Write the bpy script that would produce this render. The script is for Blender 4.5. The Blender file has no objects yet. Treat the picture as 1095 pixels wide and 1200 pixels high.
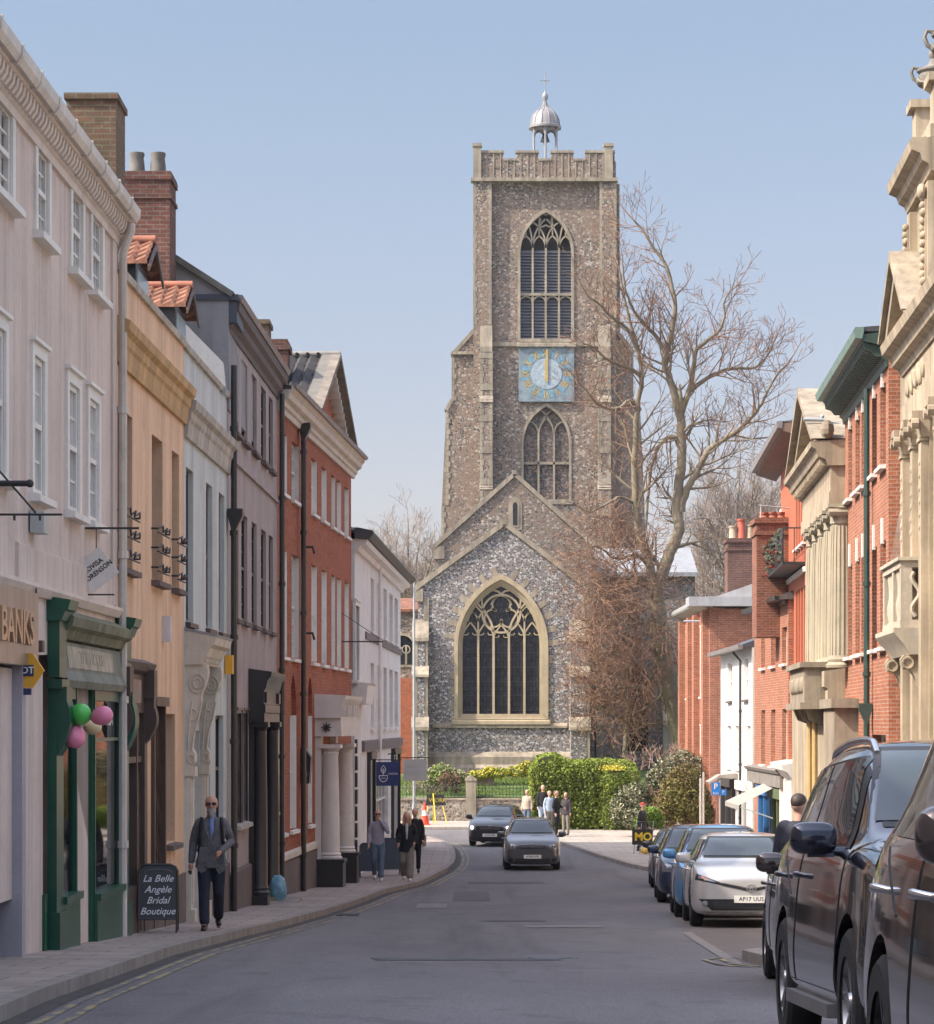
import bpy, bmesh, math, random
from mathutils import Vector, Matrix, geometry, noise as mnoise
from mathutils.bvhtree import BVHTree
R = math.radians
scene = bpy.context.scene
col = scene.collection
# ------------------------------------------------------------------ camera, sky, sun, exposure
FPX, CX, HZ, EYE = 3000.0, 547.5, 849.0, 4.4      # focal length in pixels of the 1095 px wide photograph, optical axis, horizon row, eye height
cd = bpy.data.cameras.new("camera"); cam = bpy.data.objects.new("camera", cd); col.objects.link(cam)
cam.location = (0, 0, EYE); cam.rotation_euler = (R(90), 0, 0)
cd.sensor_fit = 'HORIZONTAL'; cd.sensor_width = 36; cd.lens = FPX/1095*36
cd.shift_y = (HZ-600)/1095; cd.clip_start = .2; cd.clip_end = 4000
scene.camera = cam
SUN_EL, SUN_AZ = 44.0, 72.0                        # azimuth: degrees from straight behind the camera round to the left
sdir = Vector((-math.sin(R(SUN_AZ))*math.cos(R(SUN_EL)), -math.cos(R(SUN_AZ))*math.cos(R(SUN_EL)), math.sin(R(SUN_EL))))
w = bpy.data.worlds.new("World"); scene.world = w; w.use_nodes = True
nt = w.node_tree; bg = nt.nodes['Background']
sky = nt.nodes.new('ShaderNodeTexSky'); sky.sky_type = 'NISHITA'; sky.sun_disc = False
sky.sun_elevation = R(SUN_EL); sky.sun_rotation = math.atan2(sdir.x, sdir.y)
sky.air_density = 1.0; sky.dust_density = 1.6; sky.ozone_density = 2.5
hs = nt.nodes.new('ShaderNodeHueSaturation'); hs.inputs['Saturation'].default_value = .68
nt.links.new(sky.outputs[0], hs.inputs['Color']); bg.inputs[1].default_value = .15
# sky tinted by elevation: low band dimmed, unseen upper sky brightened to fill the shade
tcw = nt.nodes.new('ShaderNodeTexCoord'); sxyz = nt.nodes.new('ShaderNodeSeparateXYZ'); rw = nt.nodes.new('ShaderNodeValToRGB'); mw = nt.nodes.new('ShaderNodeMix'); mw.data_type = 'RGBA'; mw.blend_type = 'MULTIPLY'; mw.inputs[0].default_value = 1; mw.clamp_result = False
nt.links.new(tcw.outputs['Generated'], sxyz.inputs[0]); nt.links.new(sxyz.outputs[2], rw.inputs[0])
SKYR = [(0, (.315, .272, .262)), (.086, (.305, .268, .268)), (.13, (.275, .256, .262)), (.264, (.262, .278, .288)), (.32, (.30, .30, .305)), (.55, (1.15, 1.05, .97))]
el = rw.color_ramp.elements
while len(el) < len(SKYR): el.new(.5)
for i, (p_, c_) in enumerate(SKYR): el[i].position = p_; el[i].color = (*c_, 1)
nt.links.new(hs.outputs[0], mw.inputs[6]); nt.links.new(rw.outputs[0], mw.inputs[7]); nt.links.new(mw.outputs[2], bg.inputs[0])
sl = bpy.data.lights.new("sun", 'SUN'); sl.energy = 2.0; sl.angle = R(.6); sl.color = (1, .90, .76)
so = bpy.data.objects.new("sun", sl); col.objects.link(so); so.location = (-60, -20, 60)
so.rotation_euler = (-sdir).to_track_quat('-Z', 'Y').to_euler()
scene.view_settings.view_transform = 'Standard'; scene.view_settings.look = 'None'
scene.view_settings.exposure = 1.95; scene.view_settings.gamma = 1
random.seed(7)
# ------------------------------------------------------------------ placing
# q is depth in survey units: y = .75 q metres
def drop(q):
    T = [(-60,1.0),(0,1.15),(10,1.42),(17,1.72),(28,2.18),(45,2.84),(52,3.1),(60,3.37),(70,3.68),(78,3.88),(87,4.09),(100,4.33),(112,4.40),(130,4.40),(4000,4.40)]
    for (a, b), (c, d) in zip(T, T[1:]):
        if q <= c: return b+(d-b)*max(0, (q-a))/(c-a)
    return 4.4
def gz(y): return EYE-drop(y/.75)
def P(px, py, q): return Vector(((px-CX)*q/4000, .75*q, EYE+(HZ-py)*q/4000))
class Fr:
    """wall frame: s along the wall away from the camera, t out of it, z up"""
    def __init__(s, a, b, side):
        A = Vector((a[0], a[1]*.75)); B = Vector((b[0], b[1]*.75)); s.A = A; s.L = (B-A).length
        s.u = (B-A)/s.L; s.n = Vector((s.u.y, -s.u.x)) if side == 'L' else Vector((-s.u.y, s.u.x))
    def __call__(s, a, t, z): p = s.A+s.u*a+s.n*t; return Vector((p.x, p.y, z))
    def s(s, px, t=0):
        k = (px-CX)/FPX; A = s.A+s.n*t; return (k*A.y-A.x)/(s.u.x-k*s.u.y)
    def q(s, px, t=0): return (s.A+s.n*t+s.u*s.s(px, t)).y/.75
    def z(s, px, py, t=0): return EYE+(HZ-py)*s.q(px, t)/4000
    def sq(s, q): return (q*.75-s.A.y)/s.u.y
    def g(s, a, t=0): return gz((s.A+s.u*a+s.n*t).y)
class Id:
    def __init__(s, o=(0, 0, 0), rz=0): s.m = Matrix.Translation(o) @ Matrix.Rotation(rz, 4, 'Z')
    def __call__(s, a, b, c): return s.m @ Vector((a, b, c))
I0 = Id()
# ------------------------------------------------------------------ mesh building
OFF = {}
class MB:
    def __init__(s): s.v = []; s.f = []
    def add(s, vs, fs):
        n = len(s.v); s.v += [tuple(v) for v in vs]; s.f += [tuple(i+n for i in f) for f in fs]; return s
    def box(s, F, a0, a1, t0, t1, z0, z1):
        vs = [F(a, t, z) for z in (z0, z1) for a, t in ((a0, t0), (a1, t0), (a1, t1), (a0, t1))]
        return s.add(vs, [(0,3,2,1), (4,5,6,7), (0,1,5,4), (1,2,6,5), (2,3,7,6), (3,0,4,7)])
    def ext(s, F, pts, a0, a1, plane):
        """extrude a 2-D outline; plane 'tz' runs along s, 'sz' along t, 'st' along z"""
        g = {'tz': lambda p, a: F(a, p[0], p[1]), 'sz': lambda p, a: F(p[0], a, p[1]), 'st': lambda p, a: F(p[0], p[1], a)}[plane]
        n = len(pts); vs = [g(p, a0) for p in pts]+[g(p, a1) for p in pts]
        fs = [(i, (i+1) % n, n+(i+1) % n, n+i) for i in range(n)]
        tr = geometry.tessellate_polygon([[Vector((p[0], p[1], 0)) for p in pts]])
        fs += [tuple(t) for t in tr]+[tuple(i+n for i in reversed(t)) for t in tr]
        return s.add(vs, fs)
    def wall(s, F, outer, holes, t=0, depth=.2):
        loops = [outer]+holes
        flat = [p for l in loops for p in l]
        tr = geometry.tessellate_polygon([[Vector((p[0], p[1], 0)) for p in l] for l in loops])
        s.add([F(p[0], t, p[1]) for p in flat], [tuple(x) for x in tr])
        for l in loops:
            n = len(l)
            s.add([F(p[0], t, p[1]) for p in l]+[F(p[0], t-depth, p[1]) for p in l], [(i, (i+1) % n, n+(i+1) % n, n+i) for i in range(n)])
        return s
    def tube(s, pts, r, n=6, cap=True):
        pts = [Vector(p) for p in pts]; m = len(pts); rr = r if isinstance(r, (list, tuple)) else [r]*m
        vs = []; ref = None
        for i, p in enumerate(pts):
            d = (pts[min(i+1, m-1)]-pts[max(i-1, 0)])
            if d.length < 1e-9: d = Vector((0, 0, 1))
            d.normalize()
            if ref is None: ref = Vector((0, 0, 1)) if abs(d.z) < .9 else Vector((1, 0, 0))
            a = d.cross(ref); 
            if a.length < 1e-6: a = d.orthogonal()
            a.normalize(); b = d.cross(a); ref = a.cross(d)
            for k in range(n):
                an = 2*math.pi*k/n; vs.append(p+(a*math.cos(an)+b*math.sin(an))*rr[i])
        fs = [(i*n+k, i*n+(k+1) % n, (i+1)*n+(k+1) % n, (i+1)*n+k) for i in range(m-1) for k in range(n)]
        if cap: fs += [tuple(range(n))[::-1], tuple((m-1)*n+k for k in range(n))]
        return s.add(vs, fs)
    def lathe(s, c, prof, n=12, F=None, sx=1, sy=1):
        vs = []
        for (r, z) in prof:
            for k in range(n):
                a = 2*math.pi*(k+.5)/n; q = Vector((c[0]+r*sx*math.cos(a), c[1]+r*sy*math.sin(a), c[2]+z)); vs.append(F(*q) if F else q)
        m = len(prof)
        fs = [(i*n+k, i*n+(k+1) % n, (i+1)*n+(k+1) % n, (i+1)*n+k) for i in range(m-1) for k in range(n)]
        fs += [tuple(range(n))[::-1], tuple((m-1)*n+k for k in range(n))]
        return s.add(vs, fs)
    def ball(s, c, r, n=12, m=8, rot=None):
        if not isinstance(r, (tuple, list)): r = (r, r, r)
        vs = []; c = Vector(c)
        for i in range(1, m):
            th = math.pi*i/m
            for k in range(n):
                a = 2*math.pi*k/n; q = Vector((r[0]*math.sin(th)*math.cos(a), r[1]*math.sin(th)*math.sin(a), r[2]*math.cos(th)))
                if rot: q = rot @ q
                vs.append(c+q)
        t = Vector((0, 0, r[2])); t = rot @ t if rot else t
        vs += [c+t, c-t]; N = len(vs)
        fs = [(i*n+k, (i+1)*n+k, (i+1)*n+(k+1) % n, i*n+(k+1) % n) for i in range(m-2) for k in range(n)]
        fs += [(N-2, k, (k+1) % n) for k in range(n)]+[(N-1, (m-2)*n+(k+1) % n, (m-2)*n+k) for k in range(n)]
        return s.add(vs, fs)
    def build(s, name, m, parent=None, smooth=None, off=None):
        o0 = Vector(off) if off is not None else (OFF.get(parent, Vector()) if parent else Vector())
        me = bpy.data.meshes.new(name)
        me.from_pydata([(v[0]-o0.x, v[1]-o0.y, v[2]-o0.z) for v in s.v], [], s.f); me.update()
        return finish(name, me, m, parent, smooth, o0)
def finish(name, me, m, parent, smooth, o0, fix=True):
    if fix:
        bm = bmesh.new(); bm.from_mesh(me); bmesh.ops.recalc_face_normals(bm, faces=bm.faces); bm.to_mesh(me); bm.free()
    uv = me.uv_layers.new(name='UVMap').data
    vs = me.vertices
    for p in me.polygons:
        n = p.normal
        if abs(n.z) > .75: f = lambda v: (v.x, v.y)
        else:
            h = Vector((-n.y, n.x)); h.normalize()
            if h.x+h.y*1.01 < 0: h = -h
            f = lambda v, h=h: (v.x*h.x+v.y*h.y, v.z)
        for li in p.loop_indices: uv[li].uv = f(vs[me.loops[li].vertex_index].co+o0)
    if smooth is not None:
        me.polygons.foreach_set('use_smooth', [True]*len(me.polygons)); me.set_sharp_from_angle(angle=R(smooth))
    o = bpy.data.objects.new(name, me); col.objects.link(o)
    for mm in (m if isinstance(m, (list, tuple)) else [m]): me.materials.append(mm)
    if parent: o.parent = parent; OFF[o] = OFF.get(parent, Vector())
    return o
def tag(o, label=None, cat=None, group=None, kind=None):
    for k, v in (('label', label), ('category', cat), ('group', group), ('kind', kind)):
        if v: o[k] = v
    return o
def thing(name, loc, label, cat, group=None):
    o = bpy.data.objects.new(name, None); col.objects.link(o); o.location = loc; OFF[o] = Vector(loc); o.empty_display_size = .3
    return tag(o, label, cat, group)
def local(name, label, cat, group=None): return thing(name, (0, 0, 0), label, cat, group)
def put(root, loc, rz=0, sc=1): root.location = loc; root.rotation_euler = (0, 0, rz); root.scale = (sc,)*3; return root
def kids(o): return list(o.children)
def copy_tree(o, parent=None):
    c = o.copy(); col.objects.link(c)
    if parent: c.parent = parent
    for ch in kids(o): copy_tree(ch, c)
    return c
def evalmesh(o):
    dg = bpy.context.evaluated_depsgraph_get(); dg.update()
    return bpy.data.meshes.new_from_object(o.evaluated_get(dg))
def text_mesh(body, size, depth=.004, bold=0, shear=0, xs=1, sp=1, align='CENTER'):
    cu = bpy.data.curves.new('t', 'FONT'); cu.body = body; cu.size = size; cu.extrude = depth; cu.offset = bold; cu.shear = shear
    cu.align_x = align; cu.align_y = 'CENTER'; cu.space_character = sp; cu.resolution_u = 3; cu.space_line = 1
    o = bpy.data.objects.new('t', cu); col.objects.link(o)
    me = evalmesh(o); bpy.data.objects.remove(o)
    vs = [(v.co.x*xs, v.co.y, v.co.z) for v in me.vertices]; fs = [tuple(p.vertices) for p in me.polygons]
    bpy.data.meshes.remove(me); return vs, fs
def add_text(mb, F3, body, size, **k):
    """F3(x, y, z): x right, y up, z out of the board"""
    vs, fs = text_mesh(body, size, **k); return mb.add([F3(*v) for v in vs], fs)
# ------------------------------------------------------------------ materials
MATS = {}
def newmat(name):
    m = bpy.data.materials.new(name); m.use_nodes = True; return m, m.node_tree, m.node_tree.nodes['Principled BSDF']
def N(nt, t, **k):
    n = nt.nodes.new(t)
    for a, b in k.items():
        if a in n.inputs: n.inputs[a].default_value = b
        else: setattr(n, a, b)
    return n
def rgba(c): return (c[0], c[1], c[2], 1)
def mul(c, k): return tuple(min(1, x*k) for x in c)
def mixc(nt, fac, a, b, mode='MIX'):
    n = nt.nodes.new('ShaderNodeMix'); n.data_type = 'RGBA'; n.blend_type = mode
    for i, v in ((0, fac), (6, a), (7, b)):
        if hasattr(v, 'is_output') or isinstance(v, bpy.types.NodeSocket): nt.links.new(v, n.inputs[i])
        elif i == 0: n.inputs[0].default_value = v
        else: n.inputs[i].default_value = rgba(v)
    return n.outputs[2]
def ramp(nt, fac, stops):
    r = nt.nodes.new('ShaderNodeValToRGB'); nt.links.new(fac, r.inputs[0]); e = r.color_ramp.elements
    while len(e) < len(stops): e.new(.5)
    for i, (p, c) in enumerate(stops): e[i].position = p; e[i].color = rgba(c) if isinstance(c, (tuple, list)) else (c, c, c, 1)
    return r.outputs[0]
def coords(nt, stretch=None, kind='Object'):
    tc = nt.nodes.new('ShaderNodeTexCoord'); o = tc.outputs[kind]
    if stretch:
        mp = nt.nodes.new('ShaderNodeMapping'); mp.inputs['Scale'].default_value = stretch; nt.links.new(o, mp.inputs[0]); o = mp.outputs[0]
    return o
def noise(nt, scale, detail=4, rough=.6, stretch=None):
    n = N(nt, 'ShaderNodeTexNoise'); n.inputs['Scale'].default_value = scale; n.inputs['Detail'].default_value = detail; n.inputs['Roughness'].default_value = rough
    nt.links.new(coords(nt, stretch), n.inputs['Vector']); return n.outputs['Fac']
def bump(nt, bs, h, strength, dist=.01):
    b = nt.nodes.new('ShaderNodeBump'); b.inputs['Strength'].default_value = strength; b.inputs['Distance'].default_value = dist
    nt.links.new(h, b.inputs['Height']); nt.links.new(b.outputs[0], bs.inputs['Normal'])
def mat(name, c, rough=.7, var=.12, scale=1.5, streak=0, bmp=.0, bs=40, metal=0, spec=.5, coat=0, dirt=None):
    if name in MATS: return MATS[name]
    m, nt, b = newmat(name); b.inputs['Roughness'].default_value = rough; b.inputs['Metallic'].default_value = metal
    b.inputs['Specular IOR Level'].default_value = spec; b.inputs['Coat Weight'].default_value = coat
    f = ramp(nt, noise(nt, scale, 6), [(.3, 0), (.7, 1)])
    c1 = mixc(nt, f, mul(c, 1-var), mul(c, 1+var))
    g = ramp(nt, noise(nt, scale*14, 3), [(.35, .92), (.65, 1.0)])
    c1 = mixc(nt, 1, c1, g, 'MULTIPLY')
    if streak:
        s = ramp(nt, noise(nt, 1.6, 5, .65, (2.2, 2.2, .12)), [(.42, 1), (.72, 1-streak)])
        c1 = mixc(nt, 1, c1, s, 'MULTIPLY')
        s2 = ramp(nt, noise(nt, .9, 6, .7), [(.55, 0), (.8, 1)])
        c1 = mixc(nt, s2, c1, dirt or mul(c, .62))
    nt.links.new(c1, b.inputs['Base Color'])
    if bmp: bump(nt, b, noise(nt, bs, 4), bmp)
    MATS[name] = m; return m
def glass_dark(name, c=(.02, .024, .028), rough=.06, var=.5, tr=0):
    if name in MATS: return MATS[name]
    m, nt, b = newmat(name); b.inputs['Roughness'].default_value = rough; b.inputs['Specular IOR Level'].default_value = .9
    f = noise(nt, 1.3, 2); nt.links.new(mixc(nt, f, mul(c, 1-var), mul(c, 1+var)), b.inputs['Base Color'])
    bump(nt, b, noise(nt, 1.4, 2), .12, .02)
    if tr:
        b.inputs['Transmission Weight'].default_value = 0; b.inputs['Alpha'].default_value = 1-tr
    MATS[name] = m; return m
def brick(name, c1, c2, mortar, var=.25, bw=.225, rh=.075, ms=.009, soot=.25, patch=None):
    if name in MATS: return MATS[name]
    m, nt, b = newmat(name); b.inputs['Roughness'].default_value = .9; b.inputs['Specular IOR Level'].default_value = .25
    t = nt.nodes.new('ShaderNodeTexBrick'); nt.links.new(coords(nt, None, 'UV'), t.inputs['Vector'])
    t.inputs['Scale'].default_value = 1; t.inputs['Brick Width'].default_value = bw; t.inputs['Row Height'].default_value = rh
    t.inputs['Mortar Size'].default_value = ms; t.inputs['Color1'].default_value = rgba(c1); t.inputs['Color2'].default_value = rgba(c2)
    t.inputs['Mortar'].default_value = rgba(mortar); t.inputs['Mortar Smooth'].default_value = .3; t.inputs['Bias'].default_value = 0
    f = ramp(nt, noise(nt, .7, 6, .65), [(.3, 0), (.7, 1)])
    c = mixc(nt, f, (1-var,)*3, (1, 1, 1)); c = mixc(nt, 1, t.outputs['Color'], c, 'MULTIPLY')
    s = ramp(nt, noise(nt, 1.2, 6, .7, (1, 1, .35)), [(.5, 0), (.85, soot)])
    c = mixc(nt, s, c, mul(mortar, .55))
    v = nt.nodes.new('ShaderNodeTexVoronoi'); v.inputs['Scale'].default_value = 7; nt.links.new(coords(nt, (1, 1, 2.5)), v.inputs['Vector'])
    sep = nt.nodes.new('ShaderNodeSeparateColor'); nt.links.new(v.outputs['Color'], sep.inputs[0])
    c = mixc(nt, 1, c, ramp(nt, sep.outputs[0], [(0, .72), (1, 1.0)]), 'MULTIPLY')
    nt.links.new(c, b.inputs['Base Color']); bump(nt, b, t.outputs['Fac'], -.4, .01)
    MATS[name] = m; return m
def flint(name, dark, mid, light, mortar, scale=8, brown=0.2, brownc=(.24, .15, .10), patchy=.4):
    if name in MATS: return MATS[name]
    m, nt, b = newmat(name); b.inputs['Roughness'].default_value = .75
    v = nt.nodes.new('ShaderNodeTexVoronoi'); v.inputs['Scale'].default_value = scale; nt.links.new(coords(nt, (1, 1, 1.25)), v.inputs['Vector'])
    v2 = nt.nodes.new('ShaderNodeTexVoronoi'); v2.feature = 'DISTANCE_TO_EDGE'; v2.inputs['Scale'].default_value = scale; nt.links.new(coords(nt, (1, 1, 1.25)), v2.inputs['Vector'])
    sep = nt.nodes.new('ShaderNodeSeparateColor'); nt.links.new(v.outputs['Color'], sep.inputs[0])
    c = ramp(nt, sep.outputs[0], [(0, dark), (.42, dark), (.5, mid), (.74, mid), (.80, light), (1, light)])
    c = mixc(nt, ramp(nt, sep.outputs[1], [(1-brown-.02, 0), (1-brown+.02, 1)]), c, brownc)
    e = ramp(nt, v2.outputs['Distance'], [(.05, 1), (.13, 0)])
    c = mixc(nt, e, c, mortar)
    f = ramp(nt, noise(nt, .35, 6, .65), [(.4, 0), (.62, patchy)])
    c = mixc(nt, f, c, mixc(nt, .5, brownc, mortar))
    nt.links.new(c, b.inputs['Base Color']); bump(nt, b, v2.outputs['Distance'], .5, .05)
    MATS[name] = m; return m
def tinted(name, c, rough=.3, metal=0, spec=.5, coat=0, emit=0):
    if name in MATS: return MATS[name]
    m, nt, b = newmat(name); b.inputs['Roughness'].default_value = rough; b.inputs['Metallic'].default_value = metal
    b.inputs['Specular IOR Level'].default_value = spec; b.inputs['Coat Weight'].default_value = coat; b.inputs['Coat Roughness'].default_value = .04
    f = noise(nt, 6, 4); nt.links.new(mixc(nt, f, mul(c, .9), mul(c, 1.1)), b.inputs['Base Color'])
    if emit: b.inputs['Emission Color'].default_value = rgba(c); b.inputs['Emission Strength'].default_value = emit
    MATS[name] = m; return m
cream = mat('cream stucco', (.62, .515, .46), .85, .08, .8, .3, .15)
creamtrim = mat('cream trim', (.66, .57, .51), .8, .08, 1.5, .15, .1)
gutterw = mat('white painted gutter', (.60, .55, .50), .5, .1, 2, .25)
orange = mat('orange stucco', (.72, .475, .315), .85, .09, .8, .3, .1)
orangetrim = mat('orange moulding', (.52, .33, .16), .85, .15, 2, .35, .1)
paleblue = mat('pale blue stucco', (.54, .56, .55), .85, .06, .8, .28, .1)
paletrim = mat('pale weathered trim', (.46, .42, .37), .85, .15, 2, .4, .1)
greystucco = mat('mauve grey stucco', (.37, .31, .295), .85, .07, .8, .25, .1)
greycol = mat('grey slate render', (.25, .25, .265), .85, .12, 1, .2)
blackpaint = mat('black paint', (.028, .026, .027), .35, .2, 3)
brownpaint = mat('brown paint', (.085, .055, .045), .5, .15, 3, .2)
greenpaint = mat('bottle green paint', (.012, .075, .045), .35, .15, 3)
verdigris = mat('verdigris green paint', (.035, .07, .058), .5, .2, 3, .3)
whitepaint = mat('white paint', (.72, .70, .66), .55, .05, 2, .1)
whitestucco = mat('white stucco', (.70, .685, .66), .8, .06, 1, .12, .1)
creamstone = mat('cream painted stone', (.60, .54, .46), .7, .1, 2, .2, .1)
stone = mat('warm limestone', (.40, .325, .23), .88, .2, 1.2, .5, .2, 12)
stonedark = mat('weathered limestone', (.30, .25, .185), .9, .25, 1.5, .45, .25, 12)
churchstone = mat('church limestone', (.33, .285, .22), .9, .25, 1.2, .5, .25, 14)
plinth = mat('brown grey render plinth', (.14, .11, .10), .9, .15, 1.5, .2, .1)
leadgrey = mat('lead sheet', (.27, .28, .30), .55, .12, 2, .2)
slate = mat('dark slate', (.055, .058, .065), .6, .2, 3, .2)
redbrick_soft = brick('soft red brick', (.46, .125, .055), (.36, .10, .05), (.30, .19, .14), .2, soot=.2)  # deeper red brick colours with a darker mortar
redbrick = brick('orange red brick', (.44, .155, .085), (.35, .115, .065), (.42, .32, .24), .25, soot=.25)
redpaint = mat('orange red painted brick', (.42, .12, .06), .8, .07, 1, .1)
oldbrick = brick('old chimney brick', (.20, .085, .065), (.13, .06, .055), (.20, .17, .14), .35, soot=.5)
oldbrick2 = brick('mossy chimney brick', (.22, .12, .08), (.15, .11, .08), (.22, .20, .13), .35, soot=.7)
chimbrick = brick('dark red stack brick', (.30, .10, .06), (.22, .08, .055), (.30, .22, .16), .3, soot=.4)
pantile = mat('red pantile', (.24, .105, .065), .9, .5, 5, .6, dirt=(.13, .10, .08))
pantileblack = mat('black pantile', (.055, .052, .052), .85, .35, 5, .3)
terracotta = mat('terracotta', (.34, .13, .08), .8, .2, 4, .2)
buffpot = mat('buff clay', (.42, .33, .23), .8, .15, 4, .4)
iron = mat('black iron', (.02, .02, .022), .5, .2, 6)
galv = mat('galvanised steel', (.42, .45, .46), .45, .08, 6, metal=.4)
pane = glass_dark('window glass')
panelight = glass_dark('window glass with net curtain', (.30, .30, .30), .25, .2)
paneblue = glass_dark('window with pale blue blind', (.30, .37, .40), .2, .15)
whiteblind = mat('white blind', (.72, .71, .70), .5, .04, 2)
signwhite = mat('sign white', (.66, .62, .58), .6, .06, 2)
flint_ch = flint('knapped flint', (.042, .045, .062), (.145, .15, .185), (.50, .50, .50), (.26, .24, .215), 10.5, .12, patchy=.15)
flint_tw = flint('weathered tower flint', (.06, .054, .052), (.17, .145, .128), (.43, .39, .34), (.235, .19, .15), 7, .25, (.22, .135, .09), patchy=.6)
flint_nv = flint('nave flint', (.055, .05, .052), (.155, .135, .125), (.42, .39, .35), (.22, .185, .15), 7.5, .3, (.2, .13, .09), patchy=.35)
flint_wl = flint('low wall flint', (.10, .09, .08), (.24, .21, .18), (.42, .38, .33), (.36, .30, .23), 7, .2, patchy=.2)
# ------------------------------------------------------------------ ground, road, pavements
def lerp_tab(T, q):
    if q <= T[0][0]: return T[0][1]
    for (a, b), (c, d) in zip(T, T[1:]):
        if q <= c: return b+(d-b)*(q-a)/(c-a)
    return T[-1][1]
def strip(name, fl, fr, q0, q1, dz, m, kind='structure', edge=0, nx=1, dq=2.0, extra=None, label=None, cat=None):
    mb = MB(); vs = []; qs = []; q = q0
    while q < q1-1e-6: qs.append(q); q += dq
    qs.append(q1); n = nx+1
    for q in qs:
        a, b = fl(q), fr(q); z = EYE-drop(q)+dz
        for i in range(n): vs.append((a+(b-a)*i/nx, q*.75, z))
    m_ = len(qs); mb.add(vs, [(j*n+i, j*n+i+1, (j+1)*n+i+1, (j+1)*n+i) for j in range(m_-1) for i in range(nx)])
    if edge:
        for side in (0, n-1):
            mb.add([vs[j*n+side] for j in range(m_)]+[(vs[j*n+side][0], vs[j*n+side][1], vs[j*n+side][2]-edge) for j in range(m_)], [(j, j+1, m_+j+1, m_+j) for j in range(m_-1)])
        for row in (0, m_-1):
            mb.add([vs[row*n], vs[row*n+n-1], (vs[row*n+n-1][0], vs[row*n+n-1][1], vs[row*n][2]-edge), (vs[row*n][0], vs[row*n][1], vs[row*n][2]-edge)], [(0, 1, 2, 3)])
    o = mb.build(name, m); return tag(o, label, cat, None, kind)
def asphalt():
    m, nt, b = newmat('asphalt'); b.inputs['Roughness'].default_value = .82; b.inputs['Specular IOR Level'].default_value = .35
    f = ramp(nt, noise(nt, .35, 6, .7, (1, .25, 1)), [(.3, 0), (.7, 1)])
    c = mixc(nt, f, (.100, .092, .095), (.165, .152, .156))
    g = ramp(nt, noise(nt, 55, 2, .5), [(.3, .6), (.7, 1.4)]); c = mixc(nt, 1, c, g, 'MULTIPLY')
    s = ramp(nt, noise(nt, .8, 5, .8, (.35, 1.6, 1)), [(.60, 0), (.68, 1)]); c = mixc(nt, s, c, (.15, .145, .15))
    s = ramp(nt, noise(nt, .5, 3, .6, (2.2, .08, 1)), [(.55, 0), (.7, .7)]); c = mixc(nt, s, c, (.075, .07, .072))
    s = ramp(nt, noise(nt, 2.3, 6, .75, (.6, .35, 1)), [(.56, 0), (.62, .55)]); c = mixc(nt, s, c, (.085, .078, .08))
    s = ramp(nt, noise(nt, 7, 2, .5), [(.66, 0), (.70, .6)]); c = mixc(nt, s, c, (.19, .175, .17))
    nt.links.new(c, b.inputs['Base Color']); bump(nt, b, noise(nt, 60, 3), .35, .01); return m
def slabs(name, c1, c2, mortar, bw, rh, var=.25):
    m, nt, b = newmat(name); b.inputs['Roughness'].default_value = .85
    t = nt.nodes.new('ShaderNodeTexBrick'); nt.links.new(coords(nt, None, 'UV'), t.inputs['Vector'])
    t.inputs['Scale'].default_value = 1; t.inputs['Brick Width'].default_value = bw; t.inputs['Row Height'].default_value = rh; t.inputs['Mortar Size'].default_value = .012
    t.inputs['Color1'].default_value = rgba(c1); t.inputs['Color2'].default_value = rgba(c2); t.inputs['Mortar'].default_value = rgba(mortar); t.inputs['Bias'].default_value = 0
    f = ramp(nt, noise(nt, .8, 6, .7), [(.3, 1-var), (.7, 1.08)]); c = mixc(nt, 1, t.outputs['Color'], f, 'MULTIPLY')
    s = ramp(nt, noise(nt, 4, 4, .7), [(.62, 0), (.75, .5)]); c = mixc(nt, s, c, mul(c1, .5))
    nt.links.new(c, b.inputs['Base Color']); bump(nt, b, t.outputs['Fac'], -.4, .01); return m
def grassmat():
    m, nt, b = newmat('lawn'); b.inputs['Roughness'].default_value = .9
    f = ramp(nt, noise(nt, .9, 6, .7), [(.3, 0), (.7, 1)]); c = mixc(nt, f, (.07, .12, .022), (.13, .20, .04))
    f = ramp(nt, noise(nt, 25, 3, .7), [(.3, .6), (.7, 1.2)]); c = mixc(nt, 1, c, f, 'MULTIPLY')
    nt.links.new(c, b.inputs['Base Color']); bump(nt, b, noise(nt, 30, 3), .8, .05); return m
ASPH = asphalt()
PAVE = slabs('york stone paving', (.37, .30, .265), (.28, .23, .205), (.14, .115, .10), .75, .5)
PAVE2 = slabs('far paving', (.40, .35, .30), (.34, .30, .26), (.22, .19, .17), .6, .45)
BAYM = slabs('block paving', (.17, .135, .12), (.14, .115, .105), (.09, .08, .075), .2, .1, .15)
KERB = mat('granite kerb', (.27, .235, .21), .85, .2, 3, .3)
LAWN = grassmat()
grd = mat('rough ground', (.12, .12, .07), .95, .3, .05)
strip('ground', lambda q: -900, lambda q: 900, -60, 4200, -.06, grd, dq=20)
strip('road', lambda q: -60, lambda q: 60, -40, 152, 0, ASPH, nx=6)
LK = [(-30,-2.9),(22,-3.01),(26,-3.17),(38,-3.25),(46.5,-3.04),(62,-2.46),(78,-1.9),(86,-1.21),(99,-.63),(105,-.41),(112,-.36),(119,-.46),(124,-.7),(128,-1.05),(132,-1.7),(135,-2.7),(138,-4.5),(140,-7),(141,-14)]
lk = lambda q: lerp_tab(LK, q)
strip('left_pavement', lambda q: -22, lambda q: lk(q)-.16, -30, 140, .105, PAVE, nx=2, dq=1.5)
strip('left_kerb', lambda q: lk(q)-.16, lk, -30, 141, .112, KERB, edge=.13, dq=1.5)
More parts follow.
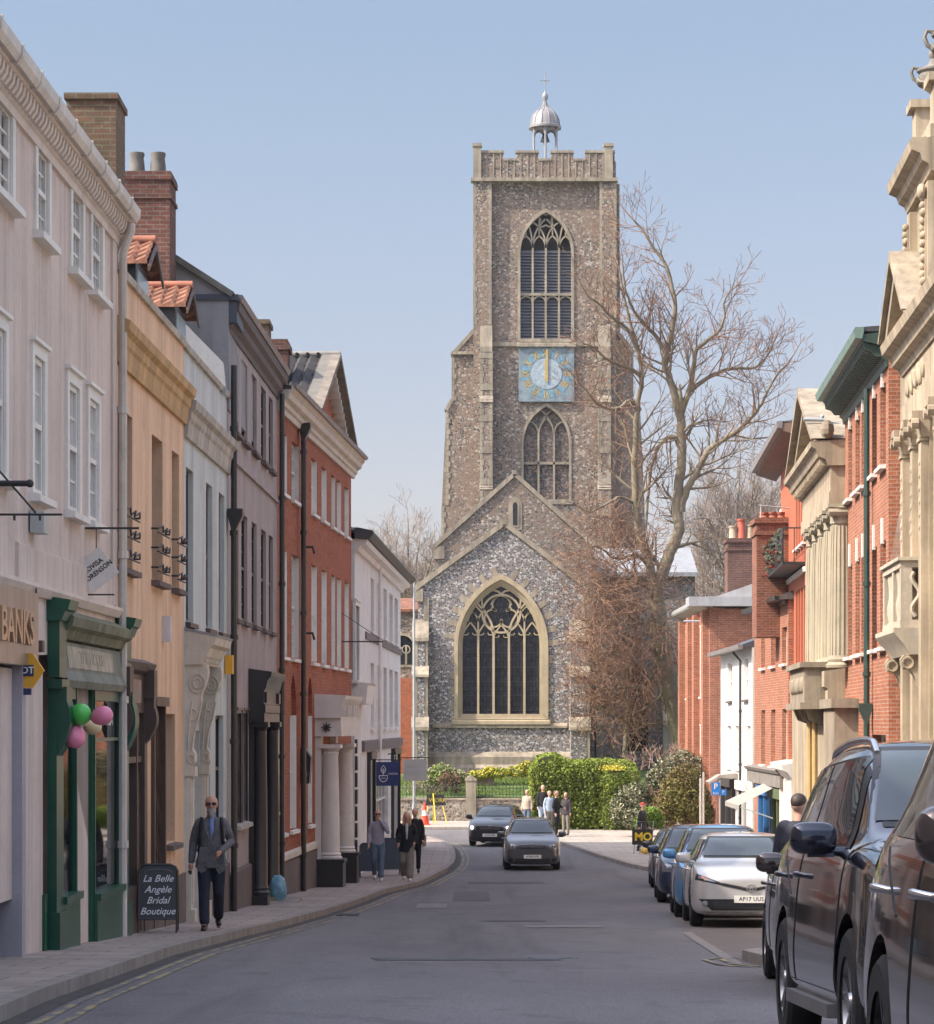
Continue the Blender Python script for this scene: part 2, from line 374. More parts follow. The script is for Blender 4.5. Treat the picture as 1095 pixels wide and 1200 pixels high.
RK = [(-30,3.6),(20,3.9),(33.2,4.35),(33.4,3.3),(34.2,2.95),(36,2.9),(37,3.2),(37.6,4.5),(52,5.3),(75,6.05),(94,6.5),(98,6.3),(101,5.3),(104,4.95),(113,4.3),(126,3.3),(135,2.4),(139,1.9),(142.9,1.5),(143,-40),(152,-40)]
rk = lambda q: lerp_tab(RK, q)
strip('right_pavement', lambda q: rk(q)+.16, lambda q: 40, -30, 143, .105, PAVE2, nx=2, dq=.6)
strip('right_kerb', rk, lambda q: rk(q)+.16, -30, 142.8, .112, KERB, edge=.13, dq=.6)
strip('church_pavement', lambda q: -60, lambda q: 40, 143.2, 152, .10, PAVE2, edge=.12, dq=2)
BAY = [(20,1.6),(35,2.75),(48,3.12),(59,3.5),(84,4.5),(96,5.0)]
strip('parking_bay', lambda q: lerp_tab(BAY, q), lambda q: rk(q)-.01, 34, 60, .004, BAYM, dq=1)
linem = mat('bay line', (.20, .18, .165), .8, .2, 4)
strip('bay_line', lambda q: lerp_tab(BAY, q)-.07, lambda q: lerp_tab(BAY, q)+.07, 34.5, 49, .008, linem, dq=1)
def worn(name, c, lo=.42, hi=.56):
    m, nt, b = newmat(name); b.inputs['Roughness'].default_value = .8
    f = ramp(nt, noise(nt, 2.2, 6, .75), [(lo, 0), (hi, 1)]); nt.links.new(mixc(nt, f, c, (.11, .105, .112)), b.inputs['Base Color']); return m
yl = worn('worn yellow paint', (.30, .24, .11), .44, .55)
for k, o_ in enumerate((.22, .38)):
    strip('yellow_line', lambda q: lk(q)+o_, lambda q: lk(q)+o_+.06, 18, 128, .005, yl, dq=1.5)
for k, o_ in enumerate((.18, .36)):
    strip('yellow_line', lambda q: rk(q)-o_-.07, lambda q: rk(q)-o_, 33.6, 36.8, .011, yl, dq=.4)
strip('gutter_dirt', lk, lambda q: lk(q)+.17, 15, 134, .004, mat('gutter dirt', (.05, .045, .042), .9, .4, 3), dq=1.5)
# repaired trench, drain covers, far crossing lines
dk = mat('dark tar patch', (.075, .073, .08), .75, .35, 3)
mb = MB(); cz = lambda q: EYE-drop(q)+.006
mb.add([(-.95, 27.0, cz(36)), (1.0, 27.0, cz(36)), (.95, 27.75, cz(37)), (-1.05, 27.7, cz(36.93))], [(0, 1, 2, 3)]); tag(mb.build('tar_patch', dk), kind='structure')
mb = MB(); mb.lathe((.9, 27.6, cz(36.8)-.02), [(.3, 0), (.3, .026)], 20); mb.lathe((.9, 27.6, cz(36.8)-.02), [(.25, .026), (.25, .030)], 20)
tag(mb.build('manhole_cover', mat('cast iron', (.06, .058, .06), .5, .2, 9), None, 30), 'round iron cover set in the road beside the dark tar patch', 'manhole cover')
for nm, c_, rows in (('pale_tar_patch', (.185, .17, .165), ((52, 53.2, .9, 2.1), (66, 70, -1.0, -.4))), ('road_repair', (.088, .083, .088), ((72, 80, -.3, .5), (88, 90, .0, 2.0), (56, 57.2, .2, 1.3)))):
    for (qa, qb, xa, xb) in rows:
        mb = MB(); rr_ = random.Random(int(qa)); ed = []
        for k in range(9): ed.append((xa+(xb-xa)*k/8, qa*.75+rr_.uniform(-.05, .05)))
        for k in range(9): ed.append((xb+(xa-xb)*k/8, qb*.75+rr_.uniform(-.05, .05)))
        mb.add([(x, y, gz(y)+.007) for x, y in ed], [tuple(range(18))]); tag(mb.build(nm, mat(nm, c_, .85, .25, 6)), kind='structure')
# churchyard: raised lawn behind the flint wall
mb = MB(); xs = [-45+i*2.5 for i in range(37)]; qs = [153+i*3 for i in range(30)]; vs = []
for q in qs:
    for x in xs: vs.append((x, q*.75, min(1.15+(q-153)*.055, 1.9)+.12*mnoise.noise(Vector((x*.3, q*.2, 0)))))
n = len(xs); mb.add(vs, [(j*n+i, j*n+i+1, (j+1)*n+i+1, (j+1)*n+i) for j in range(len(qs)-1) for i in range(n-1)])
tag(mb.build('churchyard_lawn', LAWN, None, 60), kind='structure')
def yard(q): return min(1.15+(q-153)*.055, 1.9)
# ------------------------------------------------------------------ arches
def arch(x0, x1, z0, zs, zt, n=10):
    """pointed arch outline (s, z) anticlockwise from bottom left; springing zs, apex zt"""
    c = (x0+x1)/2; h = (x1-x0)/2; rise = zt-zs
    Rr = (h*h+rise*rise)/(2*h); pts = [(x0, z0), (x1, z0)]
    a = math.atan2(rise, Rr-h)
    cxr = x1-Rr
    for i in range(n+1): t = a*i/n; pts.append((cxr+Rr*math.cos(t), zs+Rr*math.sin(t)))
    cxl = x0+Rr
    for i in range(n-1, -1, -1): t = a*i/n; pts.append((cxl-Rr*math.cos(t), zs+Rr*math.sin(t)))
    return pts
def inset_arch(x0, x1, z0, zs, zt, d, n=10):
    k = (zt-zs)/((x1-x0)/2); return arch(x0+d, x1-d, z0+d, zs, zt-d*max(1.05, k*.95), n)
def ring(mb, F, a, b, t0, t1):
    """frame between two outlines with the same number of points, from t0 back to t1"""
    n = len(a)
    mb.add([F(p[0], t0, p[1]) for p in a]+[F(p[0], t0, p[1]) for p in b]+[F(p[0], t1, p[1]) for p in a]+[F(p[0], t1, p[1]) for p in b],
           [(i, (i+1) % n, n+(i+1) % n, n+i) for i in range(n)]+[(n+i, n+(i+1) % n, 3*n+(i+1) % n, 3*n+i) for i in range(n)]+[(i, (i+1) % n, 2*n+(i+1) % n, 2*n+i) for i in range(n)])
def ribbon(mb, F, pts, w, t0, t1):
    """flat bar following 2-D points in the wall plane"""
    m = len(pts); L = []; Rr = []
    for i, p in enumerate(pts):
        a = pts[max(0, i-1)]; b = pts[min(m-1, i+1)]; dx, dz = b[0]-a[0], b[1]-a[1]; l = math.hypot(dx, dz) or 1
        L.append((p[0]-dz/l*w/2, p[1]+dx/l*w/2)); Rr.append((p[0]+dz/l*w/2, p[1]-dx/l*w/2))
    vs = []
    for l, r in zip(L, Rr): vs += [F(l[0], t0, l[1]), F(r[0], t0, r[1]), F(r[0], t1, r[1]), F(l[0], t1, l[1])]
    mb.add(vs, [(i*4+k, i*4+(k+1) % 4, (i+1)*4+(k+1) % 4, (i+1)*4+k) for i in range(m-1) for k in range(4)]+[(0, 1, 2, 3), ((m-1)*4, (m-1)*4+1, (m-1)*4+2, (m-1)*4+3)])
def arc(cx, cz, r, a0, a1, n=10): return [(cx+r*math.cos(R(a0+(a1-a0)*i/n)), cz+r*math.sin(R(a0+(a1-a0)*i/n))) for i in range(n+1)]
def bez(p0, p1, p2, n=8): return [((1-t)**2*p0[0]+2*t*(1-t)*p1[0]+t*t*p2[0], (1-t)**2*p0[1]+2*t*(1-t)*p1[1]+t*t*p2[1]) for t in [i/n for i in range(n+1)]]
class Fc:
    """frame facing the camera: s = world x, t towards the camera, z up, at depth q; px() converts photo columns"""
    def __init__(s, q): s.q = q; s.k = q/4000
    def __call__(s, a, t, z): return Vector((a, s.q*.75-t, z))
    def x(s, px): return (px-CX)*s.k
    def z(s, py): return EYE+(HZ-py)*s.k
    def p(s, *pts): return [(s.x(a), s.z(b)) for a, b in pts]
# ------------------------------------------------------------------ church
T = Fc(205); church = thing('church', (T.x(640), 150, 1.5), 'grey flint church with a tall square clock tower and a large traceried east window', 'church')
X, Z = T.x, T.z
tb = MB()
win1 = arch(X(607), X(673), Z(400), Z(297), Z(244)); win2 = arch(X(611), X(670), Z(588), Z(520), Z(472))
tb.wall(T, [(X(576), .8), (X(703), .8), (X(703), Z(212)), (X(576), Z(212))], [win1, win2], 0, .5)
tb.box(T, X(556)+.02, X(727), -8.4, -.55, .8, Z(213))      # body behind
tb.box(T, X(576), X(703), -.56, -.5, Z(244)+.3, Z(212)); tb.box(T, X(576), X(703), -.56, -.5, .8, Z(588)-.1)
tw = tb.build('tower_wall', flint_tw, church)
bt = MB()                                                  # corner and side buttresses
for (a, b, zt) in ((555, 576, 212), (703, 722, 212)):
    bt.box(T, X(a), X(b), -.6, .35, .8, Z(zt))
def butt(mb, pts, t0, t1): mb.ext(T, [(X(a), Z(b)) for a, b in pts], t0, t1, 'sz')
butt(bt, [(515, 870), (518, 590), (523, 480), (530, 468), (530, 415), (556, 386), (556, 870)], -1.6, -.25)
butt(bt, [(722, 870), (722, 386), (743, 412), (743, 468), (751, 480), (756, 590), (760, 870)], -1.6, -.25)
butt(bt, [(722, 386), (722, 232), (727, 232), (728, 386)], -2.4, -.7)
for x0 in (563, 701):
    bt.box(T, X(x0), X(x0+14), .3, .95, .8, Z(572)); bt.box(T, X(x0), X(x0+14), .3, .75, Z(572), Z(470)); bt.box(T, X(x0), X(x0+14), .3, .6, Z(470), Z(408))
bt.build('buttress', flint_tw, church)
q_ = MB()                                                  # limestone dressings
for x0, x1 in ((555, 558), (573, 576), (703, 706), (719, 722)):
    y = 215; k = 0
    while y < 380:
        wv = (x1-x0)*(1.35 if k % 2 else .8); xa = x0 if x0 in (555, 703) else x1-wv
        q_.box(T, X(xa)-.02, X(xa+wv)+.02, .3, .365, Z(y+6.2), Z(y)); y += 6.4; k += 1
for x0 in (563, 701):
    y = 414; k = 0
    while y < 640:
        t_ = .62 if y < 470 else (.77 if y < 572 else .97)
        q_.box(T, X(x0)-.02, X(x0+(4.5 if k % 2 else 3)), t_-.3, t_, Z(y+7), Z(y)); q_.box(T, X(x0+(9.5 if k % 2 else 11)), X(x0+14)+.02, t_-.3, t_, Z(y+7), Z(y))
        if k % 5 == 0: q_.box(T, X(x0)-.03, X(x0+14)+.03, .3, t_+.02, Z(y+7.5), Z(y))
        y += 7.4; k += 1
    q_.ext(T, [(.3, Z(414)), (.66, Z(414)), (.66, Z(408)), (.34, Z(382)), (.3, Z(382))], X(x0), X(x0+14), 'tz')
    for yy in (470, 572): q_.ext(T, [(.3, Z(yy+3)), (1.0 if yy > 500 else .82, Z(yy+3)), (.6, Z(yy-5)), (.3, Z(yy-5))], X(x0)-.04, X(x0+14)+.04, 'tz')
for (a, b, c, d) in ((523, 480, 530, 468), (530, 415, 556, 386), (743, 412, 722, 386), (751, 480, 743, 468)):
    p0 = (X(a), Z(b)); p1 = (X(c), Z(d)); ribbon(q_, T, [p0, p1], .22, -.15, -1.7)
for (x0, a, b) in ((530, 415, 470), (523, 480, 590), (518, 590, 640)):
    y = a+3; k = 0
    while y < b-4: q_.box(T, X(x0)-.03, X(x0+(5 if k % 2 else 3)), -.6, -.21, Z(y+6), Z(y)); y += 6.4; k += 1
q_.box(T, X(552), X(724), -.2, .52, Z(214), Z(210)); q_.box(T, X(529), X(563), -.5, .0, Z(415), Z(411.5)); q_.box(T, X(576), X(703), -.1, .12, Z(406), Z(401))
q_.build('stone_dressing', churchstone, church)
pp = MB(); pc = MB(); pq = MB()                            # parapet
prof = [(X(557), Z(211)), (X(721), Z(211))]
mer = [(557, 590), (605, 631), (646, 672), (686, 720)]
top = []
for a, b in reversed(mer): top += [(X(b), Z(180)), (X(a), Z(180)), (X(a), Z(190)), (X(a)-.001, Z(190))]
pts = prof[:]
for i, (a, b) in enumerate(reversed(mer)):
    pts += [(X(b), Z(180)), (X(a), Z(180))]
    if i < 3: pts += [(X(a), Z(189)), (X(list(reversed(mer))[i+1][1]), Z(189))]
pp.ext(T, pts, .0, .3, 'sz'); pp.box(T, X(557), X(721), -8.2, -7.9, Z(211), Z(190)); pp.box(T, X(557), X(559), -8, 0, Z(211), Z(189)); pp.box(T, X(720), X(722), -8, 0, Z(211), Z(189))
pp.build('parapet', flint_tw, church)
for a, b in mer: pc.box(T, X(a-.8), X(b+.8), -.05, .37, Z(180.3), Z(177.5))
for a, b in ((590, 605), (631, 646), (672, 686)): pc.box(T, X(a), X(b), -.05, .36, Z(189.5), Z(187))
for x0 in range(570, 712, 8):
    hi = any(a < x0 < b for a, b in mer); pc.box(T, X(x0), X(x0+1.3), .28, .335, Z(211), Z(180 if hi else 189))
for a, b in ((555, 564), (708, 718)):
    pc.box(T, X(a), X(b), -.1, .45, Z(212), Z(173)); pc.box(T, X(a-1), X(b+1), -.15, .5, Z(173), Z(169.5)); pc.box(T, X(a), X(b), -8.3, -7.9, Z(212), Z(176))
pc.build('coping', churchstone, church)
# belfry window
fr = MB(); ring(fr, T, win1, inset_arch(X(607), X(673), Z(400), Z(297), Z(244), .16), .07, -.3)
sx = [X(609)+(X(671)-X(609))*i/4 for i in range(5)]
for i in (1, 2, 3): fr.box(T, sx[i]-.06, sx[i]+.06, -.32, -.12, Z(399), Z(285))
fr.box(T, sx[0], sx[4], -.33, -.1, Z(346), Z(343)); fr.box(T, sx[0], sx[4], -.35, .12, Z(402), Z(397))
for i in range(4):
    a, b = sx[i], sx[i+1]; c = (a+b)/2
    for zt in (Z(345), Z(282)):
        pass
    ribbon(fr, T, bez((a+.05, Z(352)), (a+.08, Z(348)), (c, Z(346.5))), .08, -.14, -.3); ribbon(fr, T, bez((b-.05, Z(352)), (b-.08, Z(348)), (c, Z(346.5))), .08, -.14, -.3)
    ribbon(fr, T, bez((a, Z(290)), (a+.05, Z(280)), (c, Z(276)))+[], .09, -.12, -.3); ribbon(fr, T, bez((b, Z(290)), (b-.05, Z(280)), (c, Z(276))), .09, -.12, -.3)
    ytop = (262, 253, 253, 262)[i]; ribbon(fr, T, [(c, Z(277)), (c, Z(ytop))], .08, -.13, -.3)
for i, (dx, y1) in enumerate(((-1, 258), (0, 262), (1, 258))):
    xx = sx[i+1]
    ribbon(fr, T, bez((xx, Z(286)), (xx-.1, Z(268)), (xx-.75 if i else xx-.35, Z(y1-2))), .09, -.11, -.3)
    ribbon(fr, T, bez((xx, Z(286)), (xx+.1, Z(268)), (xx+.75 if i < 2 else xx+.35, Z(y1-2))), .09, -.11, -.3)
cxm = X(640); fr_pts = [(cxm+.42*(1+.25*math.cos(R(4*a+180)))*math.cos(R(a)), Z(257)+.42*(1+.25*math.cos(R(4*a+180)))*math.sin(R(a))) for a in range(0, 361, 12)]
ribbon(fr, T, fr_pts, .08, -.12, -.3)
bw = fr.build('belfry_window', churchstone, church)
lv = MB(); y = 294
while y < 398:
    if not 341 < y < 348:
        for i in range(4): lv.ext(T, [(-.34, Z(y+1.2)), (-.30, Z(y+1.2)), (-.46, Z(y-2.2)), (-.50, Z(y-2.2))], sx[i]+.05, sx[i+1]-.05, 'tz')
    y += 3.6
lv.build('louvre', mat('lead louvre', (.15, .16, .19), .6, .15, 3), bw)
MB().box(T, X(600), X(680), -.62, -.53, Z(402), Z(240)).build('backing', mat('dark void', (.012, .012, .014), .9), bw)
# tower middle window, filled with flint
fr = MB(); ring(fr, T, win2, inset_arch(X(611), X(670), Z(588), Z(520), Z(472), .14), .06, -.28)
sx = [X(613)+(X(668)-X(613))*i/3 for i in range(4)]
for i in (1, 2): fr.box(T, sx[i]-.06, sx[i]+.06, -.28, -.12, Z(587), Z(505))
fr.box(T, sx[0], sx[3], -.27, -.12, Z(544), Z(541)); fr.box(T, sx[0]-.2, sx[3]+.2, -.25, .1, Z(591), Z(587))
for i in range(3):
    a, b = sx[i], sx[i+1]; c = (a+b)/2; zt = Z(490 if i == 1 else 494)
    ribbon(fr, T, bez((a, Z(508)), (a+.05, Z(497)), (c, zt)), .09, -.12, -.26); ribbon(fr, T, bez((b, Z(508)), (b-.05, Z(497)), (c, zt)), .09, -.12, -.26)
ribbon(fr, T, bez((sx[1], Z(508)), (sx[1]+.1, Z(492)), (sx[2]-.15, Z(480))), .09, -.11, -.26); ribbon(fr, T, bez((sx[2], Z(508)), (sx[2]-.1, Z(492)), (sx[1]+.15, Z(480))), .09, -.11, -.26)
w2 = fr.build('tower_window', churchstone, church)
MB().box(T, X(612), X(669), -.36, -.25, Z(589), Z(475)).build('flint_infill', flint('dark infill flint', (.02, .02, .024), (.06, .054, .054), (.2, .19, .18), (.08, .07, .065), 7, .2), w2)
# clock
clk = thing('church_clock', (X(640), 153, Z(471)), 'square blue clock face with gold numerals on the church tower', 'clock')
MB().box(T, X(608), X(673), .03, .2, Z(471), Z(407)).build('clock_face', mat('faded blue clock board', (.21, .27, .31), .75, .35, 2.5, .2), clk)
ck = MB(); cc = (X(640.5), Z(438.5)); u = T.k
ck.lathe((cc[0], 0, 0), [(18*u, 0), (18*u, .02)], 40, F=lambda a, b, c: Vector((a, T.q*.75-.2-c, cc[1]+b)))
ck.build('clock_centre', mat('pale blue clock centre', (.32, .39, .45), .7, .3, 4), clk)
gold = mat('worn gold leaf', (.50, .38, .16), .45, .15, 3, metal=.2); gd = MB(); bl = MB()
rom = ['I', 'II', 'III', 'IIII', 'V', 'VI', 'VII', 'VIII', 'IX', 'X', 'XI', 'XII']
for h in range(12):
    a = R(30*(h+1))
    def F3(x, y, z, a=a):
        r = 24*u+y; return Vector((cc[0]+r*math.sin(a)+x*math.cos(a), T.q*.75-.205-z, cc[1]+r*math.cos(a)-x*math.sin(a)))
    gd = MB(); add_text(gd, F3, rom[h], .62, depth=.012, bold=.012, xs=.62); gd.build('numeral', gold, clk)
    bl.ext(T, [(cc[0]+r*u*math.sin(a+R(15)+d), cc[1]+r*u*math.cos(a+R(15)+d)) for r, d in ((20, -.16), (29, -.11), (29, .11), (20, .16))], .2, .21, 'sz')
bl.build('panel', mat('bright blue panel', (.15, .28, .37), .75, .35, 5), clk)
hd = MB(); ribbon(hd, T, [(cc[0], cc[1]-8*u), (cc[0], cc[1]+17*u)], .22, .25, .22); hd.build('hour_hand', gold, clk)
hd = MB(); ribbon(hd, T, [(cc[0]+.02, cc[1]-10*u), (cc[0]+.03, cc[1]+29*u)], .13, .28, .255); hd.build('minute_hand', gold, clk)
MB().ext(T, [(.0, Z(406)), (.34, Z(407)), (.32, Z(403)), (.0, Z(401))], X(606), X(675), 'tz').build('ledge', churchstone, clk)
# cupola
cu = MB(); cx, cy = X(641.5), T.q*.75+4.2; zz = lambda y: EYE+(HZ-y)*(T.q+5.6)/4000
for k in range(6):
    a = R(30+60*k); p = Vector((cx+.80*math.cos(a), cy+.80*math.sin(a), 0)); cu.tube([p+Vector((0, 0, zz(200))), p+Vector((0, 0, zz(149)))], .075, 6)
    a2 = R(90+60*k); p2 = Vector((cx+.80*math.cos(a2), cy+.80*math.sin(a2), 0)); mid = (p+p2)/2
    cu.tube([p+Vector((0, 0, zz(160))), p*.7+mid*.3+Vector((0, 0, zz(153.5))), mid+Vector((0, 0, zz(151))), p2*.7+mid*.3+Vector((0, 0, zz(153.5))), p2+Vector((0, 0, zz(160)))], .07, 5)
cup = cu.build('cupola', leadgrey, church, 40)
dm = MB(); rr = [(20, 151), (20, 148.5), (18, 147), (17, 141), (14.5, 135), (10.5, 130.5), (6, 127.5), (3, 124), (1.6, 119)]
dm.lathe((cx, cy, 0), [(r*T.k, zz(y)) for r, y in rr], 12)
for k in range(12):
    a = 2*math.pi*(k+.5)/12; dm.tube([(cx+(r+.15)*T.k*math.cos(a), cy+(r+.15)*T.k*math.sin(a), zz(y)) for r, y in rr[2:]], .03, 4)
dm.build('dome', mat('dome lead', (.26, .25, .255), .45, .1, 3, .15, metal=.1), cup, 35)
fn = MB(); fn.lathe((cx, cy, 0), [(1.5*T.k, zz(125)), (2.8*T.k, zz(123)), (1.4*T.k, zz(121)), (1.4*T.k, zz(119)), (3.9*T.k, zz(114.5)), (3.4*T.k, zz(111)), (1.2*T.k, zz(108)), (.5*T.k, zz(106))], 10)
fn.tube([(cx, cy, zz(108)), (cx, cy, zz(84))], .03, 5); fn.tube([(cx-.33, cy, zz(94)), (cx+.33, cy, zz(94))], .03, 5)
for a in range(0, 360, 45): fn.tube([(cx, cy, zz(94)), (cx+.2*math.cos(R(a)), cy, zz(94)+.2*math.sin(R(a)))], .015, 4)
fn.build('finial', leadgrey, cup, 40)
be = MB(); be.lathe((cx, cy, 0), [(.30, zz(166)), (.27, zz(164)), (.19, zz(160)), (.15, zz(157)), (.05, zz(156))], 12); be.tube([(cx, cy, zz(157)), (cx, cy, zz(150))], .03, 5)
be.build('bell', mat('bronze', (.06, .07, .08), .4, .1, 3, metal=.6), cup, 40)
MB().box(I0, cx-.9, cx+.9, cy-.9, cy+.9, zz(215), zz(199)).build('cupola_base', leadgrey, cup)
# nave gable
Nv = Fc(182); X, Z = Nv.x, Nv.z; nv = MB()
lan = arch(X(599), X(609), Z(618), Z(593), Z(585), 6)
nv.wall(Nv, [(X(510), 1), (X(697), 1), (X(697), Z(641)), (X(603), Z(557)), (X(510), Z(641))], [lan], 0, .4)
nv.box(Nv, X(512), X(697), -17.2, -.45, 1, Z(655))
nv.build('nave_wall', flint_nv, church)
MB().ext(Nv, [(X(509), Z(646)), (X(603), Z(561)), (X(698), Z(646)), (X(698), Z(640)), (X(603), Z(555)), (X(509), Z(640))], -17, -.3, 'sz').build('nave_roof', slate, church)
cp = MB(); ribbon(cp, Nv, Nv.p((508, 641), (603, 555.5)), .22, .12, -.35); ribbon(cp, Nv, Nv.p((603, 555.5), (699, 641)), .22, .12, -.35)
cp.box(Nv, X(600.5), X(605.5), -.3, .15, Z(556), Z(551)); cp.box(Nv, X(508), X(521), -.4, .1, Z(655), Z(640)); ring(cp, Nv, lan, inset_arch(X(599), X(609), Z(618), Z(593), Z(585), .1, 6), .05, -.3)
ring(cp, Nv, arch(X(596), X(612), Z(621), Z(593), Z(582), 6), lan, .03, -.1)
cp.build('nave_coping', churchstone, church)
MB().box(Nv, X(598), X(610), -.34, -.3, Z(620), Z(584)).build('lancet_pane', pane, church)
# aisles and vestry beside the chancel
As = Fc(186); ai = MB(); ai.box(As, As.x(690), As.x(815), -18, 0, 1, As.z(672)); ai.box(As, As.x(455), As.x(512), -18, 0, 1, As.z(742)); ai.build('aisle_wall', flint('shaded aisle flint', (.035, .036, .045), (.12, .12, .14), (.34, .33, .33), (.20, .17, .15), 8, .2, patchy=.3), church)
aw = MB(); aw.ext(As, As.p((735, 880), (760, 880), (760, 800), (755, 785), (747.5, 775), (740, 785), (735, 800)), .0, .03, 'sz'); aw.build('aisle_window', glass_dark('aisle glass', (.01, .01, .013)), church)
ar = MB(); ar.ext(As, [(.4, As.z(676)), (-4.2, As.z(640)), (-4.2, As.z(636)), (.4, As.z(671))], As.x(688), As.x(817), 'tz'); ar.build('aisle_roof', leadgrey, church)
ad = MB()
for a, b, yt in ((698, 706, 690), (776, 786, 740), (800, 812, 820)):
    ad.ext(As, [(0, 1), (.9, 1), (.9, As.z(850)), (.55, As.z(830)), (.55, As.z(yt+30)), (0, As.z(yt))], As.x(a), As.x(b), 'tz')
ad.build('aisle_buttress', churchstone, church)
# chancel
C = Fc(166); X, Z = C.x, C.z; ch = MB()
wz = (X(537), X(638), Z(842), Z(757), Z(679)); win3 = arch(*wz, 14)
ch.wall(C, [(X(490), 1.2), (X(688), 1.2), (X(688), Z(690)), (X(591), Z(616)), (X(490), Z(690))], [win3], 0, .5)
ch.box(C, X(491), X(687), -11.5, -.6, 1.2, Z(700))
ch.build('chancel_wall', flint_ch, church)
MB().ext(C, [(X(487), Z(697)), (X(591), Z(620)), (X(691), Z(697)), (X(691), Z(690)), (X(591), Z(614)), (X(487), Z(690))], -11.6, -.2, 'sz').build('chancel_roof', slate, church)
cp = MB(); ribbon(cp, C, C.p((486, 690), (591, 613)), .24, .14, -.3); ribbon(cp, C, C.p((591, 613), (691, 690)), .24, .14, -.3); cp.box(C, X(588.5), X(593.5), -.25, .17, Z(615), Z(609))
cp.box(C, X(486), X(496), -.3, .12, Z(705), Z(690)); cp.box(C, X(497), X(503), -.02, .05, Z(745), Z(700)); cp.box(C, X(682), X(690), -.05, .06, Z(745), Z(690))
cp.ext(C, [(0, Z(853)), (.12, Z(853)), (.12, Z(850.5)), (0, Z(847))], X(507), X(665), 'tz')
cp.ext(C, [(0, Z(900)), (.3, Z(900)), (.3, Z(887)), (.1, Z(882)), (0, Z(881))], X(500), X(672), 'tz'); cp.ext(C, [(0, 1.2), (.5, 1.2), (.5, Z(900)), (.3, Z(896)), (0, Z(896))], X(500), X(672), 'tz')
rnd = random.Random(3)                                      # voussoirs of mixed length round the arch
op = arch(X(537), X(638), Z(842), Z(757), Z(679), 14)[2:]
for i in range(len(op)-1):
    a = Vector(op[i]); b = Vector(op[i+1]); d = b-a; nn = Vector((d.y, -d.x)).normalized()
    if i % 2 == 0 or True:
        l = (.62, .38)[i % 2]; s0 = a+d*.03; s1 = b-d*.03
        if i % 2: continue
        cp.ext(C, [tuple(s0+nn*.18), tuple(s1+nn*.18), tuple(s1+nn*l*1.1), tuple(s0+nn*l*1.1)], -.02, .015, 'sz')
for k, y in enumerate(range(760, 842, 9)):
    l = (5, 9)[k % 2]; cp.box(C, X(537-l), X(532), -.02, .015, Z(y+8.4), Z(y)); cp.box(C, X(642), X(638+l), -.02, .015, Z(y+8.4), Z(y))
cp.build('chancel_dressing', churchstone, church)
def cbut(x0, x1, side):
    b = MB(); d = MB(); s = MB()
    # flint core with stone faces
    st = [(748, 792, .55), (792, 852, 1.0), (852, 905, 1.4)]
    for (ya, yb, t) in st:
        b.box(C, X(x0), X(x1-4), -.3, t, Z(yb) if yb < 905 else 1.2, Z(ya)+.001)
        d.box(C, X(x1-4), X(x1)+.0, -.3, t-.02, Z(yb) if yb < 905 else 1.2, Z(ya))
    d.ext(C, [(0, Z(752)), (.62, Z(752)), (.6, Z(748)), (0, Z(726))], X(x0)-.03, X(x1)+.03, 'tz')
    d.ext(C, [(0, Z(794)), (1.1, Z(794)), (1.08, Z(791)), (.5, Z(780)), (0, Z(780))], X(x0)-.04, X(x1)+.04, 'tz')
    d.ext(C, [(0, Z(856)), (1.5, Z(856)), (1.48, Z(852)), (.98, Z(840)), (0, Z(840))], X(x0)-.05, X(x1)+.05, 'tz')
    if side < 0:
        for (ya, yb, t) in st: d.box(C, X(x0)-.02, X(x0+6), -.3, t+.015, max(Z(yb), 1.2)+.03, Z(ya)-.02)
    b.build('buttress', flint_ch, church); d.build('buttress_facing', churchstone, church)
cbut(484, 502, -1); cbut(668, 690, 1)
# great east window
fr = MB(); ins = lambda d: inset_arch(*wz, d, 14)
out = arch(wz[0]-.2, wz[1]+.2, wz[2]-.05, wz[3], wz[4]+.27, 14)
ring(fr, C, out, ins(.0), .1, -.1); ring(fr, C, ins(.0), ins(.13), -.06, -.22); ring(fr, C, ins(.13), ins(.22), -.16, -.42)
fr.ext(C, [(-.4, Z(845)), (.16, Z(849)), (.16, Z(845)), (-.4, Z(836))], X(530), X(645), 'tz')
L0, L1 = X(542.5), X(633); W = L1-L0; sp = Z(746); B = Z(838); xs = [L0+W*i/5 for i in range(6)]; t0, t1 = -.2, -.4
for i, top_ in ((1, 738), (2, 742), (3, 742), (4, 738)): fr.box(C, xs[i]-.055, xs[i]+.055, t1, t0+.03, B, Z(top_))
def head(a, b, z0, zt, w_=.08):
    c = (a+b)/2; h = (b-a)/2
    ribbon(fr, C, bez((a, z0), (a, z0+h*.7), (c, zt), 8), w_, t0, t1); ribbon(fr, C, bez((b, z0), (b, z0+h*.7), (c, zt), 8), w_, t0, t1)
    # cusps
    for sg in (-1, 1): ribbon(fr, C, bez((c+sg*h*.85, z0+h*.25), (c+sg*h*.25, z0+h*.15), (c+sg*h*.28, z0+h*.52), 5), .05, t0-.03, t1+.05)
for i in range(5): head(xs[i], xs[i+1], sp+(-.12 if i == 2 else 0), sp+xs[1]-xs[0]-.05+(-.12 if i == 2 else 0))
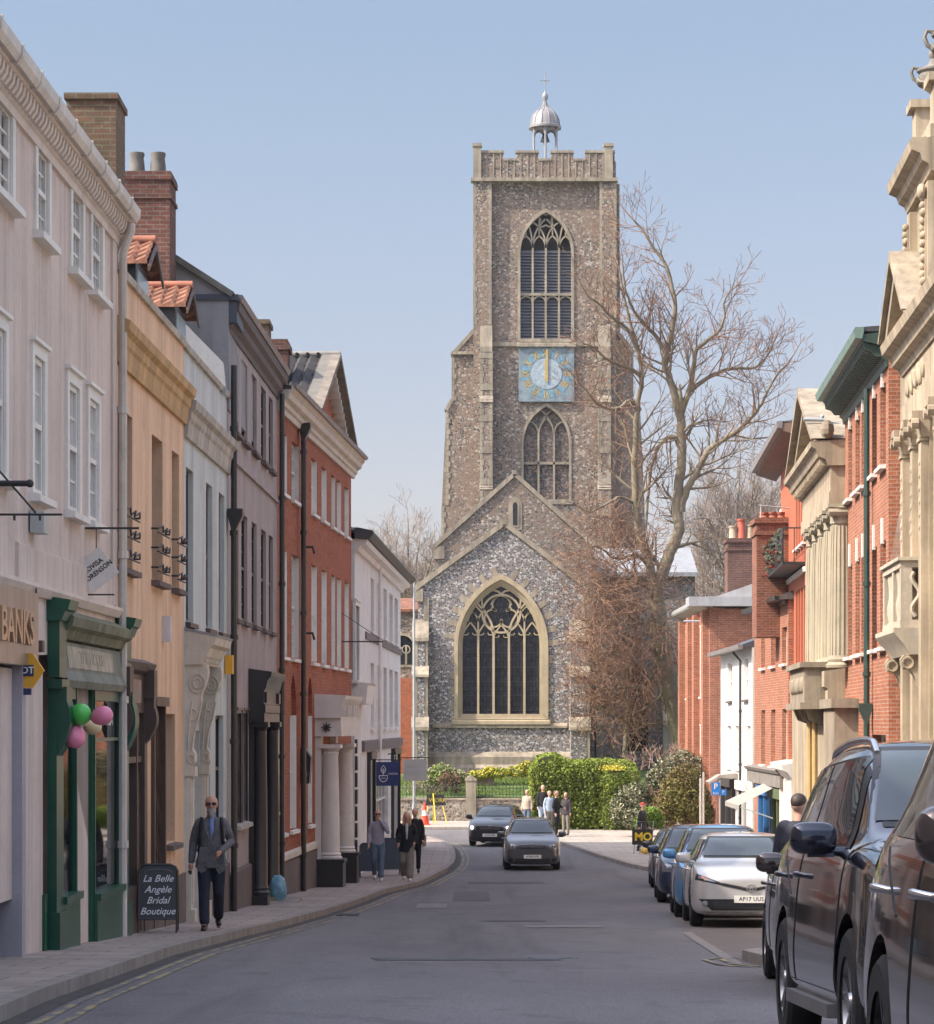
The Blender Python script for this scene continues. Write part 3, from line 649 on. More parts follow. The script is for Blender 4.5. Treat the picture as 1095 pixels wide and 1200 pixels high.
# pairs of lights under sub-arches
for sg, (a, b) in ((-1, (xs[0], xs[2])), (1, (xs[3], xs[5]))):
    c = (a+b)/2; zz_ = Z(712)
    ribbon(fr, C, [(c, sp+.3), (c, Z(722))], .08, t0, t1)
    inner = xs[2] if sg < 0 else xs[3]; outer = xs[0] if sg < 0 else xs[5]
    ribbon(fr, C, bez((inner, Z(742)), (inner+sg*.05, Z(722)), (c+sg*.35, Z(700)), 10), .1, t0+.02, t1)
    ribbon(fr, C, bez((c, Z(728)), (c+sg*.1, Z(716)), (outer-sg*.30, Z(716)), 6), .07, t0, t1); ribbon(fr, C, bez((c, Z(728)), (c-sg*.1, Z(716)), (c-sg*.36, Z(715)), 6), .07, t0, t1)
    ribbon(fr, C, bez((c+sg*.1, Z(720)), (c+sg*.35, Z(712)), (c+sg*.5, Z(728)), 6), .06, t0, t1)
ccx, ccz, rr_ = (L0+L1)/2, Z(719), X(609.5)-X(588)+.03
ribbon(fr, C, arc(ccx, ccz, rr_, 0, 360, 36), .1, t0+.02, t1)
for a in (90, 210, 330):                                  # trefoil of three lobes inside the circle
    ux, uz = math.cos(R(a)), math.sin(R(a)); ox, oz = ccx+ux*rr_*.48, ccz+uz*rr_*.48
    ribbon(fr, C, arc(ox, oz, rr_*.47, a-140, a+140, 16), .075, t0, t1)
    b_ = a+60; ribbon(fr, C, [(ccx+math.cos(R(b_))*rr_*.28, ccz+math.sin(R(b_))*rr_*.28), (ccx+math.cos(R(b_))*rr_*.62, ccz+math.sin(R(b_))*rr_*.62)], .09, t0, t1)
for sg in (-1, 1):                                        # leaf shapes above the circle
    ribbon(fr, C, bez((ccx, ccz+rr_), (ccx+sg*.15, Z(690)), (ccx+sg*.62, Z(692)), 8), .085, t0, t1)
    ribbon(fr, C, bez((ccx+sg*.62, Z(692)), (ccx+sg*1.05, Z(697)), (ccx+sg*rr_*.98, ccz+.35), 8), .085, t0, t1)
    ribbon(fr, C, bez((ccx, Z(697)), (ccx+sg*.45, Z(700)), (ccx+sg*.5, Z(709)), 6), .055, t0, t1)
    ribbon(fr, C, bez((ccx+sg*rr_, ccz), (ccx+sg*1.3, Z(705)), (ccx+sg*1.5, Z(712)), 6), .07, t0, t1)
ew = fr.build('east_window', mat('golden limestone tracery', (.43, .355, .24), .85, .12, 1.5, .2, .15, 14), church)
def leaded():
    m, nt, b = newmat('leaded church glass'); b.inputs['Roughness'].default_value = .22; b.inputs['Specular IOR Level'].default_value = .45
    t = nt.nodes.new('ShaderNodeTexBrick'); nt.links.new(coords(nt, None, 'UV'), t.inputs['Vector']); t.offset = 0
    for k, v in (('Scale', 1), ('Brick Width', .16), ('Row Height', .24), ('Mortar Size', .012)): t.inputs[k].default_value = v
    t.inputs['Color1'].default_value = (.012, .015, .022, 1); t.inputs['Color2'].default_value = (.03, .033, .045, 1); t.inputs['Mortar'].default_value = (.01, .01, .01, 1)
    nt.links.new(t.outputs[0], b.inputs['Base Color']); bump(nt, b, noise(nt, 5, 3), .3, .02); return m
MB().box(C, X(536), X(640), -.48, -.34, Z(842), Z(675)).build('pane', leaded(), ew)
tr_ = MB()                                                 # iron stay bars
for y in range(765, 838, 17): tr_.box(C, L0, L1, -.335, -.31, Z(y), Z(y-.8))
tr_.build('stay_bar', iron, ew)
# vestry left of the chancel: flint, tiled roof, traceried window
V = Fc(172); X, Z = V.x, V.z
vb = thing('vestry', (X(470), 129, 1.2), 'small flint side building with a red tiled roof between the white house and the church', 'building')
vw = arch(X(455), X(487), Z(782), Z(757), Z(742), 6)
MB().wall(V, [(X(425), 1), (X(497), 1), (X(497), Z(716)), (X(425), Z(716))], [vw], 0, .3).box(V, X(425), X(497), -6, -.4, 1, Z(717)).build('wall', flint_nv, vb)
t_ = MB(); ring(t_, V, vw, inset_arch(X(455), X(487), Z(782), Z(757), Z(742), .12, 6), .05, -.2)
for px in (466, 476): t_.box(V, X(px)-.05, X(px)+.05, -.2, -.05, Z(782), Z(757))
for px in (466, 476): ribbon(t_, V, arc(X(px), Z(761), .2, 0, 360, 14), .06, -.06, -.18)
vwn = t_.build('window', churchstone, vb); MB().box(V, X(454), X(488), -.3, -.24, Z(783), Z(740)).build('pane', pane, vwn)
MB().box(V, X(425), X(490), .01, .25, 1, Z(795)).build('brick_base', redbrick_soft, vb)
mb = MB(); mb.ext(V, [(.25, Z(717)), (-3.4, Z(700)), (-3.4, Z(697)), (.25, Z(714))], X(424), X(492), 'tz'); mb.build('roof', pantile, vb)
# ------------------------------------------------------------------ churchyard wall, railings, gate pier
Wf = Fc(153)
X, Z = Wf.x, Wf.z
cw = thing('churchyard_wall', (X(560), 115, 0), 'low flint wall with iron railings in front of the church', 'wall')
MB().box(Wf, X(300), X(640), -.35, 0, -.1, 1.0).build('wall', flint_wl, cw)
MB().ext(Wf, [(.05, 1.0), (-.4, 1.0), (-.4, 1.08), (-.17, 1.14), (.05, 1.08)], X(300), X(640), 'tz').build('coping', churchstone, cw)
rl = MB(); x = X(310)
while x < X(636):
    if not X(545) < x < X(559):
        rl.tube([Wf(x, -.17, 1.1), Wf(x, -.17, 1.66)], .014, 4); rl.add([Wf(x-.03, -.17, 1.64), Wf(x+.03, -.17, 1.64), Wf(x, -.17, 1.76), Wf(x, -.14, 1.66)], [(0, 1, 2), (0, 3, 2), (1, 3, 2)])
    x += .155
rl.box(Wf, X(310), X(545), -.19, -.15, 1.52, 1.55); rl.box(Wf, X(559), X(636), -.19, -.15, 1.52, 1.55); rl.box(Wf, X(559), X(636), -.19, -.15, 1.22, 1.25); rl.box(Wf, X(310), X(545), -.19, -.15, 1.22, 1.25)
rl.build('railing', mat('green black iron', (.03, .05, .04), .5, .2, 5), cw)
gp = thing('gate_pier', (X(552), 115, 0), 'square stone gate pier rising through the churchyard railings', 'gate pier')
MB().box(Wf, X(546), X(558), -.35, .12, -.1, Z(915)).build('shaft', churchstone, gp)
MB().ext(Wf, [(X(545), Z(915)), (X(559), Z(915)), (X(559), Z(913)), (X(552), Z(908)), (X(545), Z(913))], -.38, .15, 'sz').build('cap', churchstone, gp)
# tombs
for i, (px, py, q, w_, h_, lab) in enumerate(((567, 905, 160, 1.0, .9, 'dark chest tomb on the lawn right of the gate pier'), (635, 893, 163, .55, 1.3, 'tall weathered headstone with a scrolled top beside the hedge'), (628, 905, 158, .3, 1.1, 'narrow stone cross standing beside the hedge'))):
    F = Fc(q); x = F.x(px); z0 = yard(q)-.1; mb = MB()
    if i == 0: mb.box(F, x-.5, x+.5, -.5, 0, z0, z0+.55).box(F, x-.6, x+.6, -.6, .1, z0+.55, z0+.65)
    elif i == 1: mb.ext(F, [(x-w_/2, z0), (x+w_/2, z0), (x+w_/2, z0+h_*.8)]+arc(x, z0+h_*.8, w_/2*.8, 0, 180, 8)+[(x-w_/2, z0+h_*.8)], -.14, 0, 'sz')
    else: mb.box(F, x-.07, x+.07, -.1, 0, z0, z0+h_).box(F, x-.25, x+.25, -.11, .01, z0+h_*.65, z0+h_*.8)
    tag(mb.build('tomb' if i == 0 else 'gravestone', stonedark, None), lab, 'tomb' if i == 0 else 'gravestone')
# lamp post
lp = thing('street_lamp', (Fc(128).x(485), 96, 0), 'tall plain metal lamp post at the corner beside the white house', 'street lamp')
F = Fc(128); x = F.x(485.5)
MB().tube([F(x, 0, 0.1), F(x, 0, 1.4)], .085, 10).tube([F(x, 0, 1.4), F(x, 0, F.z(682))], [.055, .04], 10).build('pole', galv, lp, 40)
MB().tube([F(x, 0, F.z(684)), F(x-.05, 0, F.z(680)), F(x-.55, .1, F.z(678))], .028, 6).build('arm', galv, lp, 40)
MB().ball(F(x-.6, .1, F.z(678.5)), (.28, .11, .06)).build('lamp_head', galv, lp, 40)
# ------------------------------------------------------------------ building kit
def rect(a, b, c, d): return [(a, c), (b, c), (b, d), (a, d)]
def seg_arch(a, b, z0, z1, rise=.08, n=6): return [(a, z0), (b, z0)]+[(b+(a-b)*i/n, z1-rise+rise*math.sin(math.pi*i/n)) for i in range(n+1)]
def window(F, root, a, b, z0, z1, rec=.14, fm=None, pm=None, rows=2, cols=2, sill=.08, sillm=None, arch_=None, split=.5, fw=.06, lower=None, archi=0, name='window', half=None):
    """sash window: frame with meeting rail and bars; pane and sill are its children"""
    fm = fm or whitepaint; pm = pm or pane; mb = MB()
    mb.box(F, a, a+fw, -rec-.05, -rec+.02, z0, z1).box(F, b-fw, b, -rec-.05, -rec+.02, z0, z1).box(F, a+fw, b-fw, -rec-.05, -rec+.019, z1-fw, z1).box(F, a+fw, b-fw, -rec-.05, -rec+.019, z0, z0+fw)
    zm = z0+(z1-z0)*split
    mb.box(F, a+fw, b-fw, -rec-.045, -rec+.03, zm-.025, zm+.03)
    for i in range(1, cols): x = a+(b-a)*i/cols; mb.box(F, x-.012, x+.012, -rec-.04, -rec, z0+fw, z1-fw)
    for (u, v) in ((z0, zm), (zm, z1)):
        for i in range(1, rows): z = u+(v-u)*i/rows; mb.box(F, a+fw, b-fw, -rec-.04, -rec-.001, z-.012, z+.012)
    if archi:
        mb.box(F, a-archi, a, -.05, .03, z0, z1+archi).box(F, b, b+archi, -.05, .03, z0, z1+archi).box(F, a, b, -.05, .03, z1, z1+archi).box(F, a-archi-.03, b+archi+.03, -.02, .07, z1+archi, z1+archi+.04)
    w = mb.build(name, fm, root)
    p = MB().box(F, a+.02, b-.02, -rec-.09, -rec-.03, zm if lower else z0+.02, z1-.02).build('pane', pm, w)
    if lower: MB().box(F, a+.02, b-.02, -rec-.091, -rec-.035, z0+.02, zm).build('pane', lower, w)
    if sill: MB().ext(F, [(-rec, z0-.1), (sill, z0-.1), (sill, z0-.03), (-rec, z0+.005)], a-.06-archi, b+.06+archi, 'tz').build('sill', sillm or fm, w)
    return w
def pipe(F, root, s, t, z0, z1, m, r=.05, top=None, brackets=True, name='drainpipe', hopper=None):
    mb = MB(); pts = [F(s, t, z0), F(s, t, z1)]
    if top: pts = [F(s, t, z0), F(s, t, z1-.35), F(s+top[0], t+top[1], z1-.08), F(s+top[0], t+top[1], z1)]
    mb.tube(pts, r, 8)
    z = z0+1.2
    while z < z1-.6: mb.tube([F(s, t, z), F(s, t, z+.09)], r*1.35, 8); z += 1.8
    if hopper: mb.ext(F, [(t-.02, hopper-.2), (t+.02, hopper-.2), (t+.16, hopper+.1), (t+.16, hopper+.22), (t-.1, hopper+.22), (t-.1, hopper+.1)], s-.12, s+.12, 'tz')
    return mb.build(name, m, root, 40)
def body(F, mb, s0, s1, zt, depth=9, t=-.5, z0=None):
    g = min(F.g(s0), F.g(s1))-.3; mb.box(F, s0+.01, s1-.01, -depth, t, g, zt)
def cornice(F, root, s0, s1, prof, m, name='cornice'): return MB().ext(F, prof, s0, s1, 'tz').build(name, m, root)
def roof(F, root, s0, s1, z0, z1, depth, m, ov=.3, name='roof', hip=0):
    mb = MB(); d2 = depth/2
    mb.add([F(s0, ov, z0), F(s1, ov, z0), F(s1-hip, -d2, z1), F(s0+hip, -d2, z1), F(s0, -depth-ov, z0), F(s1, -depth-ov, z0),
            F(s0, ov, z0-.08), F(s1, ov, z0-.08), F(s0, -depth-ov, z0-.08), F(s1, -depth-ov, z0-.08)],
           [(0,1,2,3), (3,2,5,4), (0,3,4), (1,2,5), (0,1,7,6), (4,5,9,8), (6,7,9,8), (0,4,8,6), (1,5,9,7)])
    return mb.build(name, m, root)
def chimney(F, root, s0, s1, t0, t1, z0, z1, m, pots, cap=None):
    """pots: list of (s fraction, radius, height, material)"""
    mb = MB().box(F, s0, s1, t0, t1, z0, z1).box(F, s0-.05, s1+.05, t0-.05, t1+.05, z1-.62, z1-.54).box(F, s0-.05, s1+.05, t0-.05, t1+.05, z1-.25, z1-.13).box(F, s0-.09, s1+.09, t0-.09, t1+.09, z1-.13, z1-.05)
    mb.box(F, s0+.02, s1-.02, t0+.02, t1-.02, z1, z1+.05)
    c = mb.build('chimney', m, root)
    for (fs, ft, r, h, pm) in pots:
        p = MB(); ctr = (s0+(s1-s0)*fs, t0+(t1-t0)*ft, z1+.03)
        p.lathe(ctr, [(r*1.15, 0), (r*1.1, .06), (r, .1), (r*.85, h-.08), (r*1.0, h-.06), (r*1.02, h), (r*.8, h), (r*.78, h-.1)], 12, F=F); p.build('chimney_pot', pm, c, 40)
    return c
def tiles(F, sa, sb, zlo, zhi, tlo, thi, pitch=.24, course=.32, amp=.035, n=6):
    """pantile slope: waves along s, stepped courses up the slope"""
    mb = MB(); L = math.hypot(zhi-zlo, thi-tlo); rows = max(1, int(L/course)); cols = max(2, int((sb-sa)/pitch*n))
    nn = Vector((-(zhi-zlo), thi-tlo)); nn = Vector((abs(zhi-zlo), abs(thi-tlo))); nn.normalize()   # (t, z) outward normal
    for r in range(rows):
        vs = []
        for e, f in ((0, .045), (1, .0)):
            k = (r+e*1.08)/rows; t = tlo+(thi-tlo)*k; z = zlo+(zhi-zlo)*k
            for i in range(cols+1):
                s = sa+(sb-sa)*i/cols; ph = (s-sa)/pitch*2*math.pi; h = f+amp*(math.sin(ph)+.35*math.sin(2*ph))
                vs.append(F(s, t+nn.x*h, z+nn.y*h))
        m = cols+1; lo = [F(sa+(sb-sa)*i/cols, tlo+(thi-tlo)*r/rows, zlo+(zhi-zlo)*r/rows-.03) for i in range(m)]
        mb.add(vs+lo, [(i, i+1, m+i+1, m+i) for i in range(cols)]+[(i, i+1, 2*m+i+1, 2*m+i) for i in range(cols)])
    return mb
def console(mb, F, s0, s1, zt, zb, tt, tb=.06, n=18):
    """scrolled bracket seen from the side: profile in (t, z)"""
    h = zt-zb; pts = [(0, zt), (tt, zt)]
    for i in range(n+1):
        u = i/n; t = tb+(tt-tb)*(.5+.5*math.cos(math.pi*min(1, u*1.0)))*(1) + .05*math.sin(u*math.pi*2.0)*(1 if u < .5 else 1.6); pts.append((max(.03, t), zt-h*.12-(h*.88)*u))
    pts.append((0, zb)); mb.ext(F, pts, s0, s1, 'tz')
# ------------------------------------------------------------------ left 1: cream building
F = Fr((-4.9-.0125*14, -14), (-4.9+.0125*42.35, 42.35), 'L'); S = F.s; E = F.L
b1 = thing('cream_townhouse', F(E/2, 0, F.g(E/2)), 'cream stucco building at far left with a dentilled cornice and a green shopfront below', 'building')
ops = []; wins = []
for (pa, pb) in ((-12, 12), (42, 55), (83, 95), (106.5, 118)): wins.append((S(pa), S(pb), 9.5, 10.4, 0))
for (pa, pb) in ((-14, 4), (38, 50), (79, 91), (103, 114)): wins.append((S(pa), S(pb), 6.78, 8.2, 1))
sd = S(55.5); se = S(142)
shop_op = rect(sd+.25, se-.25, F.g(sd)-.2, 5.15); side_op = rect(S(19), S(50), F.g(S(19))-.3, 5.0); near_op = rect(S(-60), S(14), F.g(1)-.6, 4.95)
holes = [rect(a, b, c, d) for a, b, c, d, k in wins]+[shop_op, side_op, near_op]
mb = MB(); mb.wall(F, rect(0, E, min(F.g(0), F.g(E))-.4, 10.7), holes, 0, .35)
body(F, mb, 0, E, 10.65, t=-3.2); mb.box(F, .02, E-.02, -3.1, -.36, 5.2, 5.45); mb.box(F, E-.3, E-.01, -3.2, -.36, 1, 10.6); mb.box(F, .02, E-.3, -3.1, -.5, 5.5, 10.6)
mb.build('wall', cream, b1)
for a, b, c, d, k in wins: window(F, b1, a, b, c, d, rec=.025, fm=whitepaint, pm=panelight if k else pane, lower=pane, rows=2, cols=3, sill=.12, archi=.13)
cornice(F, b1, 0, E+.05, [(0, 10.36), (.04, 10.36), (.05, 10.44), (.08, 10.46), (.08, 10.60), (.19, 10.62), (.21, 10.72), (0, 10.72)], creamtrim)
dn = MB(); s = .05
while s < E: dn.ext(F, [(.06, 10.47), (.12, 10.47), (.165, 10.53), (.18, 10.615), (.06, 10.615)], s, s+.085, 'tz'); s += .17
dn.build('dentil_band', creamtrim, b1)
g_ = MB(); g_.ext(F, [(.17, 10.73), (.19, 10.66), (.26, 10.64), (.30, 10.70), (.31, 10.80), (.285, 10.80), (.27, 10.74), (.19, 10.74)], 0, E+.1, 'tz')
s = .6
while s < E: g_.ext(F, [(.17, 10.74), (.185, 10.64), (.265, 10.62), (.315, 10.69), (.325, 10.81), (.28, 10.81)], s, s+.05, 'tz'); s += 1.0
g_.build('gutter', gutterw, b1)
roof(F, b1, 0, E, 10.76, 12.3, 9, slate, ov=.2)
cornice(F, b1, 0, E, [(0, 5.72), (.05, 5.72), (.10, 5.80), (.10, 5.84), (0, 5.87)], creamtrim, 'string_course')
cornice(F, b1, S(18), E-.3, [(0, 5.86), (.035, 5.86), (.035, 6.20), (0, 6.22)], cream, 'panel')
cornice(F, b1, E-.34, E, [(0, 5.87), (.03, 5.87), (.03, 10.36), (0, 10.36)], cream, 'corner_pilaster')
pipe(F, b1, E+.05, .09, F.g(E), 10.6, gutterw, .055, top=(-.12, .12))
chimney(F, b1, S(101, -2.2), S(101, -2.2)+1.0, -2.9, -2.0, 10.5, 13.0, oldbrick2, [(.3, .3, .12, .35, buffpot)])
# chimneys seen above the gutter
chimney(F, b1, S(30)-.2, S(30)+.5, -1.6, -1.1, 10.7, 12.35, oldbrick2, [(.5, .5, .13, .42, buffpot)])
# ground floor parts: near pier, recess, steel fascia
sp = MB().box(F, S(14), S(18.5), -.35, .1, F.g(S(15))-.1, 5.0).build('pier', mat('lilac grey paint', (.34, .32, .36), .6, .06, 2), b1)
MB().box(F, S(-60)-.1, S(14), -.9, -.8, 1.6, 4.95).build('shop_window', glass_dark('brown shop glass', (.04, .025, .02)), b1)
rc = MB(); a, b = S(19), S(50); g = F.g(a)
rc.box(F, a, b, -1.3, -1.2, g-.2, 5.0); rc.box(F, b, b+.1, -1.3, -.3, g-.2, 5.0); rc.build('recess', mat('pale lilac paint', (.50, .47, .49), .6, .05, 2), b1)
MB().box(F, b-.03, b+.10, -1.2, .03, g-.2, g+.62).build('green_base', greenpaint, b1)
hr = MB(); hr.tube([F(a+.3, -.5, g+1.0), F(b-.1, -.5, g+1.08), F(b-.1, -1.1, g+1.08)], .03, 6); hr.build('handrail', iron, b1, 40)
# green shopfront
sf = MB(); g0, g1 = F.g(sd), F.g(se)
for i, (s0, s1) in enumerate(((sd, sd+.42), (se-.42, se))):
    g = F.g(s0)
    sf.box(F, s0, s1, 0, .10, g-.15, 4.35).box(F, s0-.03, s1+.03, 0, .14, g-.15, g+.50).box(F, s0, s1, 0, .13, 4.9, 5.55).box(F, s0-.02, s1+.02, 0, .16, 4.78, 4.88)
    sf.ext(F, [(0, 5.5), (.16, 5.5), (.20, 5.6), (.23, 5.62), (.26, 5.72), (0, 5.76)], s0-.06, s1+.06, 'tz')
    console(sf, F, s0+.04, s1-.04, 4.80, 3.6, .20, .08)
sfo = sf.build('shopfront', greenpaint, b1)
MB().ext(F, [(0, 4.98), (.10, 4.98), (.06, 5.30), (0, 5.32)], sd+.42, se-.42, 'tz').ext(F, [(0, 4.80), (.12, 4.80), (.15, 4.88), (.10, 4.98), (0, 4.98)], sd+.42, se-.42, 'tz').build('fascia', mat('faded sage fascia', (.20, .21, .17), .7, .25, 2, .4), sfo)
MB().ext(F, [(.06, 5.02), (.103, 5.02), (.073, 5.26), (.05, 5.26)], sd+.75, se-1.2, 'tz').build('faded_panel', mat('faded cream panel', (.42, .37, .29), .8, .3, 4, .3), sfo)
ft = MB(); add_text(ft, lambda x, y, z: F((sd+se)/2-.2+x, .104-.03*(y+.12)/.24+z, 5.14+y), 'THE HOUSE', .20, depth=.003, xs=1.6); ft.build('faded_lettering', mat('ghost lettering', (.34, .30, .24), .8, .2, 9), sfo)
MB().ext(F, [(0, 5.32), (.10, 5.33), (.14, 5.42), (.20, 5.46), (.22, 5.56), (0, 5.66)], sd+.4, se-.4, 'tz').build('shop_cornice', mat('mossy stone cornice', (.20, .20, .13), .9, .3, 3, .4), sfo)
# bays of glass with recessed doorway: interior behind
ms = (sd+se)/2
interior = mat('shop interior plaster', (.40, .36, .33), .9, .1, 1)
it = MB(); it.box(F, sd+.1, se-.1, -3.0, -2.9, g1-.2, 5.1).box(F, sd+.1, se-.1, -3, -.1, g1-.25, g1-.02).box(F, sd+.1, se-.1, -3, -.1, 4.9, 4.95); it.build('interior', interior, sfo)
def clear_glass():
    m, nt, b = newmat('clear shop glass'); b.inputs['Base Color'].default_value = (.8, .85, .85, 1); b.inputs['Roughness'].default_value = .02
    tr = nt.nodes.new('ShaderNodeBsdfTransparent'); tr.inputs[0].default_value = (.75, .8, .8, 1); gl = nt.nodes.new('ShaderNodeBsdfGlossy'); gl.inputs['Roughness'].default_value = .03
    fz = nt.nodes.new('ShaderNodeFresnel'); fz.inputs[0].default_value = 1.6; mx = nt.nodes.new('ShaderNodeMixShader')
    nt.links.new(fz.outputs[0], mx.inputs[0]); nt.links.new(tr.outputs[0], mx.inputs[1]); nt.links.new(gl.outputs[0], mx.inputs[2])
    nt.links.new(mx.outputs[0], nt.nodes['Material Output'].inputs[0]); return m
cg = clear_glass()
d0, d1 = sd+1.5, sd+2.7                                     # doorway in the middle, glass splays in to it
for (sa, sb, da, db) in ((sd+.42, d0, .04, .04), (d1, se-.42, .04, .04)):
    st = MB().box(F, sa, sb, -.12, .1, F.g(sa)-.15, F.g(sa)+.58).box(F, sa, sb, -.14, .14, F.g(sa)+.58, F.g(sa)+.66).build('stall_riser', greenpaint, sfo)
    fm_ = MB()
    for s_ in (sa, sb-.06): fm_.box(F, s_, s_+.06, -.03, .07, F.g(sa)+.66, 4.8)
    fm_.box(F, sa+.06, sb-.06, -.02, .06, 4.68, 4.8).box(F, sa+.06, sb-.06, -.02, .05, 4.2, 4.24); fm_.build('window_frame', greenpaint, sfo)
    MB().box(F, sa+.05, sb-.05, .01, .02, F.g(sa)+.66, 4.72).build('glass', cg, sfo)
MB().box(F, d0, d0+.06, -1.2, .05, g1-.1, 4.8).box(F, d1-.06, d1, -1.2, .05, g1-.1, 4.8).box(F, d1-.03, d1+.03, -1.2, 0, g1-.1, g1+.6).build('door_jamb', greenpaint, sfo)
MB().box(F, d1-.04, d1-.03, -1.15, .0, g1+.6, 4.7).build('side_glass', cg, sfo)
dr = MB().box(F, d0+.06, d1-.06, -1.25, -1.18, g1-.1, g1+.5).box(F, d0+.06, d0+.16, -1.25, -1.18, g1+.5, 4.1).box(F, d1-.16, d1-.06, -1.25, -1.18, g1+.5, 4.1).box(F, d0+.06, d1-.06, -1.25, -1.18, 4.0, 4.1).build('door', greenpaint, sfo); MB().box(F, d0+.1, d1-.1, -1.23, -1.2, g1+.5, 4.05).build('pane', cg, dr)
# goods in the window
dsp = thing('display_plinth', F(d1+.5, -.5, g1+.1), 'white display plinth behind the glass of the green shopfront', 'plinth')
MB().box(F, d1+.2, d1+.8, -.8, -.25, g1, g1+1.25).box(F, d1+.15, d1+.85, -.85, -.2, g1+1.25, g1+1.33).build('plinth', whitepaint, dsp)
bag = thing('hat_stand', F(d1+.5, -.5, g1+1.33), 'dark hat and scarf displayed on the plinth in the green shop window', 'hat stand')
mb = MB(); mb.lathe((d1+.5, -.5, g1+1.33), [(.14, 0), (.14, .02), (.02, .04), (.015, .45), (.12, .47), (.13, .60), (.24, .62), (.10, .64), (.09, .74), (.02, .78)], 14, F=F); mb.build('hat', mat('dark felt', (.05, .035, .035), .9, .2, 5), bag, 40)
lt = MB(); add_text(lt, lambda x, y, z: F((d1+se)/2-.1+x, .025+z, 4.45+y), 'LOVISA', .2, depth=.002, xs=1.5); lt.build('window_lettering', whitepaint, sfo)
# steel fascia with bronze letters, left of the recess
stl = thing('steel_shop_sign', F(S(14), .1, 4.99), 'brushed steel fascia sign with bronze capital letters at the left edge', 'shop sign')
MB().box(F, S(-60), S(29), .02, .14, 4.98, 5.72).build('fascia_board', mat('brushed steel', (.34, .31, .29), .35, .12, 1.5, .3, metal=.6), stl)
mb = MB(); add_text(mb, lambda x, y, z: F(S(19.5)+x, .15+z, 5.33+y), 'BANKS', .46, depth=.03, bold=.006, align='RIGHT', xs=1.15); mb.build('lettering', mat('bronze letters', (.50, .34, .22), .35, .1, 3, metal=.5), stl)
mb = MB(); mb.tube([F(S(29), .1, 5.7), F(S(31), .1, 5.78), F(S(34), .08, 5.6), F(S(33), .05, 5.35), F(S(31), .05, 5.0)], .008, 4); mb.build('cable', iron, stl)
for px in (35, 43): MB().box(F, S(px), S(px)+.12, 0, .06, 5.15, 5.27).build('alarm_fitting', brownpaint, b1)
# hexagonal alarm-type hanging sign
F2 = Fc(F.q(20)-.2); x0, z0 = F2.x(37), F2.z(786)
adt = thing('hexagonal_sign', F2(x0, 0, z0), 'yellow hexagonal sign with blue lettering hanging in the recess by the green shop', 'sign')
hexp = [(x0-.20, z0-.17), (x0+.02, z0-.17), (x0+.13, z0), (x0+.02, z0+.17), (x0-.20, z0+.17)]
MB().ext(F2, hexp, 0, .05, 'sz').build('board', mat('amber plastic', (.72, .36, .03), .45, .08, 3), adt)
MB().box(F2, x0-.15, x0+.03, .052, .058, z0-.055, z0+.055).build('band', mat('navy', (.02, .03, .10), .5, .1, 3), adt)
mb = MB(); add_text(mb, lambda x, y, z: F2(x0-.06+x, .06+z, z0+y), 'ADT', .095, depth=.002, bold=.002); mb.build('lettering', whitepaint, adt)
MB().box(F2, x0-.20, x0+.0, -.01, .04, z0-.24, z0-.175).build('lower_band', mat('navy', (.02, .03, .10)), adt)
# diamond sign hung from an iron bracket
F2 = Fc(F.q(118)-1.5); c_ = (F2.x(113), F2.z(667.5)); wx = F2.x(93)
ds = thing('hanging_diamond_sign', F2(c_[0], 0, c_[1]), 'white diamond-shaped board with slanting black capitals hanging over the green shop', 'hanging sign')
rt = lambda x, y, a=R(38): (x*math.cos(a)-y*math.sin(a), x*math.sin(a)+y*math.cos(a))
sq_ = [(c_[0]+p[0], c_[1]+p[1]) for p in (rt(-.19, -.19), rt(.19, -.19), rt(.19, .19), rt(-.19, .19))]
MB().ext(F2, sq_, 0, .03, 'sz').build('board', signwhite, ds)
mb = MB()
for txt, dy in (('LOVISA', .05), ('SÖRENSON', -.035)):
    add_text(mb, lambda x, y, z, dy=dy: F2(c_[0]+rt(x, y+dy)[0], .033+z, c_[1]+rt(x, y+dy)[1]), txt, .080, depth=.001, xs=.92, sp=1.05, bold=.002)
mb.build('lettering', mat('sign ink', (.03, .028, .03), .6), ds)
mb = MB(); zt = F2.z(619); mb.tube([F2(wx, 0, F2.z(705)), F2(wx, 0, F2.z(596))], .014, 6).box(F2, wx, F2.x(163), -.01, .012, zt-.012, zt+.012).box(F2, wx+.06, F2.x(134), -.02, 0, F2.z(697)-.008, F2.z(697)+.01)
mb.tube([F2(c_[0], .01, zt), F2(c_[0], .01, c_[1]+.22)], .006, 4); mb.build('bracket', iron, ds)
# nearer iron brackets at the left edge
F2 = Fc(31.5); ib = thing('sign_bracket', F2(F2.x(5), 0, F2.z(580)), 'empty black iron sign bracket with a diagonal stay at the left edge', 'sign bracket')
mb = MB(); mb.tube([F2(F2.x(-45), 0, F2.z(566.5)), F2(F2.x(33), 0, F2.z(566.5))], .028, 8).ball(F2(F2.x(35), 0, F2.z(566.5)), .038).tube([F2(F2.x(-4), 0, F2.z(548)), F2(F2.x(42), 0, F2.z(601))], .010, 5)
mb.tube([F2(F2.x(-45), 0, F2.z(603)), F2(F2.x(73), 0, F2.z(603))], .011, 5)
for px in (17, 47): mb.tube([F2(F2.x(px), 0, F2.z(603)), F2(F2.x(px), 0, F2.z(610))], .012, 5)
mb.build('bracket', iron, ib)
fl_ = thing('floodlight', F(S(37), .1, F.z(38, 615)), 'small grey floodlight fixed under the cream windows above the diamond sign', 'floodlight')
MB().box(F, S(34)-.05, S(40), .02, .16, F.z(38, 626), F.z(38, 600)).build('housing', galv, fl_)
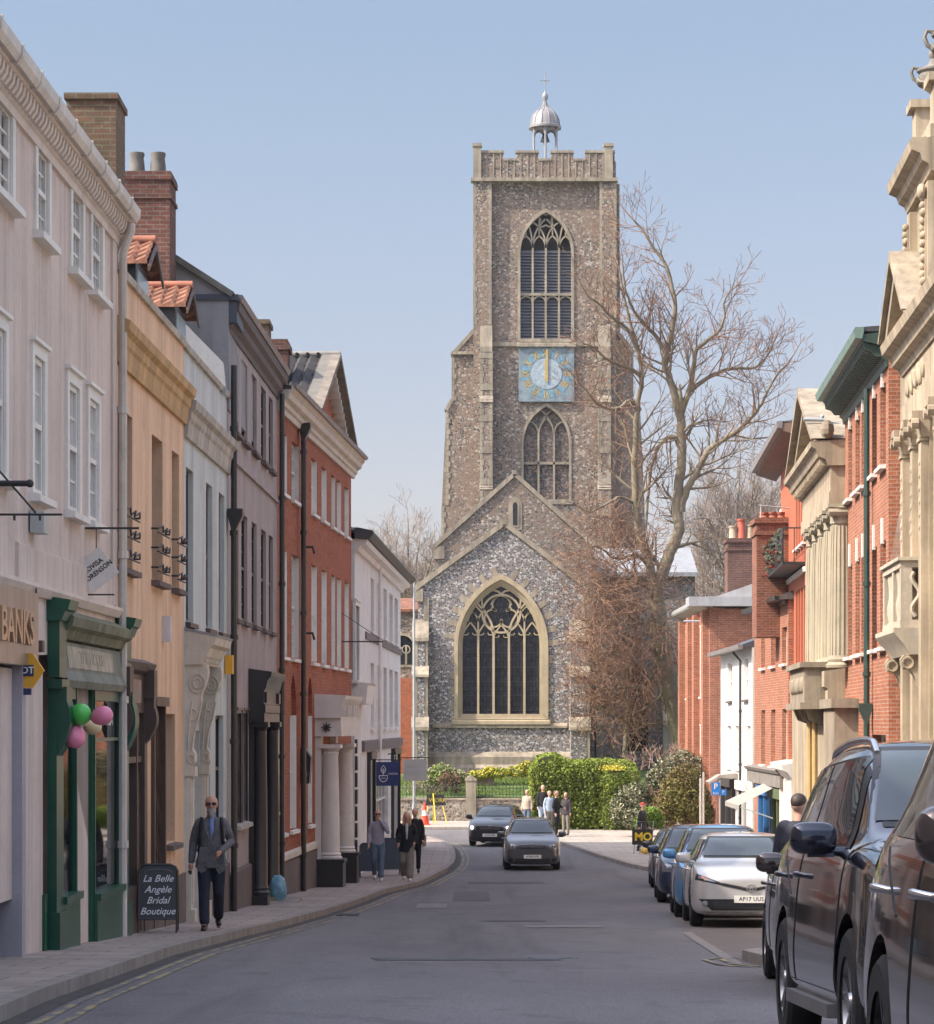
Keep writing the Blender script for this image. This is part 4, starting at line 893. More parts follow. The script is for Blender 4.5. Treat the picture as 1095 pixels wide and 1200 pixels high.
# ------------------------------------------------------------------ left 2: orange building
q0, q1 = 42.36, 51.2
F = Fr((-4.97+.014*q0, q0), (-4.97+.014*q1, q1), 'L'); S = F.s; E = F.L; g = F.g(E)
b2 = thing('orange_townhouse', F(E/2, 0, g), 'orange stucco house with iron window guards, a moulded cornice and a parapet', 'building')
wz = [(S(143, 0)+.0, S(155)), (S(178), S(190.5)), (S(201.5), S(210))]
wz[0] = (.25, S(155))
gd_ = [(S(178), S(190), g-.2, 4.65), (S(194.5), S(205), 2.7, 4.55)]
shop = rect(.25, S(165), g-.2, 4.55)
mb = MB(); mb.wall(F, rect(0, E, g-.3, 10.05), [rect(a, b, 6.4, 8.38) for a, b in wz]+[rect(*x) for x in gd_]+[shop], 0, .35); body(F, mb, 0, E, 9.9, t=-.6); mb.build('wall', orange, b2)
for a, b in wz:
    window(F, b2, a, b, 6.4, 8.38, rec=.2, fm=brownpaint, pm=pane, rows=1, cols=2, sill=.12, sillm=plinth)
    gm = MB()
    for z in (6.55, 6.82, 7.08):
        m_ = (a+b)/2; w_ = (b-a)*.55
        gm.tube([F(m_-w_, 0, z), F(m_-w_, .09, z), F(m_-w_*.6, .13, z+.05), F(m_-w_*.2, .10, z-.02), F(m_, .14, z+.04), F(m_+w_*.2, .10, z-.02), F(m_+w_*.6, .13, z+.05), F(m_+w_, .09, z), F(m_+w_, 0, z)], .014, 5)
        gm.tube([F(m_-w_, .09, z-.05), F(m_, .13, z-.07), F(m_+w_, .09, z-.05)], .012, 5)
    gm.build('window_guard', iron, b2)
cornice(F, b2, 0, E, [(0, 8.9), (.05, 8.9), (.07, 9.0), (.07, 9.03), (.08, 9.12), (.11, 9.16), (.12, 9.26), (.18, 9.31), (.20, 9.42), (0, 9.50)], orangetrim)
cornice(F, b2, 0, E, [(-.36, 10.05), (.05, 10.05), (.07, 10.13), (-.36, 10.15)], paletrim, 'parapet_coping')
window(F, b2, gd_[1][0], gd_[1][1], 2.7, 4.55, rec=.18, fm=brownpaint, pm=pane, rows=1, sill=.12, sillm=plinth)
MB().box(F, gd_[0][0], gd_[0][1], -.3, -.22, g-.1, 4.2).box(F, gd_[0][0]-.08, gd_[0][0], -.1, .05, g-.1, 4.72).box(F, gd_[0][1], gd_[0][1]+.08, -.1, .05, g-.1, 4.72).box(F, gd_[0][0]-.12, gd_[0][1]+.12, -.1, .09, 4.65, 4.78).build('door', brownpaint, b2)
sf = MB(); sf.ext(F, [(0, 4.55), (.05, 4.55), (.05, 5.05), (.11, 5.1), (.15, 5.2), (0, 5.26)], .05, S(171), 'tz')
for s0 in (.05, S(165)-.05): sf.box(F, s0, s0+.26, 0, .06, F.g(s0)-.1, 4.6); console(sf, F, s0+.02, s0+.24, 4.75, 3.8, .18, .06); sf.box(F, s0-.02, s0+.28, 0, .19, 4.75, 5.12)
sf.box(F, .3, S(165), -.15, .05, g-.1, 2.3); sf.box(F, .3, S(165), -.12, .02, 3.9, 3.98); sf.box(F, S(158), S(158)+.06, -.12, .03, 2.3, 4.55)
sfo = sf.build('shopfront', brownpaint, b2)
MB().ext(F, [(.052, 4.68), (.065, 4.68), (.065, 4.98), (.052, 4.98)], .5, S(160), 'tz').build('fascia', mat('pinkish fascia', (.32, .23, .19), .7, .15, 3, .3), sfo)
MB().box(F, .3, S(165), -.2, -.1, 2.3, 4.55).build('pane', pane, sfo)
MB().box(F, S(165)+.2, E, 0, .04, g-.2, 2.18).build('plinth', plinth, b2)
bx = MB(); bx.box(F, S(190), S(190)+.12, 0, .12, F.z(190, 752), F.z(190, 722)); bx.build('alarm_box', mat('white plastic', (.6, .58, .6), .4), b2)
# dormers with pantiles behind the parapet
def dormer(F, root, s0, s1, tf, z0, zr, dep=1.2):
    d = MB(); d.box(F, s0+.06, s1-.06, tf-dep, tf, z0, zr-.38); c = (s0+s1)/2
    dd = d.build('dormer', blackpaint, root)
    wv = MB().box(F, s0+.14, s1-.14, tf, tf+.02, z0+.1, zr-.5).build('pane', paneblue, dd)
    # gable facing the street, ridge runs back
    h = .42
    for sg in (0, 1):
        e = s0-.06 if sg == 0 else s1+.06
        Fd = lambda a, t, z, e=e, c=c: F(c+(e-c)*(-t), tf+.18-a, z)
        tm = tiles(Fd, 0, dep+.2, zr-h, zr, -1, 0, pitch=.2, course=.22, amp=.03)
        tm.build('roof_tiles', pantile, dd)
    vb_ = MB(); vb_.ext(F, [(s0-.08, zr-h-.06), (c, zr-.03), (s1+.08, zr-h-.06), (s1+.08, zr-h-.14), (c, zr-.12), (s0-.08, zr-h-.14)], tf+.19, tf+.22, 'sz'); vb_.build('bargeboard', brownpaint, dd)
    MB().tube([F(c, tf+.2, zr+.02), F(c, tf-dep, zr+.02)], .07, 8).build('ridge_tile', terracotta, dd, 60)
dormer(F, b2, F.sq(49.6)-.68, F.sq(49.6)+.68, -.45, 10.0, 11.42, 1.0)
roof(F, b2, 0, E, 9.9, 11.2, 7, slate, ov=-.4)
# brick stacks between the cream and orange houses
Fp = Fc(57.5)
k1 = MB(); x0, x1 = Fp.x(145), Fp.x(199); zt = Fp.z(203)
k1.box(Fp, x0, x1, -.9, 0, 9.5, zt-.1).box(Fp, x0-.03, x1+.03, -.94, .03, zt-.1, zt).box(Fp, x0-.02, x1+.03, -.93, .03, zt-.42, zt-.36)
k1.box(Fp, x0-.01, x1+.02, -.93, .02, zt, zt+.04)
c_ = k1.build('chimney', oldbrick, b2)
for px in (157, 182): MB().lathe((Fp.x(px), Fp.q*.75+.4, zt+.03), [(.145, 0), (.13, .2), (.115, .32), (.13, .36), (.13, .4), (.1, .4)], 12).build('chimney_pot', mat('sooty clay', (.14, .13, .12), .8, .3, 4), c_, 40)
Fp = Fc(45.2); k1 = MB(); x0, x1 = Fp.x(78), Fp.x(136); zt = Fp.z(109)
k1.box(Fp, x0, x1, -.9, 0, 9.5, zt-.08).box(Fp, x0-.03, x1+.03, -.94, .04, zt-.08, zt); k1.build('chimney', oldbrick2, b1)
# ------------------------------------------------------------------ left 3: pale blue building
q0, q1 = 51.21, 59.05
F = Fr((-4.97+.014*q0, q0), (-4.97+.014*q1, q1), 'L'); S = F.s; E = F.L; g = F.g(E)
b3 = thing('pale_blue_townhouse', F(E/2, 0, g), 'pale blue stucco house with a cream scrolled door hood, right of the orange one', 'building')
uw = [(S(218), S(226.5)), (S(241.5), S(249)), (S(256.5), S(263))]; gw = [(S(237), S(246)), (S(252.5), S(262))]
ug = [rect(a, b, 5.97, 8.3) for a, b in uw]; gg = [rect(a, b, 2.75, 4.55) for a, b in gw]; door = rect(.55, S(233.5), g-.2, 4.3)
mb = MB(); mb.wall(F, rect(0, E, g-.3, 10.03), ug+gg+[door], 0, .35); body(F, mb, 0, E, 9.9, t=-.6); mb.build('wall', paleblue, b3)
for a, b in uw: window(F, b3, a, b, 5.97, 8.3, rec=.1, fm=brownpaint, pm=pane, rows=2, cols=2, sill=.08, sillm=brownpaint)
for a, b in gw: window(F, b3, a, b, 2.75, 4.55, rec=.1, fm=blackpaint, pm=paneblue, rows=1, cols=1, sill=.1, sillm=paletrim)
MB().box(F, .55, S(233.5), -.3, -.2, g-.1, 4.3).build('door', creamstone, b3)
cornice(F, b3, 0, E+.1, [(0, 8.72), (.05, 8.72), (.07, 8.82), (.07, 8.85), (.08, 8.95), (.11, 9.0), (.12, 9.1), (.18, 9.15), (.20, 9.26), (0, 9.34)], paletrim)
cornice(F, b3, 0, E, [(-.36, 10.03), (.05, 10.03), (.07, 10.11), (-.36, 10.13)], paletrim, 'parapet_coping')
cornice(F, b3, S(235), E, [(0, g-.2), (.04, g-.2), (.04, 2.0), (0, 2.02)], plinth, 'plinth')
hd = MB(); sa, sb = .12, S(236)
hd.ext(F, [(0, 5.30), (.27, 5.30), (.29, 5.38), (.33, 5.42), (.38, 5.55), (.45, 5.60), (.48, 5.72), (.0, 5.82)], sa-.05, sb+.05, 'tz')
s = sa+.05
while s < sb-.05: hd.box(F, s, s+.06, .2, .315, 5.34, 5.40); s += .13
hdo = hd.build('door_hood', creamstone, b3)
MB().ext(F, [(0, 5.82), (.49, 5.72), (.50, 5.75), (0, 5.86)], sa-.06, sb+.06, 'tz').build('lead_flashing', leadgrey, hdo)
cs = MB()
for s0 in (sa, sb-.24):
    pts = [(0, 5.3), (.34, 5.3)]+[(.34-.014*i+.03*math.sin(i*1.1), 5.3-i*.11) for i in range(1, 6)]+[(.21, 4.55), (.14, 4.3), (.11, 4.05), (.16, 3.95), (.16, 3.83), (.09, 3.75), (0, 3.7)]
    cs.ext(F, pts, s0, s0+.22, 'tz')
    for (r, t, z) in ((.115, .19, 5.02), (.06, .19, 5.02), (.05, .10, 3.88), (.07, .12, 4.55)):
        for e in (s0-.012, s0+.232): cs.tube([F(e, t+r*math.cos(a), z+r*math.sin(a)*1.25) for a in [2*math.pi*k/16 for k in range(17)]], .013, 5)
    for e in (s0-.01,): cs.tube([F(e, .26, 4.75), F(e, .21, 4.5), F(e, .14, 4.25), F(e, .11, 4.0)], .014, 5); cs.tube([F(e, .12, 4.75), F(e, .08, 4.5), F(e, .06, 4.2), F(e, .05, 4.0)], .014, 5)
cs.build('console', creamstone, hdo, 30)
pl = MB()
for s0 in (sa, sb-.24): pl.box(F, s0-.02, s0+.26, 0, .1, g, 3.75).box(F, s0-.05, s0+.29, 0, .16, g, g+.55).box(F, s0+.03, s0+.21, .1, .12, g+.65, 3.6).box(F, s0-.05, s0+.29, 0, .16, 3.62, 3.76)
pl.build('door_pilaster', creamstone, hdo)
pipe(F, b3, E-.08, .12, g, 10.6, blackpaint, .055, hopper=7.9)
MB().box(F, S(263), S(263)+.2, .01, .14, F.z(264, 790), F.z(264, 768)).build('alarm_box', mat('amber plastic', (.72, .36, .03)), b3)
dormer(F, b3, F.sq(55.3)-.68, F.sq(55.3)+.68, -.45, 10.0, 11.5, 1.0)
# pale gable and party wall above the parapet
Fg = Fc(58.9); gb = MB(); gb.ext(Fg, Fg.p((185, 480), (268, 480), (268, 347), (198, 299), (120, 345), (120, 480)), -6, 0, 'sz')
gb.build('gable_wall', greycol, b3)
rv = MB(); ribbon(rv, Fg, Fg.p((197, 297), (273, 346)), .10, .12, -6.1); ribbon(rv, Fg, Fg.p((197, 297), (118, 345)), .10, .12, -6.1); rv.build('verge', mat('mossy verge', (.16, .155, .14), .9, .2, 4, .3), b3)
fl2 = MB(); fl2.ext(Fc(57.5), Fc(57.5).p((213, 400), (218, 380), (262, 425), (266, 466), (215, 425)), -.05, 0, 'sz'); fl2.build('lead_flashing', leadgrey, b3)
# ------------------------------------------------------------------ left 4: grey building
q0, q1 = 59.1, 71.45
F = Fr((-4.94+.0135*q0, q0), (-4.94+.0135*q1, q1), 'L'); S = F.s; E = F.L; g = F.g(E)
b4 = thing('mauve_grey_townhouse', F(E/2, 0, g), 'mauve grey three-storey house with black sash windows and a black columned doorcase', 'building')
c2 = [(S(273.5), S(279.5)), (S(283), S(290)), (S(295), S(301)), (S(306), S(312)), (S(315.2), S(320))]
r0 = [(S(275.5), S(281)), (S(283), S(288.5)), (S(316), S(321))]
holes = [rect(a, b, 9.6, 11.05) for a, b in c2]+[rect(a, b, 6.3, 8.24) for a, b in c2]+[rect(a, b, 2.62, 4.6) for a, b in r0]
da, db = S(291.5), S(309)
holes.append(rect(da+.5, db-.5, g-.2, 3.6))
mb = MB(); mb.wall(F, rect(0, E, g-.3, 11.6), holes, 0, .35); body(F, mb, 0, E, 11.55, t=-.6); mb.build('wall', greystucco, b4)
for a, b in c2:
    window(F, b4, a, b, 9.6, 11.05, rec=.08, fm=blackpaint, pm=pane, rows=2, cols=3, sill=.1, sillm=plinth)
    window(F, b4, a, b, 6.3, 8.24, rec=.08, fm=blackpaint, pm=pane, rows=3, cols=3, sill=.1, sillm=plinth)
for a, b in r0: window(F, b4, a, b, 2.62, 4.6, rec=.08, fm=blackpaint, pm=pane, rows=3, cols=3, sill=.12, sillm=paletrim, archi=.06)
cornice(F, b4, 0, E, [(0, 9.02), (.05, 9.02), (.05, 9.08), (0, 9.1)], greystucco, 'string_course')
cornice(F, b4, 0, E, [(0, g-.2), (.06, g-.2), (.06, 1.78), (0, 1.82)], plinth, 'plinth')
cornice(F, b4, -.05, E+.05, [(0, 11.2), (.03, 11.2), (.04, 11.3), (.12, 11.38), (.13, 11.5), (.20, 11.56), (.22, 11.74), (.20, 11.76), (-.3, 11.76), (-.3, 11.4), (0, 11.4)], mat('dark brown cornice', (.10, .08, .075), .7, .15, 2, .3))
MB().ext(F, [(.16, 11.77), (.24, 11.71), (.28, 11.80), (.26, 11.83), (.16, 11.84)], -.05, E+.1, 'tz').build('gutter', mat('grey gutter', (.22, .20, .20), .5, .1, 3, .3), b4)
roof(F, b4, 0, E, 11.78, 12.25, 9, slate, ov=.2)
MB().box(Fc(59.0), Fc(59).x(232), Fc(59).x(278), -1.2, .05, 11.35, 11.72).box(Fc(59.0), Fc(59).x(229), Fc(59).x(280), -1.2, .12, 11.72, 11.82).build('side_eaves', mat('dark fascia paint', (.04, .05, .07), .5, .15, 3), b4)
pipe(F, b4, E-.2, .12, g, 11.3, blackpaint, .055, hopper=None)
# black doorcase
dc = MB(); gd0 = F.g(da)
for s0 in (da, db-.42):
    ctr = (s0+.21, .18)
    dc.box(F, s0-.04, s0+.46, 0, .36, gd0-.05, gd0+.28)
    dc.lathe((ctr[0], ctr[1], gd0+.28), [(.19, 0), (.2, .06), (.17, .1), (.18, .14), (.155, .2), (.15, 1.6), (.13, 3.0), (.14, 3.04), (.13, 3.08), (.17, 3.16)], 14, F=F)
    dc.box(F, s0-.0, s0+.42, .02, .36, gd0+3.44, gd0+3.53); dc.box(F, s0+.02, s0+.40, -.01, .1, gd0, gd0+3.5)
z = gd0+3.53; dc.ext(F, [(0, z), (.30, z), (.30, z+.16), (.32, z+.18), (.32, z+.32), (.29, z+.34), (.29, z+.58), (.33, z+.64), (.36, z+.78), (.42, z+.84), (.44, z+.94), (0, z+1.0)], da-.06, db+.06, 'tz')
for s_ in (da+.2, db-.2): dc.box(F, s_-.18, s_+.18, .25, .34, z+.36, z+.56)
dco = dc.build('doorcase', blackpaint, b4, 35)
MB().box(F, da+.5, db-.5, -.3, -.22, gd0, gd0+2.2).box(F, da+.5, db-.5, -.3, -.2, gd0+2.2, gd0+2.3).build('door', blackpaint, dco)
MB().box(F, da-.25, db+.2, .0, .75, gd0-.1, gd0+.06).build('step', KERB, dco)
Fp = Fc(70); k1 = MB(); x0, x1 = Fp.x(298), Fp.x(314); zt = Fp.z(376); k1.box(Fp, x0, x1, -.9, 0, 11, zt).box(Fp, x0-.05, x1+.04, -.95, .04, zt-.06, zt+.03).build('chimney', oldbrick2, b4)
# ------------------------------------------------------------------ left 5: red brick building with pediment
q0, q1 = 71.5, 91.0
F = Fr((-7.24+.0456*q0, q0), (-7.24+.0456*q1, q1), 'L'); S = F.s; E = F.L; g = F.g(E)
b5 = thing('red_brick_townhouse', F(E/2, 0, g), 'red brick house with tall white windows, a white pediment and a white columned porch', 'building')
c5 = [(329, 336.5), (342, 350.5), (365, 371.5), (377, 383), (388.5, 393), (395, 400), (404, 409)]
c5 = [(S(a), S(b)) for a, b in c5]
gl = [(S(326.5), S(334)), (S(340), S(347.5)), (S(361), S(366))]
holes = [rect(a, b, 9.35, 10.62) for a, b in c5]+[rect(a, b, 5.87, 8.13) for a, b in c5]+[seg_arch(a, b, 2.1, 5.5, (b-a)*.5) for a, b in gl]
mb = MB(); mb.wall(F, rect(0, E, g-.3, 11.3), holes, 0, .3); body(F, mb, 0, E, 11.2, t=-.35); mb.build('wall', redbrick_soft, b5)
wr = MB()
for a, b in c5:
    window(F, b5, a, b, 9.35, 10.62, rec=.12, fm=whitepaint, pm=whiteblind, rows=2, cols=2, sill=.08)
    window(F, b5, a, b, 5.87, 8.13, rec=.12, fm=whitepaint, pm=whiteblind, rows=3, cols=2, sill=.08)
    for z0, z1 in ((9.35, 10.62), (5.87, 8.13)): wr.box(F, b-.012, b, -.14, -.002, z0, z1).box(F, a, a+.012, -.14, -.002, z0, z1)
for a, b in gl:
    window(F, b5, a, b, 2.1, 4.6, rec=.14, fm=whitepaint, pm=whiteblind, rows=3, cols=2, sill=.08); MB().box(F, a, b, -.2, -.1, 4.6, 5.5).build('arch_panel', redbrick_soft, b5)
    wr.box(F, b-.012, b, -.14, -.002, 2.1, 4.6)
wr.build('reveal_lining', whitepaint, b5)
cornice(F, b5, -.0, E+.35, [(0, 10.98), (.06, 10.98), (.08, 11.08), (.13, 11.11), (.14, 11.2), (.24, 11.25), (.27, 11.36), (.33, 11.42), (.35, 11.5), (0, 11.55)], creamstone)
MB().ext(F, [(.33, 11.5), (.40, 11.46), (.43, 11.55), (.33, 11.58)], 0, E+.3, 'tz').build('gutter', mat('grey gutter', (.22, .20, .20)), b5)
cornice(F, b5, 0, E, [(0, g-.2), (.05, g-.2), (.05, 1.45), (0, 1.5)], plinth, 'plinth'); cornice(F, b5, 0, E, [(0, 1.5), (.08, 1.5), (.08, 1.62), (0, 1.66)], creamstone, 'plinth_band')
# pediment with cross roof
pa, pb = S(373, .3), S(413, .3); pm_ = (pa+pb)/2; zb, za = 11.55, F.z(392, 414, .3)
pd = MB(); pd.ext(F, [(pa+.2, zb-.05), (pb-.2, zb-.05), (pm_, za-.15)], -.3, .02, 'sz'); pdo = pd.build('pediment', redbrick_soft, b5)
rk_ = MB(); 
for e in (pa, pb):
    d = 1 if e == pa else -1
    rk_.ext(F, [(e-d*.15, zb-.02), (e+d*.35, zb-.02), (pm_, za-.30), (pm_, za)], -.02, .20, 'sz'); MB().ext(F, [(e-d*.22, zb+.03), (e+d*.05, zb+.03), (pm_, za-.08), (pm_, za+.06)], .2, .42, 'sz').build('verge', mat('weathered rake top', (.20, .17, .14), .9, .25, 3, .4), pdo)
    n = 11
    for i in range(n):
        k = (i+.6)/n; s_ = e+d*.32+(pm_-e-d*.32)*k; z_ = zb+(za-.3-zb)*k; rk_.box(F, s_-.07, s_+.07, .02, .28, z_-.16, z_)
rk_.build('raking_cornice', creamstone, pdo)
F_ = lambda a, t, z: F(a, t, z)
for e, nm in ((pa-.15, 1), (pb+.15, 1)):
    Fd = lambda a, t, z, e=e: F(pm_+(e-pm_)*(-t), .38-a, z)
    tm = tiles(Fd, .45, 5.5, zb, za+.02, -1, 0, pitch=.26, course=.34, amp=.04); tm.build('pediment_roof', pantileblack, pdo)
    MB().ext(lambda a, t, z, e=e: F(pm_+(e-pm_)*(-t), .38-a, z), [(-1.02, zb+.02), (0, za+.06), (0, za-.02), (-1.02, zb-.06)], 0, .42, 'tz').build('verge', mat('lead grey verge', (.15, .14, .12), .7, .2, 3, .3), pdo)
MB().tube([F(pm_, .4, za+.04), F(pm_, -5, za+.04)], .08, 8).build('ridge_tile', mat('grey ridge', (.2, .19, .18), .8, .2, 4), pdo, 60)
roof(F, b5, 0, E+.2, 11.5, 12.6, 9, slate, ov=.3)
Fp = Fc(80); k1 = MB(); x0, x1 = Fp.x(314), Fp.x(337); zt = Fp.z(397); k1.box(Fp, x0, x1, -.9, 0, 11, zt).box(Fp, x0-.05, x1+.05, -.95, .05, zt-.25, zt-.1).build('chimney', oldbrick, b5)
pipe(F, b5, S(356, .12), .12, g, 11.1, blackpaint, .06, hopper=10.9)
MB().ext(F, [(.0, F.z(354, 918)), (.2, F.z(354, 918)), (.24, F.z(354, 888)), (.1, F.z(354, 876)), (.0, F.z(354, 876))], S(352), S(352)+.3, 'tz').build('rainwater_hopper', blackpaint, b5)
for py in (641, 742):
    MB().tube([F(S(355)+.2, .0, F.z(356, py)), F(S(355)+.2, .2, F.z(356, py)), F(S(355)+.2, .24, F.z(356, py)-.15)], .03, 5).build('wall_light', iron, b5)
# porch
pa_, pb_ = S(369), S(369)+3.7; gp_ = F.g(pa_); tP = .62; pw = mat('porch white', (.66, .61, .56), .6, .06, 2, .12, .05)
po = MB(); po.box(F, pa_, pb_, -.02, tP, 4.12, 4.55)
po.ext(F, [(0, 4.55), (tP, 4.55), (tP+.02, 4.85), (tP+.05, 4.9), (tP+.11, 5.0), (tP+.13, 5.08), (0, 5.12)], pa_-.08, pb_+.08, 'tz')
for k in range(9): s_ = pa_+.15+k*(pb_-pa_-.3)/8; po.box(F, s_-.05, s_+.05, tP-.01, tP+.04, 4.58, 4.84)
for k in range(7): t0_ = .1+k*.13; po.box(F, pa_-.03, pa_, t0_, t0_+.06, 4.58, 4.84)
poo = po.build('porch', pw, b5)
for i, s_ in enumerate((pa_+.28, pb_-.28)):
    cm = MB(); cm.lathe((s_, tP-.28, gp_+.75), [(.27, 0), (.28, .05), (.24, .09), (.26, .12), (.22, .17), (.215, 1.0), (.18, 2.45), (.2, 2.5), (.18, 2.54), (.25, 2.62)], 20, F=F); cm.box(F, s_-.26, s_+.26, tP-.54, tP-.02, gp_+3.37, gp_+3.46)
    cm.build('column', pw, poo, 35)
    cm = MB(); cm.box(F, s_-.22, s_+.22, -.02, .14, gp_+.7, 4.12); cm.build('pilaster', pw, poo)
    MB().box(F, s_-.32, s_+.32, -.0, tP+.05, gp_-.1, gp_+.68).box(F, s_-.35, s_+.35, 0, tP+.08, gp_+.68, gp_+.76).build('column_plinth', blackpaint, poo)
MB().ext(Fc(1), [(0, 0)]*3, 0, 0, 'sz') if False else None
st_ = MB(); cs_ = (pa_-.035, tP*.45, 4.33)
for k in range(8):
    a = math.pi/4*k; st_.tube([F(cs_[0], cs_[1], cs_[2]), F(cs_[0], cs_[1]+.13*math.cos(a), cs_[2]+.13*math.sin(a))], [.03, .006], 5)
st_.build('star_ornament', iron, poo)
# sign wire bracket across at first floor level
F2 = Fc(88); bk = thing('banner_pole', F2(F2.x(410), 0, F2.z(752)), 'thin black pole with a diagonal stay reaching out from the red brick house', 'bracket')
MB().tube([F2(F2.x(374), 0, F2.z(752)), F2(F2.x(449), 0, F2.z(752))], .018, 5).tube([F2(F2.x(376), 0, F2.z(702)), F2(F2.x(448), 0, F2.z(750))], .008, 4).build('pole', iron, bk)
# ------------------------------------------------------------------ left 6: white building
q0, q1 = 91.2, 120
F = Fr((-5.1+.023*q0, q0), (-5.1+.023*q1, q1), 'L'); S = F.s; E = F.L; g = F.g(E)
b6 = thing('white_corner_house', F(E/2, 0, g), 'white painted corner house with a black eaves gutter beyond the red brick house', 'building')
up = [(S(p), S(p+4)) for p in (434.5, 442.5, 449.5, 456.5, 462.5)]
holes = [rect(a, b, 7.15, 8.7) for a, b in up]+[rect(a, b, 4.3, 6.2) for a, b in up]+[rect(S(416), S(420.5), 5.6, 7.6)]
dd = [(S(431), S(436.5)), (S(459), S(466))]; holes += [rect(a, b, F.g(a)-.1, 3.2) for a, b in dd]; holes.append(rect(S(441.5), S(455), 1.0, 3.1))
mb = MB(); mb.wall(F, rect(0, E, g-.3, 9.35), holes, 0, .3); body(F, mb, 0, E, 9.3, t=-.4); mb.build('wall', whitestucco, b6)
for a, b in up: window(F, b6, a, b, 7.15, 8.7, rec=.12, pm=panelight, rows=2, sill=.08); window(F, b6, a, b, 4.3, 6.2, rec=.12, pm=panelight, rows=2, sill=.08)
window(F, b6, S(416), S(420.5), 5.6, 7.6, rec=.1, pm=panelight, rows=2, sill=.1, archi=.12)
for a, b in dd: MB().box(F, a, b, -.28, -.2, F.g(a), 3.2).box(F, a-.25, a, 0, .1, F.g(a), 3.4).box(F, b, b+.25, 0, .1, F.g(a), 3.4).box(F, a-.25, b+.25, 0, .14, 3.4, 3.6).build('door', blackpaint, b6)
window(F, b6, S(441.5), S(455), 1.0, 3.1, rec=.1, pm=pane, rows=1, cols=4, sill=.1)
cornice(F, b6, 0, E+.3, [(0, 9.05), (.1, 9.05), (.14, 9.18), (.3, 9.22), (.34, 9.34), (0, 9.38)], whitepaint)
MB().ext(F, [(.0, 9.38), (.40, 9.36), (.52, 9.50), (.48, 9.58), (.1, 9.66), (0, 9.66)], -.1, E+.45, 'tz').build('gutter', mat('black gutter', (.05, .05, .055), .5, .2, 3), b6)
roof(F, b6, 0, E+.3, 9.6, 10.6, 8, slate, ov=.3, hip=2)
cornice(F, b6, S(428), E, [(0, 6.82), (.05, 6.82), (.05, 7.02), (0, 7.04)], mat('grey band', (.16, .14, .14), .7), 'string_course')
cornice(F, b6, S(424), E, [(0, 3.64), (.08, 3.64), (.10, 3.92), (0, 3.95)], mat('grey band', (.16, .14, .14)), 'fascia')
cornice(F, b6, 0, S(424.5), [(0, 4.95), (.3, 4.95), (.35, 5.45), (.4, 5.5), (0, 5.55)], whitepaint, 'bay_cornice')
qn = MB(); z = g
for k in range(9): qn.box(F, .05, .5 if k % 2 else .35, 0, .06, z+.02, z+.40); z += .45
qn.build('quoin', blackpaint, b6)
pipe(F, b6, S(445, .1), .12, g+2.8, 9.2, whitepaint, .05)
MB().tube([F(S(462, .3), .1, 3.45), F(S(462, .3), .35, 3.5), F(S(462, .3), .35, 3.3)], .02, 5).lathe((S(462, .3), .35, 3.0), [(.06, 0), (.1, .2), (.03, .3)], 6, F=F).build('lantern', iron, b6)
# hanging navy and white boards
F2 = Fc(97); ns = thing('navy_hanging_sign', F2(F2.x(455), 0, F2.z(907)), 'navy hanging board with a white leaf and bowl emblem beside the white corner house', 'hanging sign')
MB().box(F2, F2.x(441), F2.x(468), 0, .04, F2.z(921), F2.z(893)).build('board', mat('navy blue sign', (.018, .03, .13), .45, .08, 3), ns)
mb = MB(); cx_, cz_ = F2.x(449.5), F2.z(907.5); u = F2.k
ribbon(mb, F2, [(cx_+x*u, cz_+z*u) for x, z in ((-5, -1.5), (5, -1.5), (4.6, -5), (2.8, -7.8), (0, -8.8), (-2.8, -7.8), (-4.6, -5), (-5, -1.5))], .022, .048, .04)
ribbon(mb, F2, [(cx_+x*u, cz_+z*u) for x, z in ((0, -1.5), (0, 7))], .018, .048, .04)
ribbon(mb, F2, [(cx_+x*u, cz_+z*u) for x, z in ((0, 1), (-2.6, 3.8), (-2.4, 7), (0, 10.5), (2.4, 7), (2.6, 3.8), (0, 1))], .02, .048, .04)
ribbon(mb, F2, [(cx_+x*u, cz_+z*u) for x, z in ((-2, 5.6), (0, 3.6), (2, 5.6))], .014, .048, .04); ribbon(mb, F2, [(cx_+x*u, cz_+z*u) for x, z in ((-2.6, -4.6), (2.6, -4.6))], .014, .048, .04)
mb.build('emblem', whitepaint, ns); mb = MB(); add_text(mb, lambda x, y, z: F2(F2.x(461)+x, .042+z, cz_+.6*u+y), 'UNFURL', .075, depth=.002); mb.build('lettering', whitepaint, ns)
MB().tube([F2(F2.x(432), 0, F2.z(890.5)), F2(F2.x(471), 0, F2.z(890.5))], .014, 5).tube([F2(F2.x(444), .02, F2.z(893)), F2(F2.x(444), .02, F2.z(890))], .008, 4).tube([F2(F2.x(465), .02, F2.z(893)), F2(F2.x(465), .02, F2.z(890))], .008, 4).build('bracket', iron, ns)
F2 = Fc(112); ws = thing('white_hanging_sign', F2(F2.x(486), 0, F2.z(902)), 'blank-looking white hanging board with faint lettering right of the navy one', 'hanging sign')
MB().box(F2, F2.x(473), F2.x(500), 0, .04, F2.z(915), F2.z(890)).build('board', mat('pale sign board', (.50, .50, .47), .6, .05, 3), ws)
mb = MB()
for txt, y_ in (('GILES', 898), ('HOUSE', 906)): add_text(mb, lambda x, y, z, y_=y_: F2(F2.x(483)+x, .042+z, F2.z(y_)+y), txt, .15, depth=.002, xs=1)
mb.build('lettering', mat('faint green lettering', (.36, .40, .37), .7), ws)
